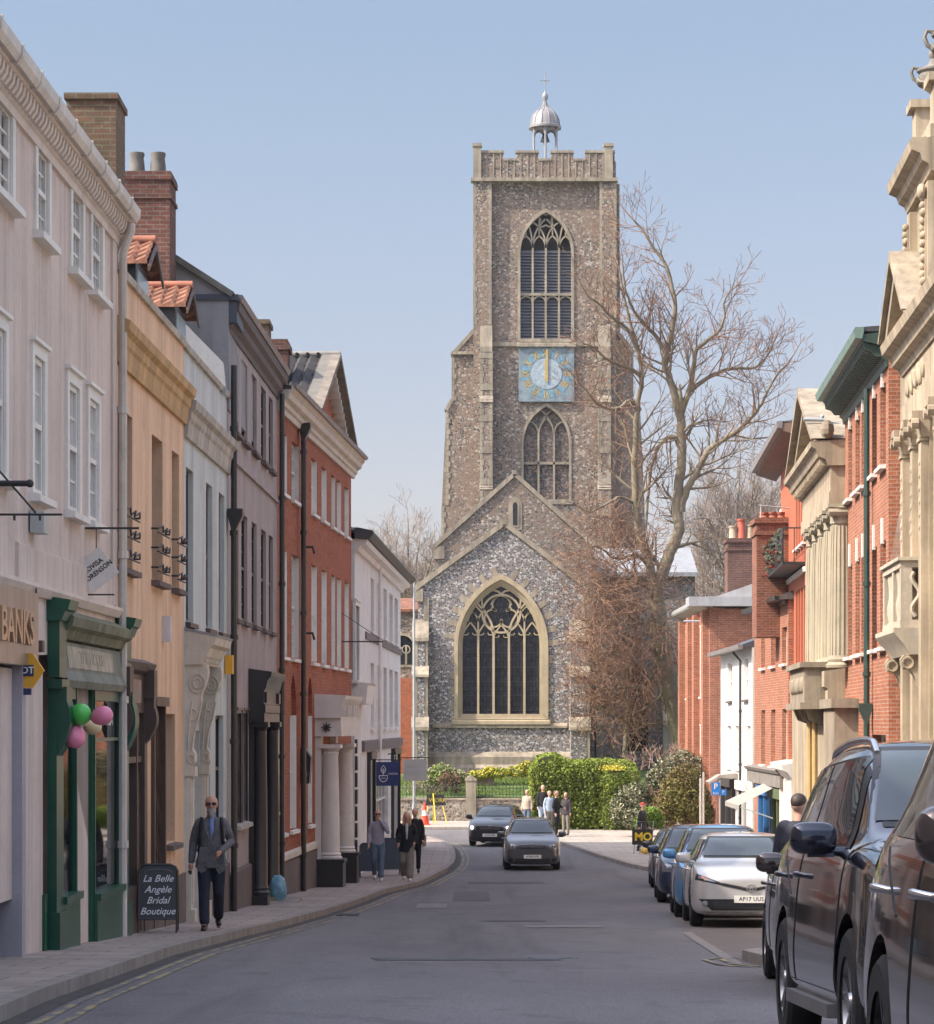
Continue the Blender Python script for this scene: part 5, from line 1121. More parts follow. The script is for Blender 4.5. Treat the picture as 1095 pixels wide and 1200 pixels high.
MB().tube([F2(F2.x(458), 0, F2.z(888)), F2(F2.x(504), 0, F2.z(888))], .016, 5).tube([F2(F2.x(477), .02, F2.z(890)), F2(F2.x(477), .02, F2.z(888))], .01, 4).tube([F2(F2.x(496), .02, F2.z(890)), F2(F2.x(496), .02, F2.z(888))], .01, 4).build('bracket', iron, ws)
# ------------------------------------------------------------------ right side
WX = lambda q: 5.03+.045*q
# right 1: baroque limestone building at the frame's edge
q0, q1 = 40, 64
F = Fr((WX(q0)+.2, q0), (WX(q1)+.2, q1), 'R'); S = F.s; E = F.L
r1 = thing('baroque_stone_building', F(E/2, 0, F.g(E/2)), 'ornate golden limestone building with pilasters, a balcony, a pediment and urns at the right edge', 'building')
g = F.g(E); sq = F.sq
a0, a1 = sq(57.6), sq(62.0)                                # projecting end bay
mb = MB(); mb.wall(F, rect(0, E, g-.4, 11.2), [rect(sq(48), sq(50), 5.6, 8.8), rect(sq(52.5), sq(54.5), 5.6, 8.8)], -.05, .4); body(F, mb, 0, E, 11.1, t=-.5, depth=10)
mb.box(F, a0, a1, -3.2, .02, g-.4, 11.25); mb.build('wall', stone, r1)
mb = MB(); mb.box(F, sq(60.8), E, -.3, -.02, g-.3, 10.9); mb.build('recess_wall', stonedark, r1)  # darker stone paints in the shade of this recess
for (a, b) in ((sq(48), sq(50)), (sq(52.5), sq(54.5))): window(F, r1, a, b, 5.6, 8.8, rec=.3, rows=2, cols=2, sill=.1, sillm=stone)
def pilaster(F, root, s0, s1, t, z0, z1, m, cap=.5, flute=False):
    p = MB(); p.box(F, s0, s1, -.05, t, z0+.4, z1-cap).box(F, s0-.05, s1+.05, -.05, t+.05, z0, z0+.3).box(F, s0-.03, s1+.03, -.05, t+.03, z0+.3, z0+.4)
    p.box(F, s0-.03, s1+.03, -.05, t+.03, z1-cap, z1-cap+.06); p.ext(F, [(0, z1-cap+.06), (t, z1-cap+.06), (t+.03, z1-cap+.2), (t+.12, z1-.14), (t+.16, z1-.12), (t+.16, z1), (0, z1)], s0-.06, s1+.06, 'tz')
    for e in (s0-.07, s1+.07):                              # volutes
        p.tube([F(e, t+.05, z1-.22), F(e+.001, t+.17, z1-.22)], .09, 8)
    w = (s1-s0)*.5; c = (s0+s1)/2
    for k in range(6): zz = z1-cap-.35-k*.22; p.ball(F(c, t, zz), (.03, .07, .06), 6, 5)
    return p.build('pilaster', m, root, 35)
for s0 in (a0+.05, a0+1.35, a1-.42): pilaster(F, r1, s0, s0+.38, .15, g, 9.7, stone)
for s0 in (sq(50.8), sq(55.2)): pilaster(F, r1, s0, s0+.4, .1, g, 9.7, stone)
# entablature and pediment
en = MB(); en.box(F, 0, a1+.1, -.1, .12, 9.7, 10.15); en.box(F, 0, a1+.1, -.1, .08, 10.15, 10.72)
en.ext(F, [(0, 10.72), (.12, 10.72), (.16, 10.84), (.28, 10.9), (.32, 11.05), (.46, 11.12), (.5, 11.28), (0, 11.34)], 0, a1+.15, 'tz'); eno = en.build('entablature', stone, r1)
cv = MB(); rnd = random.Random(5)
for k in range(14): cv.ball(F(a0+.2+k*.19, .09, 10.43+.08*math.sin(k*1.9)), (.05, .11, .12+.05*rnd.random()), 6, 5)
cv.build('frieze_carving', stone, eno, 50)
pd = MB(); pm_ = (a0+a1)/2; za = 12.62
pd.ext(F, [(a0-.1, 11.34), (a1+.1, 11.34), (pm_, za-.2)], -.4, .12, 'sz')
for e in (a0-.35, a1+.35):
    d = 1 if e < pm_ else -1
    pd.ext(F, [(e, 11.30), (e+d*.5, 11.30), (pm_, za-.36), (pm_, za)], -3, .42, 'sz'); pd.ext(F, [(e-d*.05, 11.36), (e+d*.12, 11.36), (pm_, za-.10), (pm_, za+.08)], -3, .52, 'sz')
pd.build('pediment', stonedark, r1)
# upper stage, cornice, attic and urns
us = MB(); b0, b1_ = a0+.05, a1-.15
us.box(F, b0, b1_, -3.0, -.1, 11.3, 13.75)
for s0 in (b0, b1_-.42): us.box(F, s0, s0+.42, -.15, .04, 11.4, 13.6).box(F, s0+.08, s0+.34, .0, .075, 11.9, 13.3)
us.box(F, b0-.05, b1_+.05, -3.05, .0, 11.3, 11.75); uso = us.build('upper_stage', stone, r1)
gar = MB()
for s0 in (b0+.21, b1_-.21):
    for k in range(12): gar.ball(F(s0+.04*math.sin(k*2.1), .09, 13.35-k*.13), (.07, .09+.04*math.sin(k*1.3), .08), 7, 5)
gar.ball(F(b0+.21, .12, 13.45), (.08, .17, .14), 8, 6); gar.build('garland', stone, uso, 60)
ar_ = arch((b0+b1_)/2-.42, (b0+b1_)/2+.42, 11.8, 12.7, 13.25, 8); nw = MB(); nw.ext(F, ar_, -.12, -.085, 'sz'); nw.build('niche', mat('dark niche', (.10, .08, .06), .9), uso)
uc = MB(); uc.ext(F, [(-3.3, 13.7), (.02, 13.7), (.06, 13.82), (.16, 13.88), (.20, 14.0), (.34, 14.06), (.38, 14.2), (.34, 14.26), (-3.3, 14.3)], b0-.3, b1_+.3, 'tz'); uc.build('upper_cornice', stone, uso)
at = MB(); z = 14.28
for (c, hh, ww) in ((a0+.15, .95, .30), (a1-.45, 1.15, .26)):
    at.box(F, c-ww, c+ww, -.75, -.05, z, z+hh).box(F, c-ww-.08, c+ww+.08, -.83, .05, z+hh, z+hh+.14).box(F, c-ww-.06, c+ww+.06, -.8, .02, z, z+.22)
at.box(F, a0, a1-.3, -.6, -.2, z, z+.5).box(F, a0, a1-.3, -.66, -.14, z+.5, z+.6)
at.build('attic_pedestal', stone, uso)
urnm = mat('lichened stone', (.20, .185, .16), .9, .3, 4, .4, .2, 15)
for (c, zb, k) in ((a0+.15, z+1.09, 1.15), (a1-.45, z+1.29, .95)):
    u = MB(); ctr = (c, -.4, zb)
    u.lathe(ctr, [(.12*k, 0), (.12*k, .05*k), (.05*k, .1*k), (.05*k, .16*k), (.14*k, .24*k), (.24*k, .36*k), (.28*k, .5*k), (.26*k, .56*k), (.31*k, .6*k), (.31*k, .64*k), (.2*k, .68*k), (.1*k, .74*k), (.06*k, .84*k), (.10*k, .9*k), (.08*k, .98*k), (.01, 1.04*k)], 16, F=F)
    for a in (0, 90, 180, 270):
        dx, dy = math.cos(R(a)), math.sin(R(a)); u.tube([F(c+dx*r*k, -.4+dy*r*k, zb+h*k) for r, h in ((.26, .40), (.37, .46), (.42, .58), (.38, .68), (.30, .66), (.29, .60))], .035*k, 6); u.ball(F(c+dx*.27*k, -.4+dy*.27*k, zb+.42*k), .07*k, 7, 5)
        a2 = a+45; u.tube([F(c+math.cos(R(a+t_))*.29*k, -.4+math.sin(R(a+t_))*.29*k, zb+(.48-.12*math.sin(math.pi*t_/90))*k) for t_ in range(0, 91, 15)], .03*k, 5)
    u.build('urn', urnm, uso, 50)
# balcony
bs0, bs1, bt_ = sq(58.6), sq(62.6), .42
bl = MB(); zt, zb = 7.1, 6.2
bl.box(F, bs0, bs1, -.1, bt_, zt, zt+.12).box(F, bs0-.05, bs1+.05, -.1, bt_+.05, zt+.12, zt+.18).box(F, bs0, bs1, -.1, bt_, zb-.14, zb)
bl.ext(F, [(0, zb-.6), (bt_-.15, zb-.6), (bt_-.05, zb-.42), (bt_+.06, zb-.3), (bt_+.12, zb-.22), (bt_+.12, zb-.14), (0, zb-.14)], bs0-.1, bs1+.1, 'tz')
for s0 in (bs0, bs0+1.25, bs1-.22): bl.box(F, s0, s0+.22, bt_-.2, bt_-.01, zb, zt)
bl.box(F, bs0, bs0+.15, -.1, .1, zb, zt)
for s_ in [bs0+.32+k*.18 for k in range(5)]+[bs0+1.6+k*.18 for k in range(6)]: bl.lathe((s_, bt_-.1, zb), [(.05, 0), (.04, .06), (.07, .2), (.07, .32), (.035, .5), (.04, .7), (.06, .8), (.06, .9)], 8, F=F)
bl.tube([F(bs0+.02, .16+.07*math.sin(k*1.0), zb+.06+k*.085) for k in range(10)], .04, 6)
blo = bl.build('balcony', mat('pale limestone', (.46, .40, .31), .85, .12, 1.5, .3, .2, 14), r1, 35)
cs = MB()
for s0 in (bs0+.1, bs1-.4): cs.ext(F, [(0, zb-.6), (.34, zb-.6), (.40, zb-.68), (.36, zb-.82), (.24, zb-.86), (.16, zb-.98), (.12, zb-1.15), (.03, zb-1.3), (0, zb-1.3)], s0, s0+.28, 'tz'); [cs.tube([F(e, .28+.09*math.cos(a), zb-.74+.09*math.sin(a)) for a in [k*math.pi/6 for k in range(13)]], .025, 5) for e in (s0-.01, s0+.29)]
cs.build('scroll_bracket', stone, blo, 35)
nt_ = MB(); 
for k in range(14): nt_.tube([F(bs1-.05-k*.02, .3-k*.018, 7.3), F(bs1+.02-k*.0, .05, 8.6)], .003, 3)
nt_.build('net', mat('pigeon net', (.35, .32, .28), .9), blo)
# ------------------------------------------------------------------ right 2: red brick with green cornice
q0, q1 = 64.02, 76.45
F = Fr((WX(q0), q0), (WX(q1), q1), 'R'); S = F.s; E = F.L; g = F.g(E)
r2 = thing('green_corniced_brick_house', F(E/2, 0, g), 'red brick house with a deep green cornice and drainpipe, left of the stone building', 'building')
ws_ = [(S(1038.5), S(1032)), (S(1028), S(1022.5)), (S(1014.5), S(1010)), (S(1008), S(1003)), (S(999), S(994.6))]
holes = [rect(a, b, 9.35, 10.9) for a, b in ws_]+[rect(a, b, 5.9, 7.9) for a, b in ws_]+[rect(ws_[0][0], ws_[1][1], 1.2, 4.2)]
mb = MB(); mb.wall(F, rect(0, E, g-.3, 11.4), holes, 0, .32); body(F, mb, 0, E, 11.3, t=-.45); mb.build('wall', redbrick, r2)
ks = MB()
for a, b in ws_:
    window(F, r2, a, b, 9.35, 10.9, rec=.22, rows=2, cols=3, sill=.12, sillm=whitepaint); window(F, r2, a, b, 5.9, 7.9, rec=.22, rows=3, cols=3, sill=.12, sillm=whitepaint)
    c = (a+b)/2; ks.box(F, c-.07, c+.07, -.02, .04, 10.86, 11.28).box(F, c-.07, c+.07, -.02, .04, 7.86, 8.35)
ks.build('keystone', whitepaint, r2)
window(F, r2, ws_[0][0], ws_[1][1], 1.2, 4.2, rec=.2, rows=2, cols=4)
cornice(F, r2, 0, E+.05, [(0, 11.12), (.04, 11.12), (.06, 11.24), (.12, 11.28), (.12, 11.52), (.48, 11.60), (.52, 11.72), (0, 11.78)], verdigris)
md = MB(); s = .08
while s < E: md.ext(F, [(.12, 11.32), (.24, 11.32), (.32, 11.42), (.44, 11.46), (.46, 11.585), (.12, 11.53)], s, s+.12, 'tz'); s += .26
md.build('modillion_band', verdigris, r2)
MB().ext(F, [(.46, 11.76), (.50, 11.64), (.62, 11.66), (.66, 11.80), (.62, 11.86), (.46, 11.86)], -.02, E+.1, 'tz').build('gutter', mat('pale verdigris', (.16, .24, .21), .5, .15, 3, .3), r2)
roof(F, r2, 0, E, 11.86, 12.2, 9, slate, ov=.55)
pipe(F, r2, S(1016, .12), .12, g, 11.1, mat('dark green pipe', (.035, .06, .05), .4, .15, 4), .06, hopper=4.6)
MB().box(F, S(1006), S(992), -.05, .5, F.g(S(1000))-.2, 4.75).box(F, S(1007), S(991), -.05, .58, 4.75, 4.95).build('stone_bay', stonedark, r2)
# ------------------------------------------------------------------ right 3: portico building
q0, q1 = 76.5, 92.4
F = Fr((WX(q0), q0), (WX(q1), q1), 'R'); S = F.s; E = F.L; g = F.g(E); sq = F.sq
r3 = thing('portico_building', F(E/2, 0, g), 'golden stone building with a row of tall fluted columns under a dark weathered pediment', 'building')
mb = MB(); mb.wall(F, rect(0, E, g-.3, 10.2), [rect(sq(77.8)+k*1.85, sq(77.8)+k*1.85+.9, 5.9, 8.3) for k in range(4)], -.15, .3); body(F, mb, 0, E, 10.6, t=-.5); mb.build('wall', stone, r3)
for k in range(4): window(F, r3, sq(77.8)+k*1.85, sq(77.8)+k*1.85+.9, 5.9, 8.3, rec=.35, rows=2, cols=2, sill=0)
cm_ = mat('cream column stone', (.35, .305, .22), .8, .12, 1.5, .25, .1)
for k in range(5):
    s_ = S(987.5, .1)+k*1.82; c = MB(); n = 24; vs = []
    prof = [(.36, 5.66), (.37, 5.72), (.31, 5.78), (.33, 5.84), (.29, 5.92), (.285, 7), (.27, 8.2), (.245, 8.82)]
    c.lathe((s_, .10, 0), prof, 20, F=F)
    for j in range(20): a = 2*math.pi*j/20; c.tube([F(s_+.29*math.cos(a), .10+.29*math.sin(a), 5.95), F(s_+.272*math.cos(a), .10+.272*math.sin(a), 8.2), F(s_+.248*math.cos(a), .10+.248*math.sin(a), 8.8)], .018, 4)
    c.lathe((s_, .10, 0), [(.25, 8.82), (.28, 8.86), (.27, 8.95), (.30, 9.08), (.38, 9.2), (.3, 9.24)], 12, F=F)
    for e in (-.26, .26): c.tube([F(s_+e, .0, 9.1), F(s_+e, .42, 9.1)], .1, 8)
    c.box(F, s_-.34, s_+.34, -.1, .44, 9.2, 9.28); c.build('column', cm_, r3, 40)
cornice(F, r3, 0, E, [(0, g-.2), (.38, g-.2), (.38, 5.2), (.46, 5.25), (.46, 5.6), (0, 5.66)], stone, 'base_storey')
en = MB(); en.box(F, -.05, E*.74, -.1, .36, 9.28, 9.62).box(F, -.05, E*.74, -.1, .33, 9.62, 10.2); en.ext(F, [(0, 10.2), (.38, 10.2), (.44, 10.34), (.6, 10.4), (.66, 10.56), (.76, 10.62), (.78, 10.74), (0, 10.78)], -.15, E*.78, 'tz')
s = .1
while s < E*.74: en.box(F, s, s+.14, .36, .56, 10.22, 10.36); s += .34
eno = en.build('entablature', stone, r3)
pa, pb = -.1, E*.76; pm_ = (pa+pb)/2; za = 12.45; pd = MB(); pd.ext(F, [(pa+.3, 10.76), (pb-.3, 10.76), (pm_, za-.25)], -.5, .22, 'sz')
for e in (pa, pb):
    d = 1 if e == pa else -1
    pd.ext(F, [(e, 10.72), (e+d*.8, 10.72), (pm_, za-.42), (pm_, za)], -3.5, .6, 'sz'); pd.ext(F, [(e-d*.08, 10.80), (e+d*.2, 10.80), (pm_, za-.12), (pm_, za+.08)], -3.5, .76, 'sz')
    pd.ball(F(e, .4, 11.0), (.16, .2, .22), 8, 6)
pd.build('pediment', stonedark, r3)
bx = MB(); bx.box(F, sq(77.5), sq(84), 0, .85, 4.9, 5.7).box(F, sq(77.4), sq(84.1), 0, .95, 5.7, 5.82).box(F, sq(77.4), sq(84.1), 0, .95, 4.75, 4.9)
for k in range(7): bx.ball(F(sq(78)+.2+k*.55, .86, 5.3), (.07, .16, .2), 8, 6)
for k in range(3): bx.ext(F, [(0, 4.75), (.8, 4.75), (.7, 4.5), (.3, 4.35), (0, 4.2)], sq(78)+k*1.9, sq(78)+k*1.9+.3, 'tz')
bx.build('balcony', stonedark, r3, 45)
MB().tube([F(S(949, .5), .5, g), F(S(949, .5), .5, 4.7)], .07, 8).tube([F(S(955, .45), .45, g), F(S(955, .45), .45, 4.7)], .06, 8).build('downpipe', mat('ochre pipe', (.50, .36, .16), .6, .15, 3), r3)
# high lamp arm on the front
sl_ = thing('wall_lamp', F(sq(80), .7, 10.4), 'white street lamp arm reaching out from the portico building high over the road', 'street lamp')
F2 = Fc(78); MB().tube([F2(F2.x(992), 0, F2.z(497)), F2(F2.x(965), 0, F2.z(493)), F2(F2.x(946), 0, F2.z(491.5))], .022, 6).tube([F2(F2.x(966), 0, F2.z(491.8)), F2(F2.x(942), 0, F2.z(491.5))], .045, 8).ball(F2(F2.x(964), 0, F2.z(488)), .05).build('lamp_arm', galv, sl_, 40)
# ------------------------------------------------------------------ right 4: painted orange-red house with big eaves
F = Fr((9.19, 92.45), (9.75, 106), 'R'); S = F.s; E = F.L; g = F.g(E)
r4 = thing('orange_red_painted_house', F(E/2, 0, g), 'narrow orange red painted house with wide overhanging eaves and a flower balcony', 'building')
w4 = [(S(p+2.2), S(p)) for p in (942.5, 939.2, 936, 933)]
mb = MB(); mb.wall(F, rect(0, E, g-.3, 12.2), [rect(a, b, 5.75, 8.2) for a, b in w4]+[rect(a, b, 9.4, 10.9) for a, b in w4], 0, .3); body(F, mb, 0, E, 12.1, t=-.4); mb.build('wall', redpaint, r4)
for a, b in w4: window(F, r4, a, b, 5.75, 8.2, rec=.12, rows=2, cols=1, fm=redpaint, sill=.1, sillm=whitepaint); window(F, r4, a, b, 9.4, 10.9, rec=.12, rows=2, cols=1, sill=.1)
cornice(F, r4, 0, E, [(0, 8.55), (.06, 8.55), (.08, 8.68), (0, 8.7)], whitepaint, 'string_course'); cornice(F, r4, 0, E, [(0, 5.45), (.08, 5.45), (.10, 5.62), (0, 5.65)], whitepaint, 'string_course')
qn = MB(); z = g
for k in range(24): qn.box(F, E-.5 if k % 2 else E-.35, E+.01, 0, .04, z+.02, z+.44); z += .46
qn.build('quoin', whitepaint, r4)
ev = MB(); ev.ext(F, [(0, 12.15), (.62, 12.35), (.66, 12.42), (.66, 12.56), (0, 12.6)], -.1, E+2.2, 'tz'); ev.build('eaves', mat('brown soffit', (.20, .12, .09), .8, .15, 2), r4)
MB().ext(F, [(.64, 12.55), (.66, 12.42), (.78, 12.44), (.8, 12.6), (.64, 12.62)], -.12, E+2.25, 'tz').build('gutter', mat('grey gutter', (.22, .20, .20)), r4)
mb = MB(); mb.add([F(-.1, .7, 12.6), F(E+2.2, .7, 12.6), F(E-1, -4, 13.6), F(2, -4, 13.6), F(-.1, -9, 12.5), F(E+2.2, -9, 12.5)], [(0,1,2,3), (0,3,4), (1,5,2), (3,2,5,4), (0,4,5,1)]); mb.build('roof', slate, r4)
fb = MB(); s0_, s1_ = .3, E-1.5; zf = 8.75
fb.box(F, s0_, s1_, 0, .62, zf, zf+.08)
k = s0_
while k < s1_: fb.tube([F(k, .6, zf), F(k, .64, zf+.5), F(k, .6, zf+1.0)], .014, 4); k += .16
for t in (0, .3, .6): fb.tube([F(s0_, t, zf), F(s0_, t, zf+1.0)], .014, 4)
fb.tube([F(s0_, 0, zf+1), F(s0_, .6, zf+1), F(s1_, .6, zf+1), F(s1_, 0, zf+1)], .02, 5); fbo = fb.build('balcony', iron, r4)
fl = MB(); rnd = random.Random(8)
def leafquad(mb, c, s, rnd):
    a = Vector((rnd.gauss(0, 1), rnd.gauss(0, 1), rnd.gauss(0, 1))).normalized(); b = a.orthogonal().normalized(); cc = a.cross(b)
    r = rnd.random()*6.28; u = (b*math.cos(r)+cc*math.sin(r))*s; v = (cc*math.cos(r)-b*math.sin(r))*s*.6; c = Vector(c)
    n = len(mb.v); mb.v += [tuple(c-u), tuple(c+v*.8), tuple(c+u), tuple(c-v)]; mb.f.append((n, n+1, n+2, n+3))
for k in range(260): leafquad(fl, F(s0_+(s1_-s0_)*rnd.random(), .62+.15*rnd.random(), zf+.1+rnd.random()*.9), .07, rnd)
fl.build('trailing_plants', mat('dark foliage', (.05, .06, .03), .8, .4, 6), fbo)
fl = MB()
for k in range(40): leafquad(fl, F(s0_+(s1_-s0_)*rnd.random(), .66+.15*rnd.random(), zf+.05+rnd.random()**2*.7), .06, rnd)
fl.build('red_flowers', mat('red petals', (.36, .04, .035), .7, .2, 6), fbo)
# white door surround at the far end, lit
dc = MB(); a, b = S(944), S(929)
dc.box(F, a, b, 0, .3, g-.2, 2.9).ext(F, [(0, 2.9), (.35, 2.9), (.5, 3.1), (.62, 3.15), (.65, 3.3), (0, 3.4)], a-.1, b+.1, 'tz')
for s_ in (a+.1, (a+b)/2, b-.3): dc.box(F, s_, s_+.24, .3, .38, g-.2, 2.9)
dc.build('shopfront', whitepaint, r4)
# ------------------------------------------------------------------ right 5: plain red brick house
F = Fr((8.6+.007*98.6, 98.6), (8.6+.007*111.4, 111.4), 'R'); S = F.s; E = F.L; g = F.g(E)
r5 = thing('plain_brick_house', F(E/2, 0, g), 'plain red brick house with three sash windows per floor and tall chimney stacks', 'building')
w5 = [(S(922.5), S(917)), (S(909), S(904)), (S(897), S(892.5))]
holes = [rect(a, b, 6.2, 7.25) for a, b in w5]+[rect(a, b, 3.15, 4.85) for a, b in w5]
mb = MB(); mb.wall(F, rect(0, E, g-.3, 8.05), holes, 0, .3); body(F, mb, 0, E, 8.0, t=-.4, depth=8); mb.build('wall', redbrick, r5)
for i, (a, b) in enumerate(w5):
    window(F, r5, a, b, 6.2, 7.25, rec=.15, rows=2, cols=2, sill=.1, pm=pane); window(F, r5, a, b, 3.15, 4.85, rec=.15, rows=2, cols=2, sill=.1, pm=panelight if i == 1 else pane)
roof(F, r5, -.1, E+.1, 8.1, 9.9, 8, mat('grey brown slates', (.13, .12, .12), .7, .25, 3, .3), ov=.3)
MB().ext(F, [(.26, 8.1), (.28, 7.98), (.40, 8.0), (.42, 8.12)], -.1, E+.1, 'tz').ext(F, [(0, 7.9), (.1, 7.9), (.12, 8.02), (0, 8.04)], 0, E, 'tz').build('gutter', blackpaint, r5)
F2 = Fc(101.5); k1 = MB(); x0, x1 = F2.x(887), F2.x(935); zt = F2.z(607)
def stack(F2, root, px0, px1, py, m, dep, pots, zb=7):
    x0, x1, zt = F2.x(px0), F2.x(px1), F2.z(py); k = MB()
    k.box(F2, x0, x1, -dep, 0, zb, zt-.16).box(F2, x0-.05, x1+.05, -dep-.05, .05, zt-.5, zt-.4).box(F2, x0-.07, x1+.07, -dep-.07, .07, zt-.16, zt-.02).box(F2, x0+.02, x1-.02, -dep+.02, -.02, zt-.02, zt+.02)
    c = k.build('chimney', m, root)
    for (px, r, h, pm) in pots:
        MB().lathe((F2.x(px), F2.q*.75+dep/2, zt), [(r*1.2, 0), (r*1.15, .06), (r, .1), (r*.85, h-.1), (r*1.05, h-.07), (r*1.05, h), (r*.75, h)], 12).build('chimney_pot', pm, c, 40)
stack(F2, r5, 887, 936, 607, chimbrick, 1.2, [(898, .13, .22, terracotta), (908, .13, .22, terracotta), (918, .13, .22, terracotta)])
F2 = Fc(141); STK = (F2, 853, 886, 631, oldbrick, 1.2, [(861, .17, .56, buffpot), (871, .18, .85, mat('bright red clay', (.42, .09, .05), .7, .15, 4)), (882, .17, .62, buffpot)])
MB().tube([Fc(101)(Fc(101).x(889), 0, Fc(101).z(592)), Fc(101)(Fc(101).x(930), 0, Fc(101).z(596))], .02, 5).tube([Fc(101)(Fc(101).x(892), 0, Fc(101).z(592)), Fc(101)(Fc(101).x(892), 0, Fc(101).z(607))], .02, 5).build('aerial', galv, r5)
# shopfronts below
sf = MB(); sf.box(F, 0, E, 0, .25, 2.55, 2.95).ext(F, [(0, 2.95), (.3, 2.95), (.36, 3.05), (0, 3.1)], 0, E, 'tz'); sf.build('shop_fascia', mat('weathered grey timber', (.22, .20, .18), .8, .2, 3, .3), r5)
blue = mat('bright blue paint', (.03, .16, .42), .45, .1, 3)
def shopf(F, root, a, b, m, z1=2.5):
    o = MB(); g = F.g(a)
    for s_ in (a, (a+b)/2-.06, b-.14): o.box(F, s_, s_+.14, 0, .12, g-.1, z1)
    o.box(F, a, b, 0, .1, g-.1, g+.5).box(F, a-.05, b+.05, 0, .2, z1-.3, z1); so_ = o.build('shopfront', m, root); MB().box(F, a+.1, b-.1, .02, .04, g+.5, z1-.25).build('pane', pane, so_)
shopf(F, r5, S(907), S(893), blue); shopf(F, r5, S(922), S(909), mat('dull green paint', (.10, .13, .06), .6, .15, 3))
aw = thing('awning', F(S(890), .8, 2.2), 'long pale canvas awning sloping down over the shopfronts beyond the parked cars', 'awning')
F2 = Fc(102); mb = MB(); A_ = F(S(914), .2, 2.5); B_ = F(S(905), .2, 2.62); C_ = P(850, 939, 106); D_ = P(866, 944, 102)
mb.add([A_, B_, C_, D_], [(0, 1, 2, 3)]); mb.add([D_, C_, C_+Vector((0, 0, -.14)), D_+Vector((0, 0, -.14))], [(0, 1, 2, 3)]); mb.build('canvas', mat('awning canvas', (.30, .285, .26), .85, .06, 2), aw)
MB().tube([A_+Vector((0, 0, -.9)), D_+Vector((.05, 0, -.05))], .02, 5).build('arm', galv, aw)
# ------------------------------------------------------------------ right 6: white cottage
F = Fr((9.32, 111.5), (9.32, 125.3), 'R'); S = F.s; E = F.L; g = F.g(E)
r6 = thing('white_cottage', F(E/2, 0, g), 'low white rendered house with a dark roof between the two red brick houses', 'building')
w6 = [(S(877.5), S(872.5)), (S(858.5), S(853.5))]; l6 = [(S(880), S(876)), (S(866), S(862)), (S(857), S(852.5))]
holes = [rect(a, b, 5.25, 6.6) for a, b in w6]+[rect(a, b, 2.9, 4.35) for a, b in l6]
mb = MB(); mb.wall(F, rect(0, E, g-.3, 6.95), holes, 0, .3); body(F, mb, 0, E, 6.9, t=-.4, depth=8); mb.build('wall', whitestucco, r6)
for a, b in w6: window(F, r6, a, b, 5.25, 6.6, rec=.1, rows=2, sill=.1, pm=panelight, sillm=plinth)
for a, b in l6: window(F, r6, a, b, 2.9, 4.35, rec=.1, rows=2, sill=.06, pm=panelight)
roof(F, r6, 0, E+.2, 7.0, 8.6, 8, mat('blue slates', (.07, .08, .10), .6, .2, 3, .2), ov=.35)
MB().ext(F, [(.3, 7.0), (.32, 6.86), (.46, 6.88), (.48, 7.02)], -.05, E+.2, 'tz').build('gutter', mat('grey gutter', (.22, .20, .20)), r6)
pipe(F, r6, S(868.5, .08), .1, g, 6.9, blackpaint, .045, top=(.25, .2))
shopf(F, r6, S(880), S(868), whitepaint); shopf(F, r6, S(862), S(848), mat('dark shop paint', (.05, .04, .04), .5))
hood = MB(); hood.ext(Fc(118), Fc(118).p((829, 916), (842, 908), (862, 906), (876, 926), (876, 929), (860, 912), (843, 911), (830, 918)), -.6, .6, 'sz'); hood.build('shop_canopy', mat('weathered canopy', (.34, .30, .26), .8, .15, 3, .3), r6)
# ------------------------------------------------------------------ right 7: corner brick house with zinc eaves
F = Fr((9.96, 140), (9.96, 157.8), 'R'); S = F.s; E = F.L; g = F.g(E)
r7 = thing('corner_brick_house', F(E/2, 0, g), 'tall red brick corner house with pilasters and wide grey eaves beside the bare tree', 'building')
w7 = [(S(827), S(822)), (S(818), S(815.5)), (S(810), S(806))]
mb = MB(); mb.wall(F, rect(0, E, g-.3, 9.2), [rect(a, b, 5.6, 8.4) for a, b in w7[::2]]+[rect(a, b, .3, 4.2) for a, b in w7[::2]], 0, .3); mb.box(F, 0, E, -14, -.31, -.3, 9.15); mb.build('wall', redbrick, r7)
for a, b in w7[::2]: window(F, r7, a, b, 5.6, 8.4, rec=.12, rows=2, sill=.1, archi=.15, pm=panelight); window(F, r7, a, b, .5, 4.2, rec=.12, rows=2, sill=.1, archi=.15, pm=panelight)
pl = MB()
for p in (831, 820, 813, 803): a = S(p); pl.box(F, a, a+.9, 0, .25, g-.2, 9.1)
pl.build('pilaster', redbrick, r7)
Fe = Fc(140)
ev = MB(); zE = F.z(832, 708); ev.ext(F, [(-.1, zE-.15), (.42, zE+.05), (.46, zE+.12), (.46, zE+.28), (-.1, zE+.3)], -.4, E+.5, 'tz'); ev.box(Fe, Fe.x(832)-.9, Fe.x(905), -1, .6, zE-.1, zE+.28)
ev.build('eaves', mat('zinc grey eaves', (.36, .36, .37), .5, .1, 2, .2), r7)
rf = MB(); rf.ext(Fe, [(Fe.x(838), zE+.29), (Fe.x(915), zE+.29), (Fe.x(915), Fe.z(675)), (Fe.x(886), Fe.z(683))], -12, .3, 'sz'); rf.build('roof', mat('pale lead roof', (.42, .41, .41), .5, .1, 2, .2), r7)
MB().box(F, S(812), S(806), 0, .5, 2.9, 3.2).build('door_canopy', stonedark, r7)
stack(STK[0], r7, *STK[1:], zb=8.6)
MB().tube([Fc(139)(Fc(139).x(801), 0, Fc(139).z(728)), Fc(139)(Fc(139).x(820), 0, Fc(139).z(728))], .04, 6).build('lamp_arm', galv, r7)
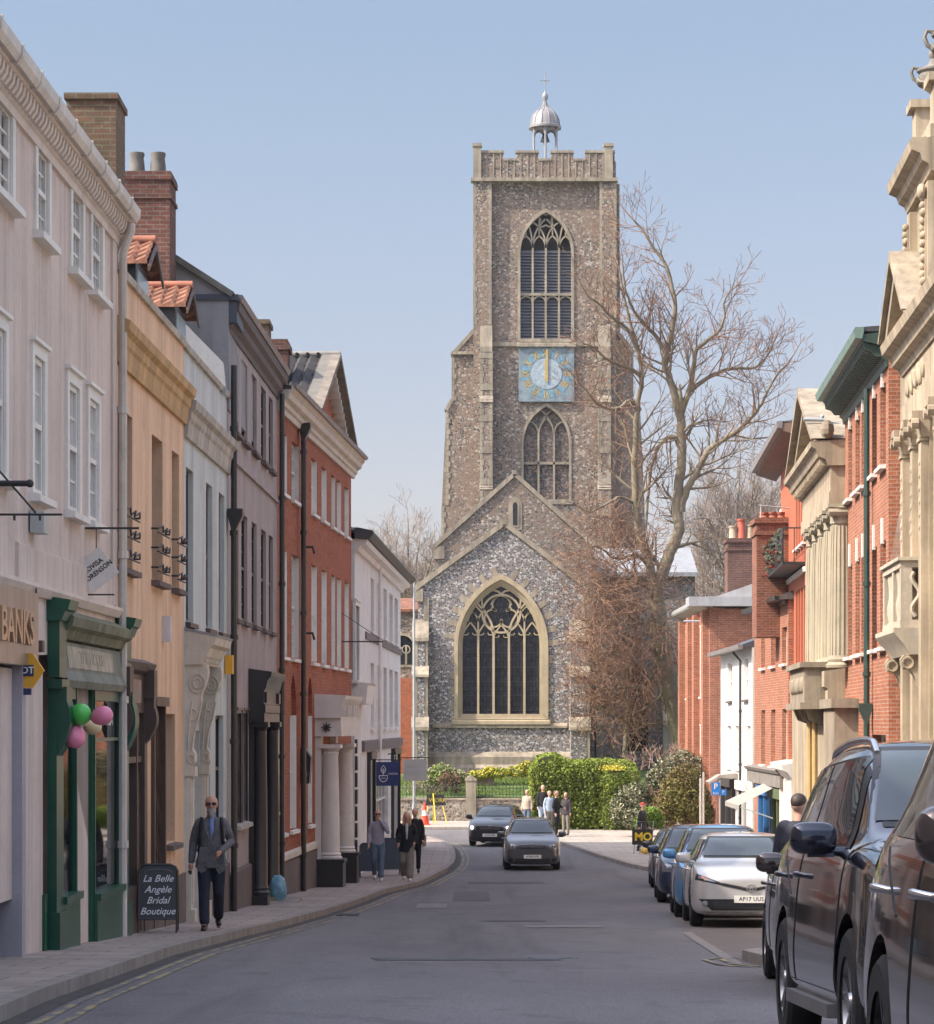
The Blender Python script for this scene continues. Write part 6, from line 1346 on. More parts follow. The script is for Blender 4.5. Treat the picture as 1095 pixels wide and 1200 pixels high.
# far building between tree and corner house
F2 = Fc(230); fb = thing('distant_brown_house', F2(F2.x(795), 0, 1.5), 'distant brown house with a white window and chimney seen behind the bare tree', 'building')
mb = MB(); mb.ext(F2, F2.p((784, 880), (840, 880), (840, 720), (808, 712), (784, 720)), -8, 0, 'sz').box(F2, F2.x(798), F2.x(808), -3, .02, F2.z(730), F2.z(683)); mb.build('wall', mat('brown render', (.22, .15, .11), .9, .2, 1), fb)
MB().box(F2, F2.x(786), F2.x(794), 0, .1, F2.z(735), F2.z(698)).build('window', whitepaint, fb)
MB().ext(F2, F2.p((782, 722), (810, 708), (842, 722), (842, 718), (810, 703), (782, 718)), -8, .3, 'sz').build('roof', slate, fb)
# signs and posts on the right
F2 = Fc(112); ps = thing('blue_parking_sign', F2(F2.x(841), 0, F2.z(922)), 'pair of small blue signs with white symbols below the grey shop canopy', 'sign')
MB().box(F2, F2.x(834), F2.x(844), 0, .03, F2.z(932), F2.z(917)).box(F2, F2.x(845), F2.x(851.5), 0, .03, F2.z(932), F2.z(925)).build('board', mat('sign blue', (.02, .20, .62), .4, .06, 3), ps)
mb = MB(); add_text(mb, lambda x, y, z: F2(F2.x(839)+x, .032+z, F2.z(922)+y), 'P', .26, depth=.003, bold=.006); add_text(mb, lambda x, y, z: F2(F2.x(839)+x, .032+z, F2.z(929.5)+y), 'taxi', .13, depth=.003); add_text(mb, lambda x, y, z: F2(F2.x(848)+x, .032+z, F2.z(928.5)+y), 'P', .14, depth=.003)
mb.build('lettering', whitepaint, ps); MB().tube([F2(F2.x(844), -.02, gz(84)), F2(F2.x(844), -.02, F2.z(915))], .03, 6).build('post', galv, ps)
F2 = Fc(118); pt = thing('grey_post', F2(F2.x(822), 0, 0), 'pair of thin pale posts standing in front of the olive shrubs', 'post')
MB().tube([F2(F2.x(821.5), 0, 0), F2(F2.x(821.5), 0, F2.z(912))], .045, 8).tube([F2(F2.x(824.5), .1, 0), F2(F2.x(824.5), .1, F2.z(905))], .035, 8).build('post', mat('pale post', (.45, .40, .36), .6, .1, 3), pt)
# ------------------------------------------------------------------ trees
BARK = mat('mossy grey bark', (.215, .18, .125), .95, .3, 1.5, .3, .5, 18, dirt=(.16, .17, .06))
TWIG = mat('red brown twigs', (.20, .115, .072), .9, .25, 1)
TWIGG = mat('grey brown twigs', (.27, .21, .175), .9, .2, 1)
def rvec(rnd): return Vector((rnd.gauss(0, 1), rnd.gauss(0, 1), rnd.gauss(0, 1))).normalized()
def grow(big, fine, p, d, L, r, lev, rnd, up=.12, spread=.9, minr=.011, dens=1.0):
    """one branch with its side shoots; thick wood goes to big, the rest to fine"""
    n = max(3, int(L/.45)); pts = [Vector(p)]; rs = [r]; d = Vector(d).normalized()
    for i in range(n):
        d = (d+rvec(rnd)*.17+Vector((0, 0, up*.6))).normalized(); pts.append(pts[-1]+d*L/n); rs.append(max(minr, r*(1-.8*(i+1)/n)))
    (big if r > .045 else fine).tube(pts, rs, 6 if r > .08 else (4 if r > .03 else 3), cap=False)
    if lev <= 0: return
    k = max(2, int(L/.42*dens)) if lev == 1 else max(3, int(L/.36*dens))
    for j in range(k):
        f = .22+.78*(j+rnd.random())/k; i = min(n-1, int(f*n)); q = pts[i].lerp(pts[i+1], f*n-i if i < n else 0)
        dd = (pts[i+1]-pts[i]).normalized(); side = rvec(rnd); side = (side-dd*side.dot(dd)).normalized()
        nd = (dd*(1-.35*spread)+side*spread*.85+Vector((0, 0, up))).normalized()
        grow(big, fine, q, nd, L*(.62-.28*f)*(.75+.5*rnd.random()), max(minr, rs[i]*.62), lev-1, rnd, up, spread, minr, dens)
def limb(big, fine, F, pts, r0, r1, rnd, kids_=7, kl=3.0, lev=2, up=.12, depth=0, wob=.5, start=.15, dens=1.0, t0=0, spread=.9, minr=.011):
    """main limb traced as points (photo column, photo row); depth is how far it leans out of the trunk's plane by its tip"""
    P_ = []; m = len(pts)
    for i, (px, py) in enumerate(pts): t = t0+depth*(i/(m-1))**1.3; q = F.q-t/.75; P_.append(Vector(((px-CX)*q/4000, q*.75, EYE+(HZ-py)*q/4000)))
    kids_ = int(kids_*2.1+.5); out = []; sub = 4                                       # Catmull-Rom
    for i in range(m-1):
        a, b, c, d = P_[max(0, i-1)], P_[i], P_[i+1], P_[min(m-1, i+2)]
        for k in range(sub):
            u = k/sub; out.append(.5*((2*b)+(-a+c)*u+(2*a-5*b+4*c-d)*u*u+(-a+3*b-3*c+d)*u**3)+rvec(rnd)*wob*.06)
    out.append(P_[-1]); n = len(out)
    rs = [r0+(r1-r0)*(i/(n-1))**.8 for i in range(n)]; big.tube(out, rs, 8 if r0 > .12 else 6)
    for j in range(kids_):
        f = start+(1-start)*(j+.5*rnd.random()+.4)/kids_; f = min(f, .999); i = int(f*(n-1)); q = out[i]
        dd = (out[i+1]-out[i]).normalized(); s = rvec(rnd); s = (s-dd*s.dot(dd)).normalized()
        nd = (dd*.55+s*spread+Vector((0, 0, up*1.5))).normalized(); grow(big, fine, q, nd, kl*(1.1-.55*f)*(.7+.6*rnd.random()), max(.02, rs[i]*.42), lev, rnd, up, spread, minr, dens)
    grow(big, fine, out[-1], (out[-1]-out[-2]).normalized(), kl*.6, r1, lev, rnd, up, spread, minr, dens)
def tree(name, F, base, label, cat, limbs, seed, group=None, twig=None, bark=None):
    t = thing(name, F(F.x(base[0]), 0, F.z(base[1])), label, cat, group); big = MB(); fine = MB(); rnd = random.Random(seed)
    for (pts, r0, r1, kw) in limbs: limb(big, fine, F, pts, r0 if r0 > .2 else r0*1.25, r1*1.2, rnd, **kw)
    big.build('trunk', bark or BARK, t, 60); fine.build('crown', twig or TWIG, t, 80); return t
F = Fc(163); K = dict
tree('bare_tree', F, (803, 905), 'large bare tree with mossy forked trunks rising in front of the church tower at right', 'tree', [
 ([(806, 925), (798, 862), (786, 813), (776, 763), (770, 720), (767, 699)], .50, .36, K(kids_=0, lev=0, kl=.1)),
 ([(767, 699), (761, 661), (749, 627), (745, 587), (744, 540), (747, 480), (752, 445), (748, 410), (738, 375), (728, 330)], .25, .05, K(kids_=10, kl=3.2, start=.3)),
 ([(768, 705), (777, 672), (785, 648), (796, 621), (794, 590), (799, 537), (798, 489)], .33, .17, K(kids_=3, kl=2.6)),
 ([(798, 489), (790, 460), (784, 440), (779, 423), (787, 391), (791, 359), (783, 315), (766, 290), (753, 268), (740, 255)], .17, .03, K(kids_=13, kl=2.7)),
 ([(798, 489), (806, 462), (812, 440), (817, 410), (835, 395), (848, 378), (850, 350), (867, 331)], .13, .025, K(kids_=11, kl=2.6, depth=1)),
 ([(808, 458), (830, 442), (855, 432), (880, 431), (895, 424), (908, 400)], .10, .025, K(kids_=10, kl=2.5, depth=-1)),
 ([(798, 600), (803, 580), (817, 552), (832, 527), (864, 505), (880, 490), (893, 473), (905, 448), (924, 425)], .17, .03, K(kids_=13, kl=2.5, depth=1)),
 ([(784, 425), (770, 395), (753, 378), (741, 359), (733, 338), (730, 310)], .10, .025, K(kids_=8, kl=2.2, depth=1.5)),
 ([(747, 480), (738, 470), (722, 480), (700, 473), (685, 455), (672, 440)], .10, .025, K(kids_=7, kl=2.2, depth=2.5)),
 ([(752, 440), (735, 430), (715, 423), (698, 408), (684, 402)], .09, .025, K(kids_=6, kl=2.0, depth=2)),
 ([(748, 410), (735, 385), (718, 372), (703, 356), (690, 347), (676, 322)], .08, .02, K(kids_=6, kl=1.9, depth=1.5)),
 ([(799, 530), (790, 512), (775, 520), (765, 540), (760, 575), (757, 620)], .11, .05, K(kids_=7, kl=2.2, up=.0)),
 ([(799, 520), (812, 500), (828, 492), (846, 494)], .08, .02, K(kids_=6, kl=2.0)),
 ([(767, 699), (748, 680), (733, 678), (713, 677), (690, 684)], .10, .02, K(kids_=11, kl=3.0, depth=3, up=-.02, spread=1.1, dens=1.3)),
 ([(775, 763), (762, 760), (751, 763), (735, 752), (719, 739), (702, 735), (684, 736)], .11, .02, K(kids_=13, kl=3.1, depth=4, up=-.03, spread=1.1, dens=1.3)),
 ([(778, 781), (768, 786), (753, 803), (735, 806), (708, 808), (690, 800)], .09, .02, K(kids_=12, kl=3.0, depth=3, up=.0, spread=1.1, dens=1.3)),
 ([(783, 800), (770, 820), (752, 832), (730, 838), (712, 850)], .07, .02, K(kids_=8, kl=2.4, depth=2, up=-.02, spread=1.1)),
 ([(762, 665), (745, 650), (722, 655), (700, 640), (682, 645)], .08, .02, K(kids_=12, kl=3.0, depth=3, up=-.0, spread=1.1, dens=1.3)),
 ([(745, 590), (728, 582), (712, 590), (692, 600), (676, 592)], .07, .02, K(kids_=7, kl=2.4, depth=2, up=.02, spread=1.1)),
 ([(767, 705), (757, 730), (738, 722), (715, 700), (695, 705)], .07, .02, K(kids_=13, kl=3.0, depth=5, up=-.0, spread=1.2, dens=1.3)),
], 11)
F = Fc(164)
tree('bushy_bare_tree', F, (732, 905), 'low bushy bare tree with dense red brown twigs hiding the foot of the church', 'tree', [
 ([(732, 912), (734, 870), (735, 835)], .12, .09, K(kids_=3, kl=2.5)),
 ([(738, 835), (725, 800), (712, 765), (700, 725)], .08, .02, K(kids_=9, kl=2.6, depth=1)),
 ([(738, 835), (736, 790), (728, 745), (720, 700)], .08, .02, K(kids_=6, kl=2.4, depth=1.5)),
 ([(740, 850), (718, 835), (700, 830), (688, 815)], .06, .02, K(kids_=7, kl=2.2, depth=1.5)),
 ([(741, 862), (752, 850), (762, 848)], .05, .02, K(kids_=3, kl=1.3, depth=.5)),
], 5)
# distant trees: crowns grown from a short description
def far_tree(px, py, q, h, w, label, seed, r=.35, twig=None):
    F = Fc(q); rnd = random.Random(seed); k = q/4000; H = h/k; limbs = []
    x0 = px; limbs.append(([(x0, py), (x0+rnd.uniform(-3, 3), py-h*.25), (x0+rnd.uniform(-4, 4), py-h*.42)], r, r*.6, K(kids_=3, kl=h*k*.3)))
    for i in range(7):
        a = (i-3)/3; xa = x0+a*w*.5; limbs.append(([(x0, py-h*(.28+.1*rnd.random())), (x0+a*w*.2, py-h*.55), (x0+a*w*.38+rnd.uniform(-3, 3), py-h*.75), (xa, py-h*(.98-.28*abs(a)))], r*.42, .03, K(kids_=9, kl=h*k*.22, depth=rnd.uniform(-3, 3), minr=.013)))
    return tree('bare_tree', F, (px, py), label, 'tree', limbs, seed, 'bare trees beyond the rooftops', twig or TWIGG)
far_tree(478, 860, 250, 258, 84, 'pale bare tree left of the church behind the white corner house', 21)
far_tree(446, 860, 280, 215, 50, 'smaller pale bare tree half hidden by the white corner house', 22)
far_tree(868, 860, 235, 335, 90, 'bare tree with thin spreading twigs behind the brick chimneys', 23)
far_tree(905, 860, 260, 300, 60, 'bare tree rising behind the orange red house and its chimney', 24)
far_tree(826, 860, 255, 215, 60, 'bare tree between the forked tree and the brick chimneys', 25)
# ------------------------------------------------------------------ hedges and shrubs
def foliage(name, c, var=.45, scale=2.5, tr=.25):
    m, nt, b = newmat(name); b.inputs['Roughness'].default_value = .65; b.inputs['Specular IOR Level'].default_value = .3
    f = ramp(nt, noise(nt, scale, 5, .7), [(.3, 0), (.7, 1)]); f2 = noise(nt, 30, 2); cc = mixc(nt, f, mul(c, 1-var), mul(c, 1+var*.6)); cc = mixc(nt, 1, cc, ramp(nt, f2, [(.3, .6), (.7, 1.25)]), 'MULTIPLY')
    nt.links.new(cc, b.inputs['Base Color']); return m
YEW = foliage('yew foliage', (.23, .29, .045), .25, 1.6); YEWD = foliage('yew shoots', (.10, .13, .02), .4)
OLIVE = foliage('olive shrub foliage', (.19, .17, .045)); VARI = foliage('variegated pale leaves', (.42, .40, .27), .3); LIME = foliage('fresh green leaves', (.17, .26, .04)); BROWNL = foliage('dry brown leaves', (.20, .13, .07)); YELL = foliage('yellow blossom', (.55, .47, .06), .25); DGR = foliage('dark green leaves', (.05, .075, .025))
def surf_noise(p, s): return mnoise.noise(Vector(p)*s)
def hedge_block(F, x0, x1, t0, t1, z0, z1, r, n, rnd, mb, leaf=.055):
    """leaves through the outer skin of a rounded block, roughly along its trimmed faces"""
    cx_, ct, cz_ = (x0+x1)/2, (t0+t1)/2, (z0+z1)/2; h = ((x1-x0)/2-r, (t1-t0)/2-r, (z1-z0)/2-r)
    for k in range(n):
        d = [rnd.uniform(-1, 1)*(h[i]+r) for i in range(3)]; ax = rnd.choices((0, 1, 1, 2), (1.2, 2, .6, 1))[0]; sg = rnd.choice((-1, 1))
        if ax == 2: sg = 1
        d[ax] = sg*(h[ax]+r); cl = [max(-h[i], min(h[i], d[i])) for i in range(3)]; v = Vector([d[i]-cl[i] for i in range(3)])
        if v.length < 1e-6: continue
        v.normalize(); p = Vector(cl)+v*(r-abs(rnd.gauss(0, .05))); b = .11*surf_noise((p.x+cx_, p.y, p.z+cz_), 1.1)+.06*surf_noise((p.x+cx_, p.y, p.z), 3.1); p += v*b
        leafquad(mb, F(cx_+p.x, ct+p.y, cz_+p.z), leaf*rnd.uniform(.6, 1.3), rnd)
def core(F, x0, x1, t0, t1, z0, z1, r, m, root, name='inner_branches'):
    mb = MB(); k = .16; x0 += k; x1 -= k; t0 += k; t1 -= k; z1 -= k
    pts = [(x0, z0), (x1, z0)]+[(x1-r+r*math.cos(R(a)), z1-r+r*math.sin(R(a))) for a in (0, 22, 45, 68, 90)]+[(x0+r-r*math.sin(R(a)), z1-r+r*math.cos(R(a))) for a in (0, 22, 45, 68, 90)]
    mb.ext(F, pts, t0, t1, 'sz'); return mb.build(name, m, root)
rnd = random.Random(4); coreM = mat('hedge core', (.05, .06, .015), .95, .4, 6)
F = Fc(140); hg = thing('yew_hedge', F(F.x(680), 0, 0), 'tall clipped yellow green hedge beside the churchyard, with people standing in front', 'hedge')
lm = MB()
B1 = (F.x(621), F.x(747), -2.2, .6, 0, F.z(891)); B2 = (F.x(702), F.x(750), -1.8, 1.1, 0, F.z(898)); B0 = (F.x(624), F.x(664), -2.0, .5, 1.5, F.z(882))
for B, r, n in ((B1, .5, 21000), (B2, .6, 14000), (B0, .55, 3500)):
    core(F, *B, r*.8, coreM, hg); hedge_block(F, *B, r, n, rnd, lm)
lm.build('foliage', YEW, hg)
lm = MB()
for k in range(1200):
    x = rnd.uniform(B1[0], B2[1]); z = rnd.uniform(.1, 2.7); t = .62 if x < B2[0] else 1.32; leafquad(lm, F(x, t+rnd.gauss(0, .05), z*.9), .07, rnd)
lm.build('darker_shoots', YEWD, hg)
lm = MB(); cx_, cz_ = F.x(716), F.z(901)
for k in range(380): leafquad(lm, F(cx_+rnd.gauss(0, .22), 1.0+rnd.gauss(0, .35), cz_+abs(rnd.gauss(0, .10))-.03), .05, rnd)
lm.build('yellow_top_growth', YELL, hg)
def shrub(name, q, blobs, leafm, label, n, leaf=.05, twigs=0, twm=None, seed=1, cat='shrub', extra=None, group=None, hollow=.55):
    F = Fc(q); rnd = random.Random(seed); x, y = blobs[0][:2]; t = thing(name, F(F.x(x), 0, gz(F.q*.75) if q < 152 else yard(q)), label, cat, group); mb = MB()
    tot = sum(b[2]*b[3] for b in blobs)
    for (px, py, rx, ry, *dd) in blobs:
        k_ = F.k; d0 = dd[0] if dd else 0; c = F(F.x(px), d0, F.z(py)); rr = (rx*k_, max(rx, ry)*k_*.8, ry*k_)
        for j in range(int(n*rx*ry/tot)):
            v = rvec(rnd); f = (hollow+(1-hollow)*rnd.random()**.6)*(1+.28*surf_noise((v.x*2+px, v.y*2, v.z*2), 1.3)); p = c+Vector((v.x*rr[0]*f, v.y*rr[1]*f, v.z*rr[2]*f)); leafquad(mb, p, leaf*rnd.uniform(.5, 1.3), rnd)
    mb.build('foliage', leafm, t)
    if twigs:
        tb = MB(); dum = MB()
        for j in range(twigs):
            px, py, rx, ry, *dd = rnd.choice(blobs); base = F(F.x(px+rnd.uniform(-.4, .4)*rx), dd[0] if dd else 0, F.z(py+ry*.95)); grow(dum, tb, base, Vector((rnd.uniform(-.6, .6), rnd.uniform(-.4, .4), 1)), ry*F.k*2.0*rnd.uniform(.7, 1.15), .025, 2, rnd, .02, .8, .006, .9)
        tb.add(dum.v, dum.f); tb.build('stem', twm or TWIG, t)
    if extra:
        em, en_, es = extra; eb = MB()
        for j in range(en_):
            px, py, rx, ry, *dd = rnd.choice(blobs); v = rvec(rnd); c = F(F.x(px), dd[0] if dd else 0, F.z(py)); leafquad(eb, c+Vector((v.x*rx*F.k, -abs(v.y)*rx*F.k*.8, v.z*ry*F.k)), es, rnd)
        eb.build('blossom', em, t)
    return t
shrub('variegated_shrub', 131, [(742, 938, 22, 20), (728, 950, 14, 18, .3), (762, 930, 16, 14), (745, 958, 24, 14, .4), (770, 925, 12, 10)], VARI, 'pale variegated shrub between the clipped hedge and the olive shrubs', 7000, .055, 6, seed=2, extra=(DGR, 2600, .05))
shrub('green_shrub', 125, [(762, 956, 13, 12), (752, 964, 10, 10), (770, 962, 10, 10)], LIME, 'small bright green shrub beside the pavement near the yellow-lettered sign', 3200, .05, 3, seed=3)
shrub('olive_shrub', 129, [(795, 935, 24, 34), (815, 945, 20, 30), (780, 950, 16, 20), (805, 915, 20, 22), (826, 958, 12, 20)], OLIVE, 'broad olive brown shrub covering the corner left of the brick corner house', 13000, .05, 14, seed=4, extra=(BROWNL, 3500, .045))
shrub('olive_shrub', 141, [(785, 905, 22, 18), (770, 912, 14, 12), (800, 895, 18, 16), (818, 905, 14, 18)], foliage('grey green leaves', (.13, .14, .07)), 'grey green leafy shrub growing higher up behind the olive brown shrub', 6000, .055, 8, seed=5, extra=(VARI, 900, .05))
shrub('twiggy_shrub', 150, [(770, 888, 24, 14), (745, 893, 18, 10), (795, 882, 14, 10)], BROWNL, 'bare tangle of pinkish stems above the right end of the hedge', 300, .03, 26, mat('pink grey stems', (.34, .25, .20), .9, .2, 2), 6)
shrub('flower_bed_shrub', 156, [(518, 908, 18, 13), (505, 918, 12, 10), (536, 912, 12, 10)], LIME, 'leafy yellow green shrub in the churchyard behind the railings at left', 2600, .06, 10, seed=7, extra=(VARI, 700, .05))
shrub('dark_bush', 154, [(522, 915, 9, 12), (534, 918, 8, 12)], BROWNL, 'dark purple brown bush in front of the yellow green shrub', 1100, .05, 10, mat('dark stems', (.08, .05, .05), .9), 8)
shrub('twiggy_shrub', 155, [(498, 926, 14, 10), (484, 924, 12, 12), (512, 930, 10, 8)], BROWNL, 'thin brown stems behind the railings next to the lamp post', 300, .04, 18, mat('pink grey stems', (.34, .25, .20)), 9)
shrub('daffodil_clump', 160, [(560, 908, 14, 5), (585, 906, 16, 6), (608, 904, 16, 7), (575, 904, 10, 5), (618, 900, 10, 8)], LIME, 'long clump of pale yellow daffodils at the foot of the church window', 2600, .06, 0, seed=10, cat='flowers', extra=(YELL, 900, .06))
shrub('green_shrub', 160, [(628, 905, 9, 18), (634, 915, 8, 14)], OLIVE, 'small olive green shrub between the daffodils and the clipped hedge', 1400, .05, 4, seed=12)
# ivy and grass tufts
def tufts(name, q, n, x0, x1, seed):
    rnd = random.Random(seed); mb = MB()
    for j in range(n):
        qq = rnd.uniform(154, q); F = Fc(qq); x = rnd.uniform(F.x(x0), F.x(x1)); z = yard(qq); l = rnd.uniform(.05, .16); p = F(x, 0, z-.02); a = rnd.uniform(-.05, .05)
        mb.add([p, p+Vector((.03, 0, 0)), p+Vector((a, rnd.uniform(-.05, .05), l))], [(0, 1, 2)])
    tag(mb.build(name, foliage('grass blades', (.13, .19, .035), .4, 1)), 'short mown grass growing in the raised churchyard', 'grass', kind='stuff')
tufts('grass', 166, 9000, 440, 640, 13)
# ------------------------------------------------------------------ cars
tyrem = tinted('tyre rubber', (.018, .018, .019), .85); alloy = tinted('alloy wheel', (.36, .36, .37), .3, .8); darkalloy = tinted('dark alloy', (.08, .08, .085), .35, .6)
carglass = glass_dark('car glass', (.03, .04, .043), .03, .3); blacktrim = tinted('black trim', (.015, .015, .016), .5); lampm = tinted('headlamp glass', (.20, .21, .22), .08, .3, .9, .5); chrome = tinted('chrome', (.62, .62, .63), .12, 1.0)
platew = tinted('number plate', (.72, .71, .66), .4); platet = tinted('plate lettering', (.01, .01, .01), .6); amber = tinted('amber lens', (.7, .25, .03), .2); litlamp = tinted('lit headlamp', (1, .93, .78), .3, emit=2.2); redlens = tinted('orange red lens', (.6, .10, .03), .2)
def paint(name, c, metal=.35, rough=.28): return tinted(name, c, rough, metal, .6, 1.0)
def wheel(root, x, y, r, w, side, rim=alloy, spokes=5, name='wheel'):
    """side -1: outer face towards -x"""
    t = MB(); pr = [(r*.62, -w/2), (r*.90, -w/2), (r*.985, -w*.38), (r, -w*.2), (r, w*.2), (r*.985, w*.38), (r*.90, w/2), (r*.62, w/2)]; n = 36; vs = []
    for (rr, ax) in pr:
        for k in range(n): a = 2*math.pi*k/n; vs.append((x+ax, y+rr*math.cos(a), r+rr*math.sin(a)))
    t.add(vs, [(i*n+k, i*n+(k+1) % n, (i+1)*n+(k+1) % n, (i+1)*n+k) for i in range(len(pr)-1) for k in range(n)])
    wh = t.build('wheel', tyrem, root, 35); m = MB(); xo = x+side*w/2
    def disc(r0, r1, xa, xb): 
        v = []
        for (rr, xx) in ((r0, xa), (r1, xb)):
            for k in range(n): a = 2*math.pi*k/n; v.append((xx, y+rr*math.cos(a), r+rr*math.sin(a)))
        m.add(v, [(k, (k+1) % n, n+(k+1) % n, n+k) for k in range(n)])
    disc(r*.70, r*.64, xo-side*.0, xo-side*.015); disc(r*.64, r*.60, xo-side*.015, xo-side*.06); disc(r*.16, r*.13, xo-side*.035, xo-side*.01); disc(r*.13, .001, xo-side*.01, xo-side*.01)
    for k in range(spokes):
        a = 2*math.pi*k/spokes+.3
        for da in (-.13, .13):
            a1 = a+da; p = lambda rr, aa, xx: (xx, y+rr*math.cos(aa), r+rr*math.sin(aa)); h = .055
            m.add([p(r*.12, a1-.25, xo-side*.025), p(r*.12, a1+.25, xo-side*.025), p(r*.65, a1+da*.5+h, xo-side*.012), p(r*.65, a1+da*.5-h, xo-side*.012), p(r*.12, a1, xo-side*.06), p(r*.65, a1, xo-side*.06)], [(0, 1, 2, 3), (0, 4, 5, 3), (1, 4, 5, 2)])
    m.build('rim', rim, wh, 35); b = MB(); v = [(xo-side*.07, y+r*.63*math.cos(2*math.pi*k/n), r+r*.63*math.sin(2*math.pi*k/n)) for k in range(n)]; b.add(v, [tuple(range(n))]); b.build('brake_disc', blacktrim, wh)
    return wh
def section(W, zb, zs, zbelt, ztop, w, wt, wtop):
    """half outline from the sill centre up to the roof centre"""
    h = W/2
    return [(0, zb), (h*w*.82, zb), (h*w*.965, zb+.07), (h*w*.995, zb+.18), (h*w, zs), (h*w*.992, zs+.12), (h*w*.955, zbelt), (h*wt, zbelt+(ztop-zbelt)*.12+.012), (h*(wt*.35+wtop*.65), zbelt+(ztop-zbelt)*.72), (h*wtop, ztop-.045 if ztop-zbelt > .15 else ztop-.012), (h*wtop*.78, ztop-.008 if ztop-zbelt > .15 else ztop), (0, ztop+.018)]
def car_body(W, L, H, st, arches, wr, m, root):
    """st: list of (y, zb, zs, zbelt, ztop, w, wt, wtop) from nose to tail; nose points to -y"""
    vs = []; n = 0
    for s in st:
        half = section(W, *s[1:]); ring_ = [(x, s[0], z) for x, z in half]+[(-x, s[0], z) for x, z in half[-2:0:-1]]; n = len(ring_); vs += ring_
    m_ = len(st); fs = [(i*n+k, i*n+(k+1) % n, (i+1)*n+(k+1) % n, (i+1)*n+k) for i in range(m_-1) for k in range(n)]
    fs += [tuple(range(n))[::-1], tuple((m_-1)*n+k for k in range(n))]
    me = bpy.data.meshes.new('b'); me.from_pydata(vs, [], fs); bm = bmesh.new(); bm.from_mesh(me)
    bmesh.ops.recalc_face_normals(bm, faces=bm.faces)
    for f in list(bm.faces):                                 # rounder nose and tail caps
        if len(f.verts) > 4: r = bmesh.ops.inset_individual(bm, faces=[f], thickness=.06, depth=0)
    bm.to_mesh(me); bm.free(); o = bpy.data.objects.new('b', me); col.objects.link(o)
    md = o.modifiers.new('s', 'SUBSURF'); md.levels = 2; md.render_levels = 2; me1 = evalmesh(o)
    bv = BVHTree.FromPolygons([v.co.copy() for v in me1.vertices], [tuple(p.vertices) for p in me1.polygons])
    cut = MB()
    for (y, r) in arches:
        for sx in (-1, 1):
            k = 28; v = []
            for xx in (sx*(W/2-.26), sx*(W/2+.15)): v += [(xx, y+r*math.cos(2*math.pi*i/k), wr+.012+r*math.sin(2*math.pi*i/k)) for i in range(k)]
            cut.add(v, [(i, (i+1) % k, k+(i+1) % k, k+i) for i in range(k)]+[tuple(range(k))[::-1], tuple(range(k, 2*k))])
    cm_ = bpy.data.meshes.new('c'); cm_.from_pydata(cut.v, [], cut.f); bm = bmesh.new(); bm.from_mesh(cm_); bmesh.ops.recalc_face_normals(bm, faces=bm.faces); bm.to_mesh(cm_); bm.free(); cm_.materials.append(None)
    c = bpy.data.objects.new('c', cm_); col.objects.link(c); b = o.modifiers.new('b', 'BOOLEAN'); b.object = c; b.operation = 'DIFFERENCE'; b.solver = 'EXACT'
    me2 = evalmesh(o); bpy.data.objects.remove(o); bpy.data.objects.remove(c); me2.materials.clear(); me2.name = 'body'
    for l in list(me2.uv_layers): me2.uv_layers.remove(l)
    bo = finish('body', me2, m, root, 32, Vector((0, 0, 0)), fix=False)
    return bo, bv
def proj_patch(bv, quad, kind, m, root, name, nu=10, nv=8, off=.006, sx=-1, tk=0):
    """lay a four-cornered patch (bottom left, bottom right, top right, top left) on the body; kind 'F' from the front (x, z), 'S' from the side (y, z), 'T' from above (x, y), 'B' from behind"""
    vs = []
    for j in range(nv+1):
        for i in range(nu+1):
            u, v = i/nu, j/nv; a = [(quad[0][k]*(1-u)+quad[1][k]*u)*(1-v)+(quad[3][k]*(1-u)+quad[2][k]*u)*v for k in (0, 1)]
            if kind == 'F': o, d = Vector((a[0], -3, a[1])), Vector((0, 1, 0))
            elif kind == 'B': o, d = Vector((a[0], 9, a[1])), Vector((0, -1, 0))
            elif kind == 'S': o, d = Vector((sx*3, a[0], a[1])), Vector((-sx, 0, 0))
            else: o, d = Vector((a[0], a[1], 4)), Vector((0, 0, -1))
            h = bv.ray_cast(o, d)
            p, nn = (h[0], h[1]) if h[0] is not None else (None, None)
            if p is None: vs.append(None); continue
            if nn.dot(d) > 0: nn = -nn
            vs.append(p+nn*off)
    mb = MB(); idx = {}; 
    for k, v in enumerate(vs):
        if v is not None: idx[k] = len(mb.v); mb.v.append(tuple(v))
    m_ = nu+1
    for j in range(nv):
        for i in range(nu):
            q = [j*m_+i, j*m_+i+1, (j+1)*m_+i+1, (j+1)*m_+i]
            if all(k in idx for k in q): mb.f.append(tuple(idx[k] for k in q))
    return mb.build(name, m, root, 40)
def line_on(bv, pts, kind, m, root, name='door_seam', r=.005, sx=-1, n=24, off=.001):
    P_ = []
    for a, b in zip(pts, pts[1:]):
        for i in range(n): u = i/n; P_.append((a[0]+(b[0]-a[0])*u, a[1]+(b[1]-a[1])*u))
    P_.append(pts[-1]); out = []
    for a in P_:
        if kind == 'S': h = bv.ray_cast(Vector((sx*3, a[0], a[1])), Vector((-sx, 0, 0)))
        elif kind == 'F': h = bv.ray_cast(Vector((a[0], -3, a[1])), Vector((0, 1, 0)))
        else: h = bv.ray_cast(Vector((a[0], a[1], 4)), Vector((0, 0, -1)))
        if h[0] is not None: out.append(h[0]+h[1]*off)
    return MB().tube(out, r, 5).build(name, m, root, 60) if len(out) > 2 else None
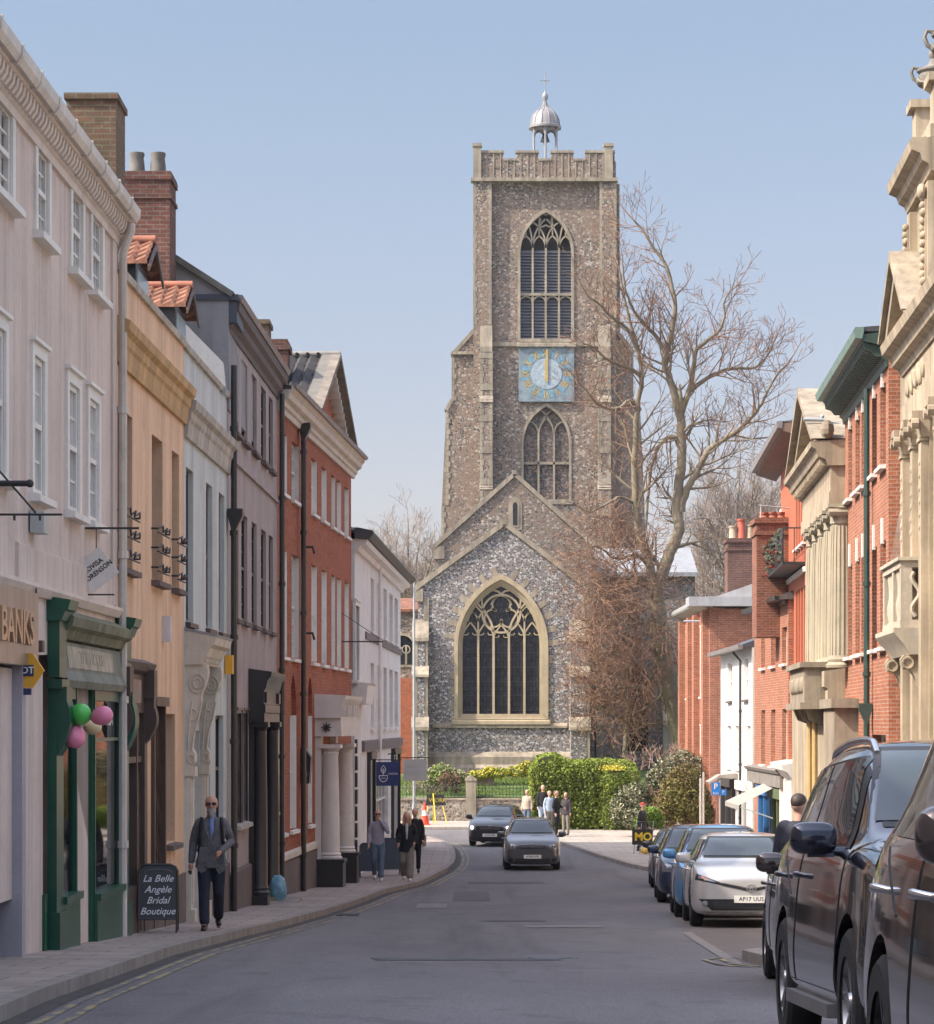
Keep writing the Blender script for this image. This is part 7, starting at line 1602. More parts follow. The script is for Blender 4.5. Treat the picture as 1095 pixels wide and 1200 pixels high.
def plate(root, bv, x, z, txt, m=platew, w=.52, hgt=.11, tilt=0, yoff=.02):
    h = bv.ray_cast(Vector((x, -3, z)), Vector((0, 1, 0))); y = (h[0].y if h[0] else 0)-yoff
    p = MB().box(I0, x-w/2, x+w/2, y-.012, y, z-hgt/2, z+hgt/2).build('number_plate', m, root)
    if txt:
        t = MB(); add_text(t, lambda a, b, c: Vector((x+a, y-.013-c, z+b)), txt, .088, depth=.001, bold=.001, xs=.92, sp=1.08); t.build('plate_lettering', platet, p)
    return p
def mirror(root, x, y, z, s, m, k=1.0):
    b = MB(); vv = []; nn_, mm_ = 20, 12; e_ = .62; sg_ = lambda v: math.copysign(abs(v)**e_, v)
    for i_ in range(1, mm_):
        for k_ in range(nn_):
            th, ph = math.pi*i_/mm_, 2*math.pi*k_/nn_; st_ = math.sin(th)**e_; vv.append((x+s*.13*k+.118*k*st_*sg_(math.cos(ph)), y+.07*k*st_*sg_(math.sin(ph))*(1 if math.sin(ph) < 0 else .75), z+.02+.082*k*sg_(math.cos(th))-.012*k*s*st_*sg_(math.cos(ph))*0))
    b.add(vv, [(i_*nn_+k_, (i_+1)*nn_+k_, (i_+1)*nn_+(k_+1) % nn_, i_*nn_+(k_+1) % nn_) for i_ in range(mm_-2) for k_ in range(nn_)]+[tuple(range(nn_)), tuple((mm_-2)*nn_+k_ for k_ in range(nn_))[::-1]])
    b.box(I0, x+s*.03, x+s*.16*k, y-.03, y+.03, z-.075*k, z-.055*k); b.tube([(x-s*.03, y+.03, z-.05), (x+s*.08*k, y+.01, z-.04)], [.03, .02], 6)
    o = b.build('wing_mirror', m, root, 60); MB().box(I0, x+s*.05*k, x+s*.22*k, y+.055*k, y+.068*k, z-.04*k, z+.08*k).build('mirror_glass', carglass, o); return o
def handle(root, bv, y, z, s, m):
    h = bv.ray_cast(Vector((s*3, y, z)), Vector((-s, 0, 0))); x = h[0].x
    return MB().tube([(x-s*.01, y-.09, z), (x+s*.035, y-.07, z+.006), (x+s*.042, y, z+.008), (x+s*.035, y+.07, z+.006), (x-s*.01, y+.09, z)], [.012, .016, .018, .016, .012], 8).build('door_handle', m, root, 60)
def make_car(name, label, L, W, H, hood, belt, pm, txt=None, wb=None, nose=.85, r=.32, ws=(.24, .44), rear=(.84, .97), rim=alloy, lights='plain', group=None, cat='car', seats=True, tail=.75, mir=None, roofw=.66, hdl=None, sidetrim=None, roofrail=None, clear=.17, plate_x=0, grille='slot', lit=False, hoodf=None):
    root = local(name, label, cat, group); wb = wb or L*.63; fy = nose; ry = nose+wb; a, b = ws[0]*L, ws[1]*L; c, d = rear[0]*L, rear[1]*L; hf = hoodf or hood-.16
    st = [(.0, clear+.10, .42, hf-.14, hf-.10, .74, .62, .52), (.035, clear+.03, .44, hf-.10, hf-.04, .86, .74, .62), (.16, clear, .47, hf-.03, hf+.03, .955, .84, .72), (.40, clear, .50, hood-.10, hood-.05, .995, .88, .76), (a*.82, clear, .52, hood-.02, hood+.01, 1, .90, .78),
          (a, clear, .53, belt-.04, hood+.05, 1, .90, .78), (a+(b-a)*.5, clear, .54, belt-.02, (hood+.05+H-.055)/2+.03, 1, .87, .71), (b, clear, .55, belt, H-.045, 1, .86, roofw), (b+(c-b)*.25, clear, .55, belt+.01, H-.012, 1, .86, roofw), (b+(c-b)*.6, clear, .55, belt+.03, H, 1, .86, roofw), (c, clear, .56, belt+.05, H-.05, .99, .85, roofw-.03),
          ((c+d)/2, clear+.02, .56, belt+.05, (H+belt)*.5+.12, .975, .83, roofw), (d, clear+.05, .56, belt*tail+.25, belt+.08, .95, .80, .68), (L-.02, clear+.08, .55, belt*tail+.1, belt*tail+.16, .88, .72, .6), (L, clear+.16, .54, belt*tail, belt*tail+.04, .78, .62, .5)]
    ar = r+.055; body_, bv = car_body(W, L, H, st, [(fy, ar), (ry, ar)], r, pm, root)
    for s in (-1, 1):
        for yy in (fy, ry): wheel(root, s*(W/2-.11), yy, r, .2, s, rim)
    liner = MB()
    for yy in (fy, ry): liner.box(I0, -W/2+.27, W/2-.27, yy-ar, yy+ar, clear+.02, r+ar)
    liner.build('underbody', blacktrim, root)
    # glass: windscreen, side windows with pillars between, rear
    h0, h1 = hood+.08, H-.075; gw0, gw1 = W/2*.80, W/2*(roofw-.06)
    proj_patch(bv, [(-gw0, h0), (gw0, h0), (gw1, h1), (-gw1, h1)], 'F', blacktrim, root, 'windscreen_surround', 20, 12, .004)
    wsn = proj_patch(bv, [(-gw0+.035, h0+.03), (gw0-.035, h0+.03), (gw1-.03, h1-.03), (-gw1+.03, h1-.03)], 'F', carglass, root, 'windscreen', 20, 12, .008)
    for s in (-1, 1):
        A = a+(b-a)*.28; mid = (b+c)*.5-.05; zb_, zt_ = belt+.045, H-.14
        line_ = lambda y: min(1, max(0, (y-a)/(b-a)))
        tA = a+(b-a)*.86
        proj_patch(bv, [(A-.04, zb_-.02), (c+.02, zb_+.04), (c-.10, zt_+.015), (tA, zt_+.015)], 'S', blacktrim, root, 'window_surround', 24, 8, .004, s)
        proj_patch(bv, [(A+.10, zb_), (mid-.03, zb_+.01), (mid-.05, zt_), (tA+.06, zt_)], 'S', carglass, root, 'side_window', 12, 8, .008, s)
        proj_patch(bv, [(mid+.03, zb_+.012), (c-.10, zb_+.035), (c-.20, zt_), (mid+.02, zt_)], 'S', carglass, root, 'side_window', 12, 8, .008, s)
        for yy in (a+.05, mid, ): line_on(bv, [(yy, belt+.02), (yy, clear+.14)], 'S', blacktrim, root, r=.004, sx=s)
        line_on(bv, [(mid+.90, belt+.04), (min(mid+.88, ry-ar*.9), r*2+.14)], 'S', blacktrim, root, r=.004, sx=s); line_on(bv, [(a+.05, clear+.15), (ry-ar-.05, clear+.15)], 'S', blacktrim, root, r=.004, sx=s)
        for yy in (mid-.18, mid+.78): handle(root, bv, yy, belt-.11, s, hdl or pm)
        mirror(root, s*(W/2*.93), a+(b-a)*.36, belt+.06, s, mir or pm)
        if sidetrim: MB().box(I0, s*(W/2-.06), s*(W/2+.02), fy+ar+.05, ry-ar-.05, clear+.02, clear+.09).build('side_step', sidetrim, root)
        if roofrail:
            rp = []; nr = 14
            for i_ in range(nr+1):
                yy = b+.02+(c-b-.25)*i_/nr; xx = s*W/2*(roofw-.07); h_ = bv.ray_cast(Vector((xx, yy, 4)), Vector((0, 0, -1)))[0]; rp.append((xx, yy, h_.z+(.0 if i_ in (0, nr) else .032)))
            MB().tube(rp, [.016]+[.022]*(nr-1)+[.016], 8).build('roof_rail', roofrail, root, 50)
    proj_patch(bv, [(gw0-.1, belt+.12), (-gw0+.1, belt+.12), (-gw1, H-.16), (gw1, H-.16)], 'B', carglass, root, 'rear_window', 12, 8, .008)
    # face
    lm = litlamp if lit else lampm; zl = hf-.09; h = W/2
    if lights == 'hybrid':
        for s in (-1, 1):
            q = [(s*h*.93, zl-.02), (s*h*.50, zl-.10), (s*h*.47, zl-.075), (s*h*.90, zl+.07)]; hl = proj_patch(bv, q, 'F', blacktrim, root, 'headlight', 12, 6, .006)
            proj_patch(bv, [(s*h*.88, zl+.0), (s*h*.60, zl-.06), (s*h*.60, zl-.045), (s*h*.87, zl+.05)], 'F', lampm, hl, 'lens', 8, 4, .011); proj_patch(bv, [(s*h*.82, zl+.0), (s*h*.73, zl-.02), (s*h*.73, zl-.005), (s*h*.81, zl+.025)], 'F', redlens, hl, 'indicator', 5, 3, .015)
            h_ = bv.ray_cast(Vector((s*h*.78, -3, clear+.20)), Vector((0, 1, 0)))[0]; MB().lathe((0, 0, 0), [(.045, 0), (.045, .02), (.001, .025)], 16, F=lambda x, y, z: Vector((h_.x+x, h_.y-.01-z, h_.z+y))).build('fog_light', lampm, root, 40)
        proj_patch(bv, [(-h*.50, zl-.105), (0, zl-.20), (0, zl-.155), (-h*.48, zl-.07)], 'F', blacktrim, root, 'grille', 12, 3, .007); proj_patch(bv, [(0, zl-.20), (h*.50, zl-.105), (h*.48, zl-.07), (0, zl-.155)], 'F', blacktrim, root, 'grille', 12, 3, .007)
        proj_patch(bv, [(-h*.5, zl-.07), (0, zl-.15), (0, zl-.14), (-h*.49, zl-.06)], 'F', chrome, root, 'chrome_strip', 12, 2, .012); proj_patch(bv, [(0, zl-.15), (h*.5, zl-.07), (h*.49, zl-.06), (0, zl-.14)], 'F', chrome, root, 'chrome_strip', 12, 2, .012)
        proj_patch(bv, [(-h*.66, clear+.10), (h*.66, clear+.10), (h*.88, clear+.27), (-h*.88, clear+.27)], 'F', blacktrim, root, 'lower_grille', 20, 5, .006)
        proj_patch(bv, [(-h*.84, clear+.055), (h*.84, clear+.055), (h*.80, clear+.085), (-h*.80, clear+.085)], 'F', chrome, root, 'chrome_strip', 20, 2, .012)
        for k in range(3): proj_patch(bv, [(-h*.62, clear+.14+k*.035), (h*.62, clear+.14+k*.035), (h*.63, clear+.15+k*.035), (-h*.63, clear+.15+k*.035)], 'F', tinted('grille slat', (.05, .05, .055), .4), root, 'grille_slat', 20, 1, .011)
        e0 = bv.ray_cast(Vector((0, -3, zl-.14)), Vector((0, 1, 0)))[0]; em = MB(); u = .075
        for (rx, rz, oz) in ((1.0, .68, 0), (.34, .62, -.0), (.62, .26, .28)): em.tube([(e0.x+u*rx*math.cos(2*math.pi*i/24), e0.y-.025, e0.z+oz*u+u*rz*math.sin(2*math.pi*i/24)) for i in range(25)], .009, 5)
        em.build('emblem', chrome, root, 60)
    elif lights != 'none':
        big = 1.25 if lights == 'big' else 1
        for s in (-1, 1):
            if lights == 'suv': proj_patch(bv, [(s*h*.80, zl-.05), (s*h*.52, zl-.07), (s*h*.52, zl+.0), (s*h*.80, zl+.04)], 'F', lampm, root, 'headlight', 10, 6, .008); continue
            q = [(s*h*.88, zl-.12*big), (s*h*.60, zl-.13), (s*h*.58, zl-.01), (s*h*.90, zl+.07*big)]; hl = proj_patch(bv, q, 'F', lm if not lit else lampm, root, 'headlight', 10, 6, .008)
            hh = bv.ray_cast(Vector((s*h*.75, -3, zl-.04)), Vector((0, 1, 0)))[0]
            if hh: MB().lathe((0, 0, 0), [(.055, 0), (.055, .012), (.001, .018)], 14, F=lambda x, y, z, hh=hh: Vector((hh.x+x, hh.y-.012-z, hh.z+y))).build('lamp', litlamp if lit else chrome, hl, 40)
        proj_patch(bv, [(-h*.42, zl-.12), (h*.42, zl-.12), (h*.46, zl-.02), (-h*.46, zl-.02)], 'F', blacktrim, root, 'grille', 16, 3, .007)
        for k in range(2): proj_patch(bv, [(-h*.42, zl-.09+k*.035), (h*.42, zl-.09+k*.035), (h*.42, zl-.082+k*.035), (-h*.42, zl-.082+k*.035)], 'F', chrome, root, 'chrome_strip', 16, 1, .013)
        proj_patch(bv, [(-h*.60, clear+.09), (h*.60, clear+.09), (h*.62, clear+.20), (-h*.62, clear+.20)], 'F', blacktrim, root, 'lower_grille', 16, 3, .007)
        for s in (-1, 1): proj_patch(bv, [(s*h*.84, clear+.12), (s*h*.68, clear+.12), (s*h*.68, clear+.2), (s*h*.82, clear+.2)], 'F', blacktrim, root, 'fog_light', 5, 4, .009)
        e0 = bv.ray_cast(Vector((0, -3, zl+.0)), Vector((0, 1, 0)))[0]; MB().tube([(e0.x+.055*math.cos(2*math.pi*i/20), e0.y-.02, e0.z+.04*math.sin(2*math.pi*i/20)) for i in range(21)], .008, 5).build('emblem', chrome, root, 60)
    plate(root, bv, plate_x, clear+.27 if lights == 'hybrid' else clear+.25, txt)
    for s in (-1, 1): MB().tube([(s*.05-.02, a*.93, hood+.09), (s*.05+.32, a*.98, hood+.11)], .007, 4).build('wiper', blacktrim, root)
    proj_patch(bv, [(-W*.4, .62), (-W*.28, .62), (-W*.28, .82), (-W*.42, .82)], 'B', redlens, root, 'tail_light', 5, 4, .008); proj_patch(bv, [(W*.28, .62), (W*.4, .62), (W*.42, .82), (W*.28, .82)], 'B', redlens, root, 'tail_light', 5, 4, .008)
    return root, bv
def park(root, X_, q, rz=0, slope=None):
    y = q*.75; g = gz(y); root.location = (X_, y, g); sl_ = math.atan2(gz(y+3.5)-g, 3.5); root.rotation_euler = (sl_, 0, R(rz)) ; return root
# X_ is the car's centre line, q the depth of the nose; noses face the camera
silver = paint('silver paint', (.52, .50, .48)); midblue = paint('mid blue paint', (.08, .25, .46)); darkblue = paint('dark blue paint', (.025, .04, .085), .4); black = paint('black car paint', (.016, .016, .02), .3)
navy_grey = paint('blue black paint', (.030, .033, .052), .65, .09); browngrey = paint('bronze grey paint', (.085, .066, .062), .7, .1); greycar = paint('gunmetal paint', (.06, .055, .058), .45); grey2 = paint('warm grey paint', (.085, .080, .082), .45)
GP = 'cars parked nose to tail on the right'
o, bv = make_car('parked_car', 'silver hatchback parked on the right with a chrome oval emblem and number plate AP17 UUS', 4.33, 1.80, 1.47, .98, .98, silver, 'AP17 UUS', lights='hybrid', group=GP, hoodf=.84, roofw=.68); park(o, 4.30, 51.6, -2.5)
o, bv = make_car('parked_car', 'bright mid blue small people carrier parked right behind the silver hatchback', 4.0, 1.72, 1.62, 1.05, 1.02, midblue, None, lights='big', group=GP, ws=(.16, .38), hoodf=.88); park(o, 4.40, 58.0, -3)
o, bv = make_car('parked_car', 'dark glossy car with a pale reflecting windscreen parked behind the blue people carrier', 4.3, 1.78, 1.62, 1.02, 1.02, darkblue, None, group=GP, ws=(.2, .42)); park(o, 4.80, 70, -3)
o, bv = make_car('parked_car', 'small black car parked farthest along the right-hand row', 3.6, 1.62, 1.46, .98, .98, black, None, group=GP, ws=(.2, .42)); park(o, 5.28, 83, -3)
o, bv = make_car('parked_car', 'dark bronze grey hatchback mostly hidden behind the tall blue black car', 4.2, 1.76, 1.46, .98, .96, browngrey, None, group=GP, r=.325); park(o, 3.34, 25.9, -3.2)
o, bv = make_car('parked_car', 'tall blue black sport utility car with silver roof rails and a large wing mirror', 4.64, 1.84, 1.71, 1.12, 1.07, navy_grey, None, group=GP, r=.36, wb=2.70, nose=.92, hdl=navy_grey, roofrail=chrome, sidetrim=mat('grey sill', (.16, .155, .16), .5, .1, 4), clear=.24, ws=(.26, .44), rear=(.86, .97), roofw=.70, rim=alloy, lights='suv'); park(o, 2.70, 14.95, -.6)
o, bv = make_car('parked_car', 'brown grey glossy car nearest the camera, cut off by the right edge', 4.45, 1.84, 1.74, 1.03, 1.03, browngrey, None, group=GP, r=.35, wb=2.68, nose=.9, hdl=chrome, sidetrim=mat('grey sill', (.16, .155, .16)), clear=.22, ws=(.24, .43), rear=(.85, .97), roofw=.68, rim=darkalloy); park(o, 2.25, 7.1, -1.5)
o, bv = make_car('small_hatchback', 'dark grey small hatchback driving towards the camera in the middle of the road', 3.75, 1.69, 1.53, 1.00, .98, grey2, 'AV08 KFK', lights='big', group='cars driving towards the camera', ws=(.19, .40), hoodf=.86); park(o, 1.94, 101, 0)
o, bv = make_car('small_hatchback', 'black small hatchback with lit headlamps turning in from the left behind the grey one', 3.95, 1.72, 1.48, .98, .97, black, 'AU54 VNE', lights='big', group='cars driving towards the camera', ws=(.2, .42), lit=True); park(o, .82, 122.5, -9)
# ------------------------------------------------------------------ people
def remesh(mb, voxel, name, m, root, smooth_it=4, sub=False):
    me = bpy.data.meshes.new('r'); me.from_pydata([tuple(v) for v in mb.v], [], mb.f); bm = bmesh.new(); bm.from_mesh(me); bmesh.ops.recalc_face_normals(bm, faces=bm.faces); bm.to_mesh(me); bm.free()
    o = bpy.data.objects.new('r', me); col.objects.link(o); md = o.modifiers.new('r', 'REMESH'); md.mode = 'VOXEL'; md.voxel_size = voxel; md.use_smooth_shade = True
    s = o.modifiers.new('s', 'SMOOTH'); s.factor = .5; s.iterations = smooth_it; me2 = evalmesh(o); bpy.data.objects.remove(o); me2.name = name
    return finish(name, me2, m, root, 80, Vector((0, 0, 0)), fix=False)
def ell(mb, rings, n=18, F=None):
    """closed loft of ellipses: (x, y, z, rx, ry)"""
    vs = []
    for (x, y, z, rx, ry) in rings:
        for k in range(n): a = 2*math.pi*k/n; vs.append((x+rx*math.cos(a), y+ry*math.sin(a), z))
    m = len(rings); return mb.add(vs, [(i*n+k, i*n+(k+1) % n, (i+1)*n+(k+1) % n, (i+1)*n+k) for i in range(m-1) for k in range(n)]+[tuple(range(n))[::-1], tuple((m-1)*n+k for k in range(n))])
skin = mat('skin', (.52, .30, .22), .55, .06, 8); 
def limbt(mb, pts, rs, n=12):
    mb.tube(pts, rs, n)
    for p, r in zip(pts, rs): mb.ball(p, r*.98, 10, 8)
def hand(mb, w, d, s, k=1.0, curl=.5):
    """palm, four unequal bent fingers and a thumb; w wrist, d direction of the hand"""
    w = Vector(w); d = Vector(d).normalized(); side = Vector((0, -1, 0)); side = (side-d*side.dot(d)).normalized(); nrm = d.cross(side)*s
    mb.tube([w, w+d*.045*k, w+d*.085*k], [.026*k, .036*k, .030*k], 10)
    for i, (o, l) in enumerate(((-.027, .062), (-.009, .076), (.009, .072), (.026, .056))):
        b = w+d*.08*k+side*-o*k; p1 = b+(d-nrm*curl*.5).normalized()*l*.5*k; p2 = p1+(d*.6-nrm*curl*1.4).normalized()*l*.5*k; mb.tube([b, p1, p2], [.0098*k, .009*k, .0075*k], 7)
    b = w+d*.03*k+side*.026*k; mb.tube([b, b+(d*.6+side*.7).normalized()*.035*k, b+(d*.95+side*.45-nrm*.2).normalized()*.062*k], [.012*k, .0105*k, .009*k], 7)
def person(label, X_, q, H=1.78, face=0, top=None, legs_=None, shoe=None, hairm=None, hair='short', pose='walk', fwd=-1, detail=0, coat=0, wide=1.0, extras=(), z=None, arms=None, skinm=None, legw=1.0, hat=None):
    root = local('person', label, 'person'); vx = .012 if detail else .018; skn = skinm or skin; st = .26 if pose == 'walk' else .03
    hip = .94
    L = {}
    for s in (-1, 1):
        f = st if s == fwd else -st; kn = (s*.095, -(.10 if s == fwd else .02)*(1 if pose == 'walk' else .2), .51); an = (s*.085, -f*.85, .10+(0 if s == fwd else .04*(pose == 'walk'))); L[s] = [(s*.09, 0, hip-.02), kn, an]
    arms = arms or {}
    A = {}
    for s in (-1, 1):
        sw = -.08 if s != fwd else .08
        A[s] = arms.get(s) or [(s*.165, .01, 1.42), (s*.215, .03+sw*.3, 1.16), (s*.225, -.03+sw*.9*(pose == 'walk'), .92)]
    # the whole body as one surface
    b = MB()
    for s in (-1, 1):
        limbt(b, L[s], [.07, .048, .034]); limbt(b, A[s], [.045, .036, .026]); e, w = Vector(A[s][1]), Vector(A[s][2]); hand(b, w, w-e, s, 1.0, .6)
        b.tube([L[s][2], (L[s][2][0]*1.03, L[s][2][1]-.05, .055), (L[s][2][0]*1.06, L[s][2][1]-.14, .035)], [.034, .034, .028], 8)
    ell(b, [(0, 0, .86, .12, .085), (0, 0, .95, .15, .10), (0, -.005, 1.1, .13, .09), (0, 0, 1.3, .16, .10), (0, .005, 1.42, .15, .085), (0, .01, 1.47, .07, .06)])
    b.tube([(0, .01, 1.44), (0, -.002, 1.56)], [.056, .050], 12); hz = 1.655
    b.ball((0, 0, hz+.02), (.082, .100, .098), 20, 14); b.ball((0, -.018, hz-.035), (.065, .078, .085), 18, 12); b.ball((0, -.03, hz-.085), (.036, .046, .03), 12, 8)
    b.tube([(0, -.092, hz+.012), (0, -.108, hz-.022), (0, -.092, hz-.032)], [.008, .013, .012], 8)
    for s in (-1, 1): b.ball((s*.077, .008, hz-.005), (.010, .02, .031), 8, 6); b.ball((s*.03, -.085, hz-.028), (.018, .012, .012), 6, 5)
    b.tube([(-.022, -.088, hz-.062), (.022, -.088, hz-.062)], .0065, 6)
    bo = remesh(b, .0085 if detail else .013, 'body', skn, root, 2)
    if detail:
        m_ = MB()
        for s in (-1, 1): m_.ball((s*.030, -.084, hz+.012), (.013, .008, .009), 8, 6)
        m_.build('eyes', mat('eye white', (.6, .58, .55), .3), root, 60)
    # trousers
    t = MB(); lw = legw
    for s in (-1, 1):
        a, k, n_ = [Vector(p) for p in L[s]]; limbt(t, [a+Vector((0, 0, .0)), a.lerp(k, .5), k, k.lerp(n_, .6), n_+Vector((0, 0, .035))], [.098, .088*(.6+.4*lw), .068*lw, .064*lw, .062*lw], 14)
    ell(t, [(0, 0, .84, .15, .105), (0, 0, .93, .165, .115), (0, 0, 1.02, .150, .10)]); remesh(t, vx, 'trousers', legs_, root, 3)
    # shoes
    for s in (-1, 1):
        p = Vector(L[s][2]); sh = MB(); yaw = 0; ell_ = [(.0, .045), (.0, .045)]
        sh.tube([p+Vector((0, .03, -.02)), p+Vector((0, -.01, -.045)), p+Vector((s*.006, -.09, -.062)), p+Vector((s*.01, -.15, -.068)), p+Vector((s*.01, -.185, -.072))], [.044, .047, .040, .037, .022], 10); sh.ball(p+Vector((0, .03, -.055)), (.038, .045, .035), 10, 8)
        remesh(sh, .009, 'shoe', shoe, root, 2)
    # top
    c = MB(); w_ = wide; lo = .80 if coat else .90
    rr = [(0, 0, 1.0, .168*w_, .118*w_), (0, -.01, 1.12, .158*w_, .118*w_), (0, -.005, 1.28, .172*w_, .122*w_), (0, .005, 1.38, .175*w_, .112), (0, .01, 1.445, .125, .088), (0, .01, 1.475, .085, .07), (0, .01, 1.50, .066, .064)]
    if coat: rr = [(0, 0, coat, .205*w_, .145*w_), (0, 0, .92, .188*w_, .135*w_)]+rr
    else: rr = [(0, 0, .90, .172*w_, .122*w_)]+rr
    ell(c, rr, 20)
    for s in (-1, 1):
        P_ = [Vector(p) for p in A[s]]; limbt(c, [P_[0]+Vector((-s*.02, 0, .0)), P_[0].lerp(P_[1], .5), P_[1], P_[1].lerp(P_[2], .93)], [.072*w_, .063*w_, .055*w_, .044], 12)
    remesh(c, vx, 'jacket' if coat else 'jumper', top, root, 3)
    if hairm and hair != 'none':
        h = MB()
        if hair == 'short': h.ball((0, .018, hz+.035), (.081, .092, .085), 18, 12)
        elif hair == 'long':
            h.ball((0, .018, hz+.035), (.084, .096, .088), 18, 12)
            for s in (-1, 1): h.tube([(s*.068, .0, hz+.03), (s*.082, -.01, hz-.06), (s*.085, -.03, hz-.16), (s*.075, -.05, hz-.25)], [.03, .033, .036, .02], 10)
            h.tube([(0, .06, hz), (0, .085, hz-.12), (0, .09, hz-.24)], [.06, .07, .04], 10)
        remesh(h, .012, 'hair', hairm, root, 2)
    if hat: h = MB(); h.ball((0, .005, hz+.045), (.088, .10, .082), 16, 12); remesh(h, .012, 'hat', hat, root, 2)
    for f in extras: f(root, L, A, hz)
    root.scale = (H/1.77,)*3; root.rotation_euler = (0, 0, R(face)); y = q*.75; root.location = (X_, y, (gz(y)+.112) if z is None else gz(y)+z); return root
def glasses(root, L, A, hz):
    g = MB()
    for s in (-1, 1): ell(g, [(0, 0, 0, 0, 0)]) if False else None; g.ball((s*.035, -.100, hz+.012), (.030, .009, .023), 14, 8); g.tube([(s*.058, -.085, hz+.018), (s*.083, .0, hz+.012)], .004, 5)
    g.tube([(-.012, -.100, hz+.018), (.012, -.100, hz+.018)], .004, 5); g.build('sunglasses', mat('tortoise lens', (.035, .02, .015), .15, .1), root, 60)
tweed = mat('grey tweed', (.13, .122, .13), .95, .25, 25, bmp=.2, bs=150); navyj = mat('dark denim', (.016, .019, .034), .9, .25, 12); blackc = mat('black cloth', (.012, .012, .014), .9, .25, 8); jeans = mat('blue jeans', (.10, .14, .20), .9, .2, 8)
greyk = mat('mauve grey knit', (.30, .28, .34), .95, .12, 8); whites = mat('white shoes', (.62, .60, .58), .6, .05, 5); blks = mat('black leather', (.012, .012, .012), .35, .1, 5); blond = mat('strawberry blond hair', (.42, .22, .12), .6, .2, 12); beige = mat('beige cloth', (.42, .33, .26), .9, .12, 5)
khaki = mat('wide taupe cloth', (.20, .175, .15), .9, .15, 6); dkhair = mat('dark hair', (.04, .028, .022), .6, .2, 12); paleb = mat('pale blue cloth', (.35, .42, .52), .9, .12, 6); greybeard = mat('grey beard', (.33, .29, .26), .9, .25, 20)
def mainx(root, L, A, hz):
    # open jacket fronts, shirt, lapels, turn-ups, beard, cropped hair, rucksack straps, phone
    s = MB(); ell(s, [(0, -.010, 1.21, .02, .113), (0, -.014, 1.27, .055, .118), (0, -.014, 1.34, .09, .118), (0, -.008, 1.43, .072, .095), (0, .0, 1.50, .058, .064), (0, .0, 1.525, .060, .066)], 20)
    vv = [(v[0]*.62 if v[2] < 1.45 else v[0], v[1]-(.012 if v[2] < 1.4 else .004), v[2]) for v in s.v]; s.v = vv; s.build('shirt', mat('blue shirt', (.17, .24, .46), .85, .1, 9), root, 60)
    for sd in (-1, 1):
        l = MB(); l.add([(sd*.055, -.088, 1.475), (sd*.115, -.085, 1.44), (sd*.085, -.134, 1.32), (sd*.030, -.146, 1.20), (sd*.018, -.142, 1.18), (sd*.05, -.125, 1.34)], [(0, 1, 2, 5), (5, 2, 3, 4)]); l.add([(v[0], v[1]+.012, v[2]) for v in l.v], [(0, 1, 2, 5), (5, 2, 3, 4)]); l.build('lapel', tweed, root)
        p = MB(); p.ext(Id((0, 0, 0)), [(sd*.01, 1.10), (sd*.15, 1.10), (sd*.19, .80), (sd*.10, .74), (sd*.03, .86)], -.128, -.112, 'sz'); p.build('jacket_front', tweed, root)
        p = MB(); p.tube([(sd*.12, .07, 1.46), (sd*.13, -.04, 1.475), (sd*.138, -.115, 1.38), (sd*.15, -.130, 1.22), (sd*.165, -.06, 1.06), (sd*.16, .06, 1.02)], .021, 8); p.build('rucksack_strap', blackc, root, 50)
        u = MB(); a = Vector(L[sd][2]); u.tube([a+Vector((0, 0, .005)), a+Vector((0, 0, .045))], .056, 14); u.build('turn_up', mat('pale denim turn-up', (.24, .27, .33), .9), root, 50)
        pk = MB(); pk.box(I0, sd*.12-.05, sd*.12+.05, -.150, -.140, .90, .915); pk.build('pocket_flap', tweed, root)
    r_ = MB(); ell(r_, [(0, .15, 1.05, .13, .05), (0, .19, 1.1, .15, .08), (0, .19, 1.35, .14, .08), (0, .15, 1.46, .10, .05)], 16); r_.build('rucksack', blackc, root, 60)
    bd = MB(); bd.ball((0, -.046, hz-.090), (.064, .060, .055), 14, 10); bd.ball((0, -.066, hz-.130), (.042, .040, .055), 12, 8); bd.tube([(-.036, -.086, hz-.052), (0, -.098, hz-.046), (.036, -.086, hz-.052)], [.009, .011, .009], 8); remesh(bd, .008, 'beard', greybeard, root, 2)
    h = MB(); h.ball((0, .026, hz+.028), (.086, .093, .088), 18, 12); remesh(h, .010, 'hair', mat('cropped grey hair', (.20, .15, .13), .9, .2, 20), root, 2)
    ph = MB(); w = Vector(A[-1][2]); ph.box(I0, w.x-.03, w.x+.01, w.y-.08, w.y-.0, w.z-.15, w.z-.10); ph.build('phone', blackpaint, root)
    bt = MB()
    for z_ in (1.14, 1.05): bt.ball((.012, -.150, z_), .009, 8, 6)
    bt.build('button', blackpaint, root, 60)
person('bearded man in a grey tweed jacket, sunglasses and dark jeans walking on the left pavement', (248-CX)*45.8/4000, 45.8, 1.80, 4, tweed, navyj, blks, hair='none', fwd=-1, detail=1, coat=.82, extras=(mainx, glasses),
       wide=1.06, arms={-1: [(-.170, .01, 1.41), (-.24, .03, 1.15), (-.265, -.04, .89)], 1: [(.170, .01, 1.41), (.255, .04, 1.16), (.12, -.22, 1.04)]}, legw=1.12, skinm=mat('ruddy skin', (.50, .26, .19), .55, .1, 12))
person('man in a mauve grey jumper and blue jeans raising a hand to his face', (443-CX)*86.5/4000, 86.5, 1.80, 2, greyk, jeans, whites, dkhair, 'none', 'walk', 1, extras=(glasses,),
       arms={1: [(.185, .01, 1.43), (.25, -.10, 1.22), (.06, -.17, 1.50)]})
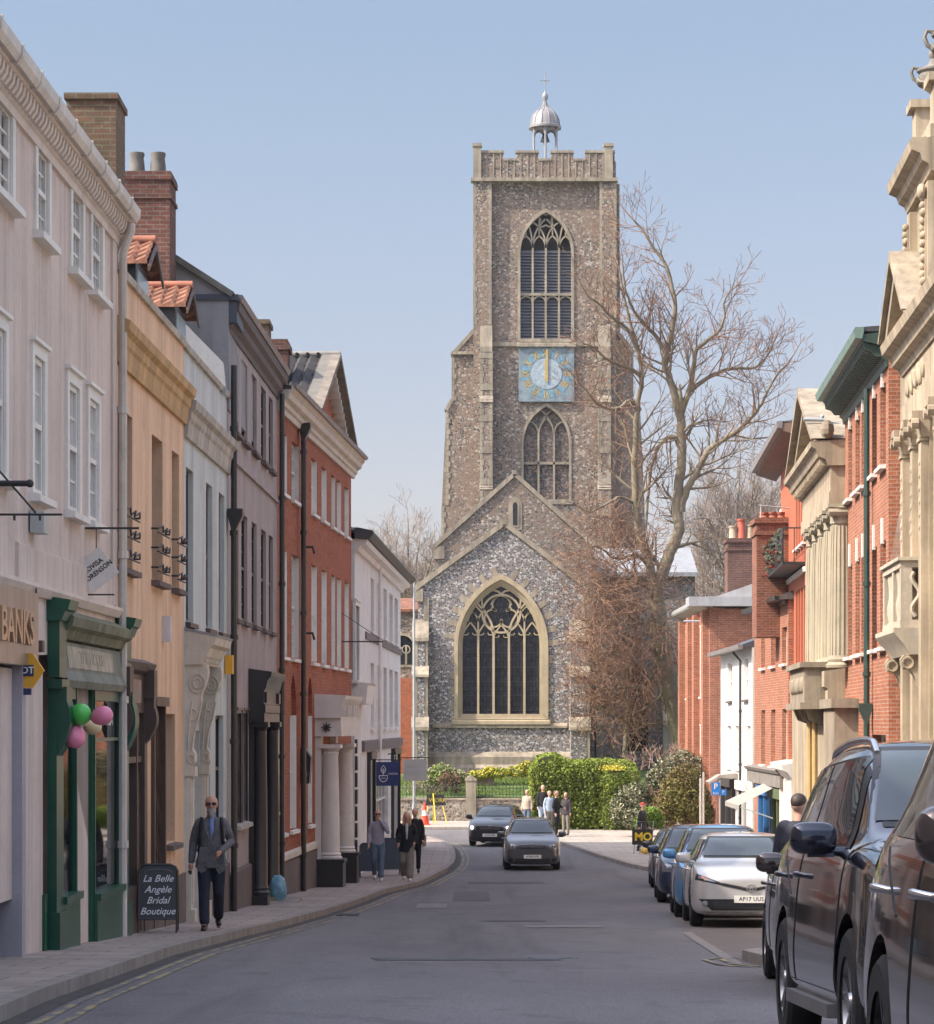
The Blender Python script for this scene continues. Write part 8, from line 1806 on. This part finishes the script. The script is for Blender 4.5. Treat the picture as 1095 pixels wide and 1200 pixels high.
def openv(root, L, A, hz):
    s = MB(); ell(s, [(0, -.02, 1.08, .03, .125), (0, -.02, 1.3, .06, .125), (0, -.008, 1.43, .06, .10), (0, .0, 1.49, .05, .066)], 14); s.build('blouse', mat('pale grey blouse', (.42, .43, .44), .8), root, 60)
person('woman with long strawberry blond hair in a black coat and wide taupe trousers', (477-CX)*86.5/4000, 86.5, 1.74, 0, blackc, khaki, whites, blond, 'long', 'walk', 1, coat=.74, extras=(openv,), legw=1.5,
       arms={-1: [(-.175, .01, 1.42), (-.25, .02, 1.18), (-.22, -.12, .98)], 1: [(.175, .01, 1.42), (.25, .02, 1.18), (.20, -.13, 1.0)]})
def tote(root, L, A, hz):
    s = MB(); s.ext(I0, [(.19, .72), (.30, .76), (.31, 1.05), (.22, 1.06)], -.06, .02, 'sz'); s.tube([(.24, -.02, 1.05), (.20, -.02, 1.46)], .008, 5); s.build('tote_bag', beige, root)
person('person in dark clothes with a cream tote bag walking just behind the blond woman', (486.5-CX)*93/4000, 93, 1.80, 0, blackc, blackc, blks, mat('fair grey hair', (.30, .24, .19), .8, .2, 12), 'short', 'walk', -1, coat=.8, extras=(tote,))
GPZ = .112
person('woman in a pale beige jacket and blue jeans, leftmost of those by the hedge', (618-CX)*139/4000, 139, 1.63, -20, beige, jeans, blks, mat('white hair', (.55, .50, .46), .8), 'short', 'stand', wide=1.1)
person('man in a black T-shirt and pale jeans standing tallest in the hedge group', (636.5-CX)*138/4000, 138, 1.84, 10, blackc, paleb, whites, dkhair, 'short', 'walk', 1)
person('woman with ginger hair in a pale blue top in the middle of the hedge group', (644-CX)*135/4000, 135, 1.66, 25, paleb, khaki, blks, mat('ginger hair', (.45, .20, .08), .7, .2, 12), 'short', 'stand')
person('man in a long black coat standing nearest the road in the hedge group', (652-CX)*130/4000, 130, 1.76, 70, blackc, blackc, blks, mat('brown cap', (.15, .10, .08), .8), 'short', 'stand', coat=.5, wide=1.05, arms={1: [(.185, .01, 1.43), (.24, -.05, 1.18), (.12, -.24, 1.12)]})
person('woman with dark hair and a shoulder bag at the right of the hedge group', (663.5-CX)*132/4000, 132, 1.66, -30, mat('charcoal cloth', (.04, .035, .04), .9), khaki, blks, dkhair, 'long', 'stand', coat=.86)
person('person in a red cap and dark coat walking past the yellow-lettered sign', (753.5-CX)*114/4000, 114, 1.68, 60, mat('charcoal cloth', (.04, .035, .04)), mat('dark brown cloth', (.06, .045, .04), .9), blks, hat=mat('red cap', (.35, .04, .03), .8), pose='walk', coat=.8)
person('man in a dark navy jacket standing behind the tall blue black car', (937-CX)*32.6/4000, 32.6, 1.70, 150, mat('navy jacket', (.022, .024, .040), .8, .2, 5), navyj, blks, dkhair, 'short', 'stand', wide=1.25, coat=.84, z=0)
# ------------------------------------------------------------------ balloons
Fb = Fc(36.6)
bx_ = [(94, 838, .125, (.10, .55, .10), 'bright green balloon at the top of the bunch by the shopfront'), (119, 839, .115, (.78, .25, .38), 'pink balloon at the right of the bunch, beside the green balloon'), (88, 863, .125, (.80, .25, .38), 'large pink balloon at the bottom of the bunch'),
       (108, 851, .105, (.70, .58, .36), 'cream yellow balloon between the two pink balloons'), (68, 862, .115, (.78, .24, .38), 'pink balloon at the lower left, half against the green pilaster'), (71, 841, .085, (.45, .50, .38), 'small dull grey green balloon at the upper left of the bunch')]
knot = Fb(Fb.x(88), 0, Fb.z(848))
for i, (px, py, r, c, lab) in enumerate(bx_):
    q_ = 36.6+(.5 if i in (3, 4, 5) else 0); ct = P(px, py, q_); t = thing('balloon', ct, lab, 'balloon', 'balloons tied outside the green shop'); d = (knot-ct); d.y += .12; d.normalize()
    rot = d.to_track_quat('-Z', 'Y').to_matrix(); b = MB(); m = 14; n = 20; vs = []
    for a in range(m+1):
        th = math.pi*a/m; rr = r*math.sin(th)*(1-.10*(1-math.cos(th))); zz_ = r*1.12*math.cos(th)-(.06*r if a == m else 0)
        for k in range(n): vs.append(ct+rot @ Vector((rr*math.cos(2*math.pi*k/n), rr*math.sin(2*math.pi*k/n), zz_)))
    b.add(vs, [(a*n+k, a*n+(k+1) % n, (a+1)*n+(k+1) % n, (a+1)*n+k) for a in range(m) for k in range(n)]); bm_, nt_b, bb = newmat('balloon rubber %d' % i); bb.inputs['Base Color'].default_value = rgba(c); bb.inputs['Roughness'].default_value = .22; bb.inputs['Subsurface Weight'].default_value = .3; bb.inputs['Subsurface Radius'].default_value = (.05, .05, .05)
    b.build('rubber', bm_, t, 70); e = ct+d*r*1.15; MB().tube([e, e+d*.03], [.006, .014], 8).tube([e+d*.02, knot+Vector((0, .12, 0))], .002, 4).build('knot', bm_, t)
# ------------------------------------------------------------------ pavement boards
def aboard(px, q, w, h, lab, lines, face=0, m=blackpaint, size=.085, tm=None, arch_=True, name='pavement_board'):
    root = local(name, lab, 'pavement board'); pts = [(-w/2, .18), (w/2, .18)]
    pts += [(w/2, h-.08), (w/2-.03, h-.03), (w/2-.09, h), (-w/2+.09, h), (-w/2+.03, h-.03), (-w/2, h-.08)]
    tilt = lambda sgn: (lambda a, t, z: Vector((a, sgn*(t+.02+(h-z)*.22), z)))
    for sgn in (-1, 1):
        Ft = tilt(sgn); b = MB(); b.ext(Ft, pts, 0, .02, 'sz'); bo = b.build('panel', m, root)
        f = MB(); P_ = [Ft(a, .022, z) for a, z in pts]; f.tube(P_+[P_[0]], .014, 6)
        for s in (-1, 1): f.tube([Ft(s*w/2, .01, .19), Ft(s*w/2*.98, .01, 0)], .014, 6)
        f.build('frame', m, root)
        if sgn < 0:
            for i, (txt, z, sz) in enumerate(lines):
                t = MB(); add_text(t, lambda x, y, zz, z=z: Ft(x, .0225+zz, z+y) if True else None, txt, sz, depth=.001, shear=.35, bold=.0008, xs=1.0); t.build('lettering', tm or mat('chalk white', (.70, .70, .72), .7), bo)
    if arch_:
        s = MB(); Ft = tilt(-1); s.tube([Ft(w*.36*math.cos(R(a)), .025, h-.10+.04*math.sin(R(a))) for a in range(0, 181, 15)], .008, 4); s.build('scrollwork', mat('grey scrollwork', (.12, .12, .13), .6), root)
    y = q*.75; root.location = ((px-CX)*q/4000, y, gz(y)+.112); root.rotation_euler = (0, 0, R(face)); return root
aboard(185.5, 44.6, .50, .88, 'black pavement board with white script lettering beside the bearded man', (('La Belle', .70, .125), ('Angèle', .56, .125), ('Bridal', .42, .125), ('Boutique', .28, .125)), 4)
aboard(458, 92, .55, 1.0, 'dark blue black pavement board behind the man in the grey jumper', (), 10, mat('dark slate board', (.03, .04, .06), .6), arch_=False)
aboard(433, 90, .5, .9, 'second dark pavement board standing against the white house wall', (), 5, mat('dark slate board', (.03, .04, .06)), arch_=False)
# rubbish by the black doorcase
F = Fc(66.5); rb = thing('rubbish_bag', F(F.x(326), 0, gz(F.q*.75)+.1), 'pale blue plastic rubbish bag beside the black doorcase', 'bag')
b = MB(); rnd = random.Random(2); c0 = F(F.x(326), 0, gz(F.q*.75)+.36); vs = []; n, m = 18, 12
for a in range(m+1):
    th = math.pi*a/m
    for k in range(n):
        v = Vector((math.sin(th)*math.cos(2*math.pi*k/n), math.sin(th)*math.sin(2*math.pi*k/n), math.cos(th))); r = 1+.22*mnoise.noise(v*3)+.10*mnoise.noise(v*8); vs.append(c0+Vector((v.x*.17*r, v.y*.15*r, v.z*.27*r)))
b.add(vs, [(a*n+k, a*n+(k+1) % n, (a+1)*n+(k+1) % n, (a+1)*n+k) for a in range(m) for k in range(n)]); b.build('bag', mat('pale blue plastic', (.20, .42, .55), .35, .35, 9, .4), rb, 60)
for i, (px, w_, h_, lab) in enumerate(((311, .45, .12, 'flat mossy stone block lying at the foot of the black doorcase'), (305, .14, .32, 'small upright pale stone leaning by the black doorcase'))):
    x = F.x(px); z0 = gz(F.q*.75)+.1; tag(MB().ext(F, [(x-w_/2, z0), (x+w_/2, z0), (x+w_/2-.02, z0+h_), (x-w_/2+.03, z0+h_*.93)], -.1, .25, 'sz').build('stone_block', mat('mossy loose stone', (.26, .23, .15), .9, .3, 5)), lab, 'stone block')
# ------------------------------------------------------------------ roadworks signs and cone
yellowp = mat('safety yellow', (.75, .55, .03), .5, .08, 4); redp = mat('cone red', (.75, .07, .03), .5, .06, 4)
F = Fc(113); x, z0 = F.x(753), gz(F.q*.75)+.1; ms = thing('yellow_lettered_sign', F(x, 0, z0), 'black board with yellow letters on a light metal frame by the parked cars', 'sign')
MB().box(F, F.x(741), F.x(765), 0, .03, F.z(990), F.z(972)).build('board', mat('matt black board', (.02, .02, .018), .6), ms)
t = MB(); add_text(t, lambda a, b, c: F(F.x(754)+a, .034+c, F.z(981)+b), 'MO', .36, depth=.003, bold=.012); t.build('lettering', yellowp, ms)
f = MB(); f.tube([F(F.x(742), .0, F.z(1014)), F(F.x(746), 0, F.z(963)), F(F.x(766), 0, F.z(963)), F(F.x(763), 0, F.z(1012))], .018, 6).tube([F(F.x(750), -.3, F.z(1010)), F(F.x(752), 0, F.z(965))], .015, 6); f.build('frame', galv, ms)
MB().ball(F(F.x(756), .1, z0+.12), (.16, .12, .11), 10, 6).build('weight', mat('yellow sandbag', (.60, .42, .08), .8, .3, 6), ms)
F = Fc(148); ws2 = thing('works_sign', F(F.x(510), 0, .1), 'dark works sign on a yellow tripod in front of the churchyard wall', 'sign')
MB().ext(F, [(F.x(499), F.z(944)), (F.x(523), F.z(944)), (F.x(520), F.z(931)), (F.x(501), F.z(931))], 0, .04, 'sz').build('board', mat('matt black board', (.02, .02, .018)), ws2)
t = MB(); add_text(t, lambda a, b, c: F(F.x(513)+a, .045+c, F.z(938)+b), 'WORK', .24, depth=.003, bold=.006); t.build('lettering', mat('dull gold lettering', (.35, .28, .06), .6), ws2)
MB().tube([F(F.x(508), .06, F.z(930)), F(F.x(511), .5, .1)], .03, 6).tube([F(F.x(508), .06, F.z(930)), F(F.x(508), -.3, .1)], .02, 6).tube([F(F.x(502), .0, F.z(944)), F(F.x(498), .3, .1)], .02, 6).tube([F(F.x(519), .0, F.z(944)), F(F.x(524), .3, .1)], .02, 6).build('tripod', yellowp, ws2)
F = Fc(146); cn = thing('traffic_cone', F(F.x(498), 0, .1), 'red and white traffic cone left of the yellow tripod', 'traffic cone'); b = MB(); c0 = (F.x(498), F.q*.75, .1)
b.box(I0, c0[0]-.24, c0[0]+.24, c0[1]-.24, c0[1]+.24, .1, .15).lathe(c0, [(.19, .05), (.13, .4)], 16).lathe(c0, [(.09, .62), (.035, .95)], 16); b.build('cone', redp, cn, 30); MB().lathe(c0, [(.131, .4), (.092, .62)], 16).build('reflective_band', whitepaint, cn, 30)
# litter of small road things: drain grating by the left kerb
F = Fc(60); mb = MB(); x = lk(60)+.25; z_ = gz(45)+.006
for k in range(7): mb.box(I0, x-.02, x+.38, 45+k*.06, 45.03+k*.06, z_, z_+.012)
tag(mb.build('drain_grating', mat('cast iron', (.06, .058, .06))), 'slotted iron drain grating beside the left kerb', 'drain')
# ------------------------------------------------------------------ haze
hm = bpy.data.materials.new('haze'); hm.use_nodes = True; nt = hm.node_tree; nt.nodes.remove(nt.nodes['Principled BSDF']); pv = nt.nodes.new('ShaderNodeVolumePrincipled'); pv.inputs['Color'].default_value = (.86, .88, .95, 1); pv.inputs['Density'].default_value = .0002; pv.inputs['Anisotropy'].default_value = .2
nt.links.new(pv.outputs[0], nt.nodes['Material Output'].inputs['Volume'])
hb = MB().box(I0, -950, 950, -70, 3300, -4, 60); hz_ = hb.build('haze', hm); tag(hz_, kind='stuff', label='thin pale haze in the air over the street and church', cat='haze')
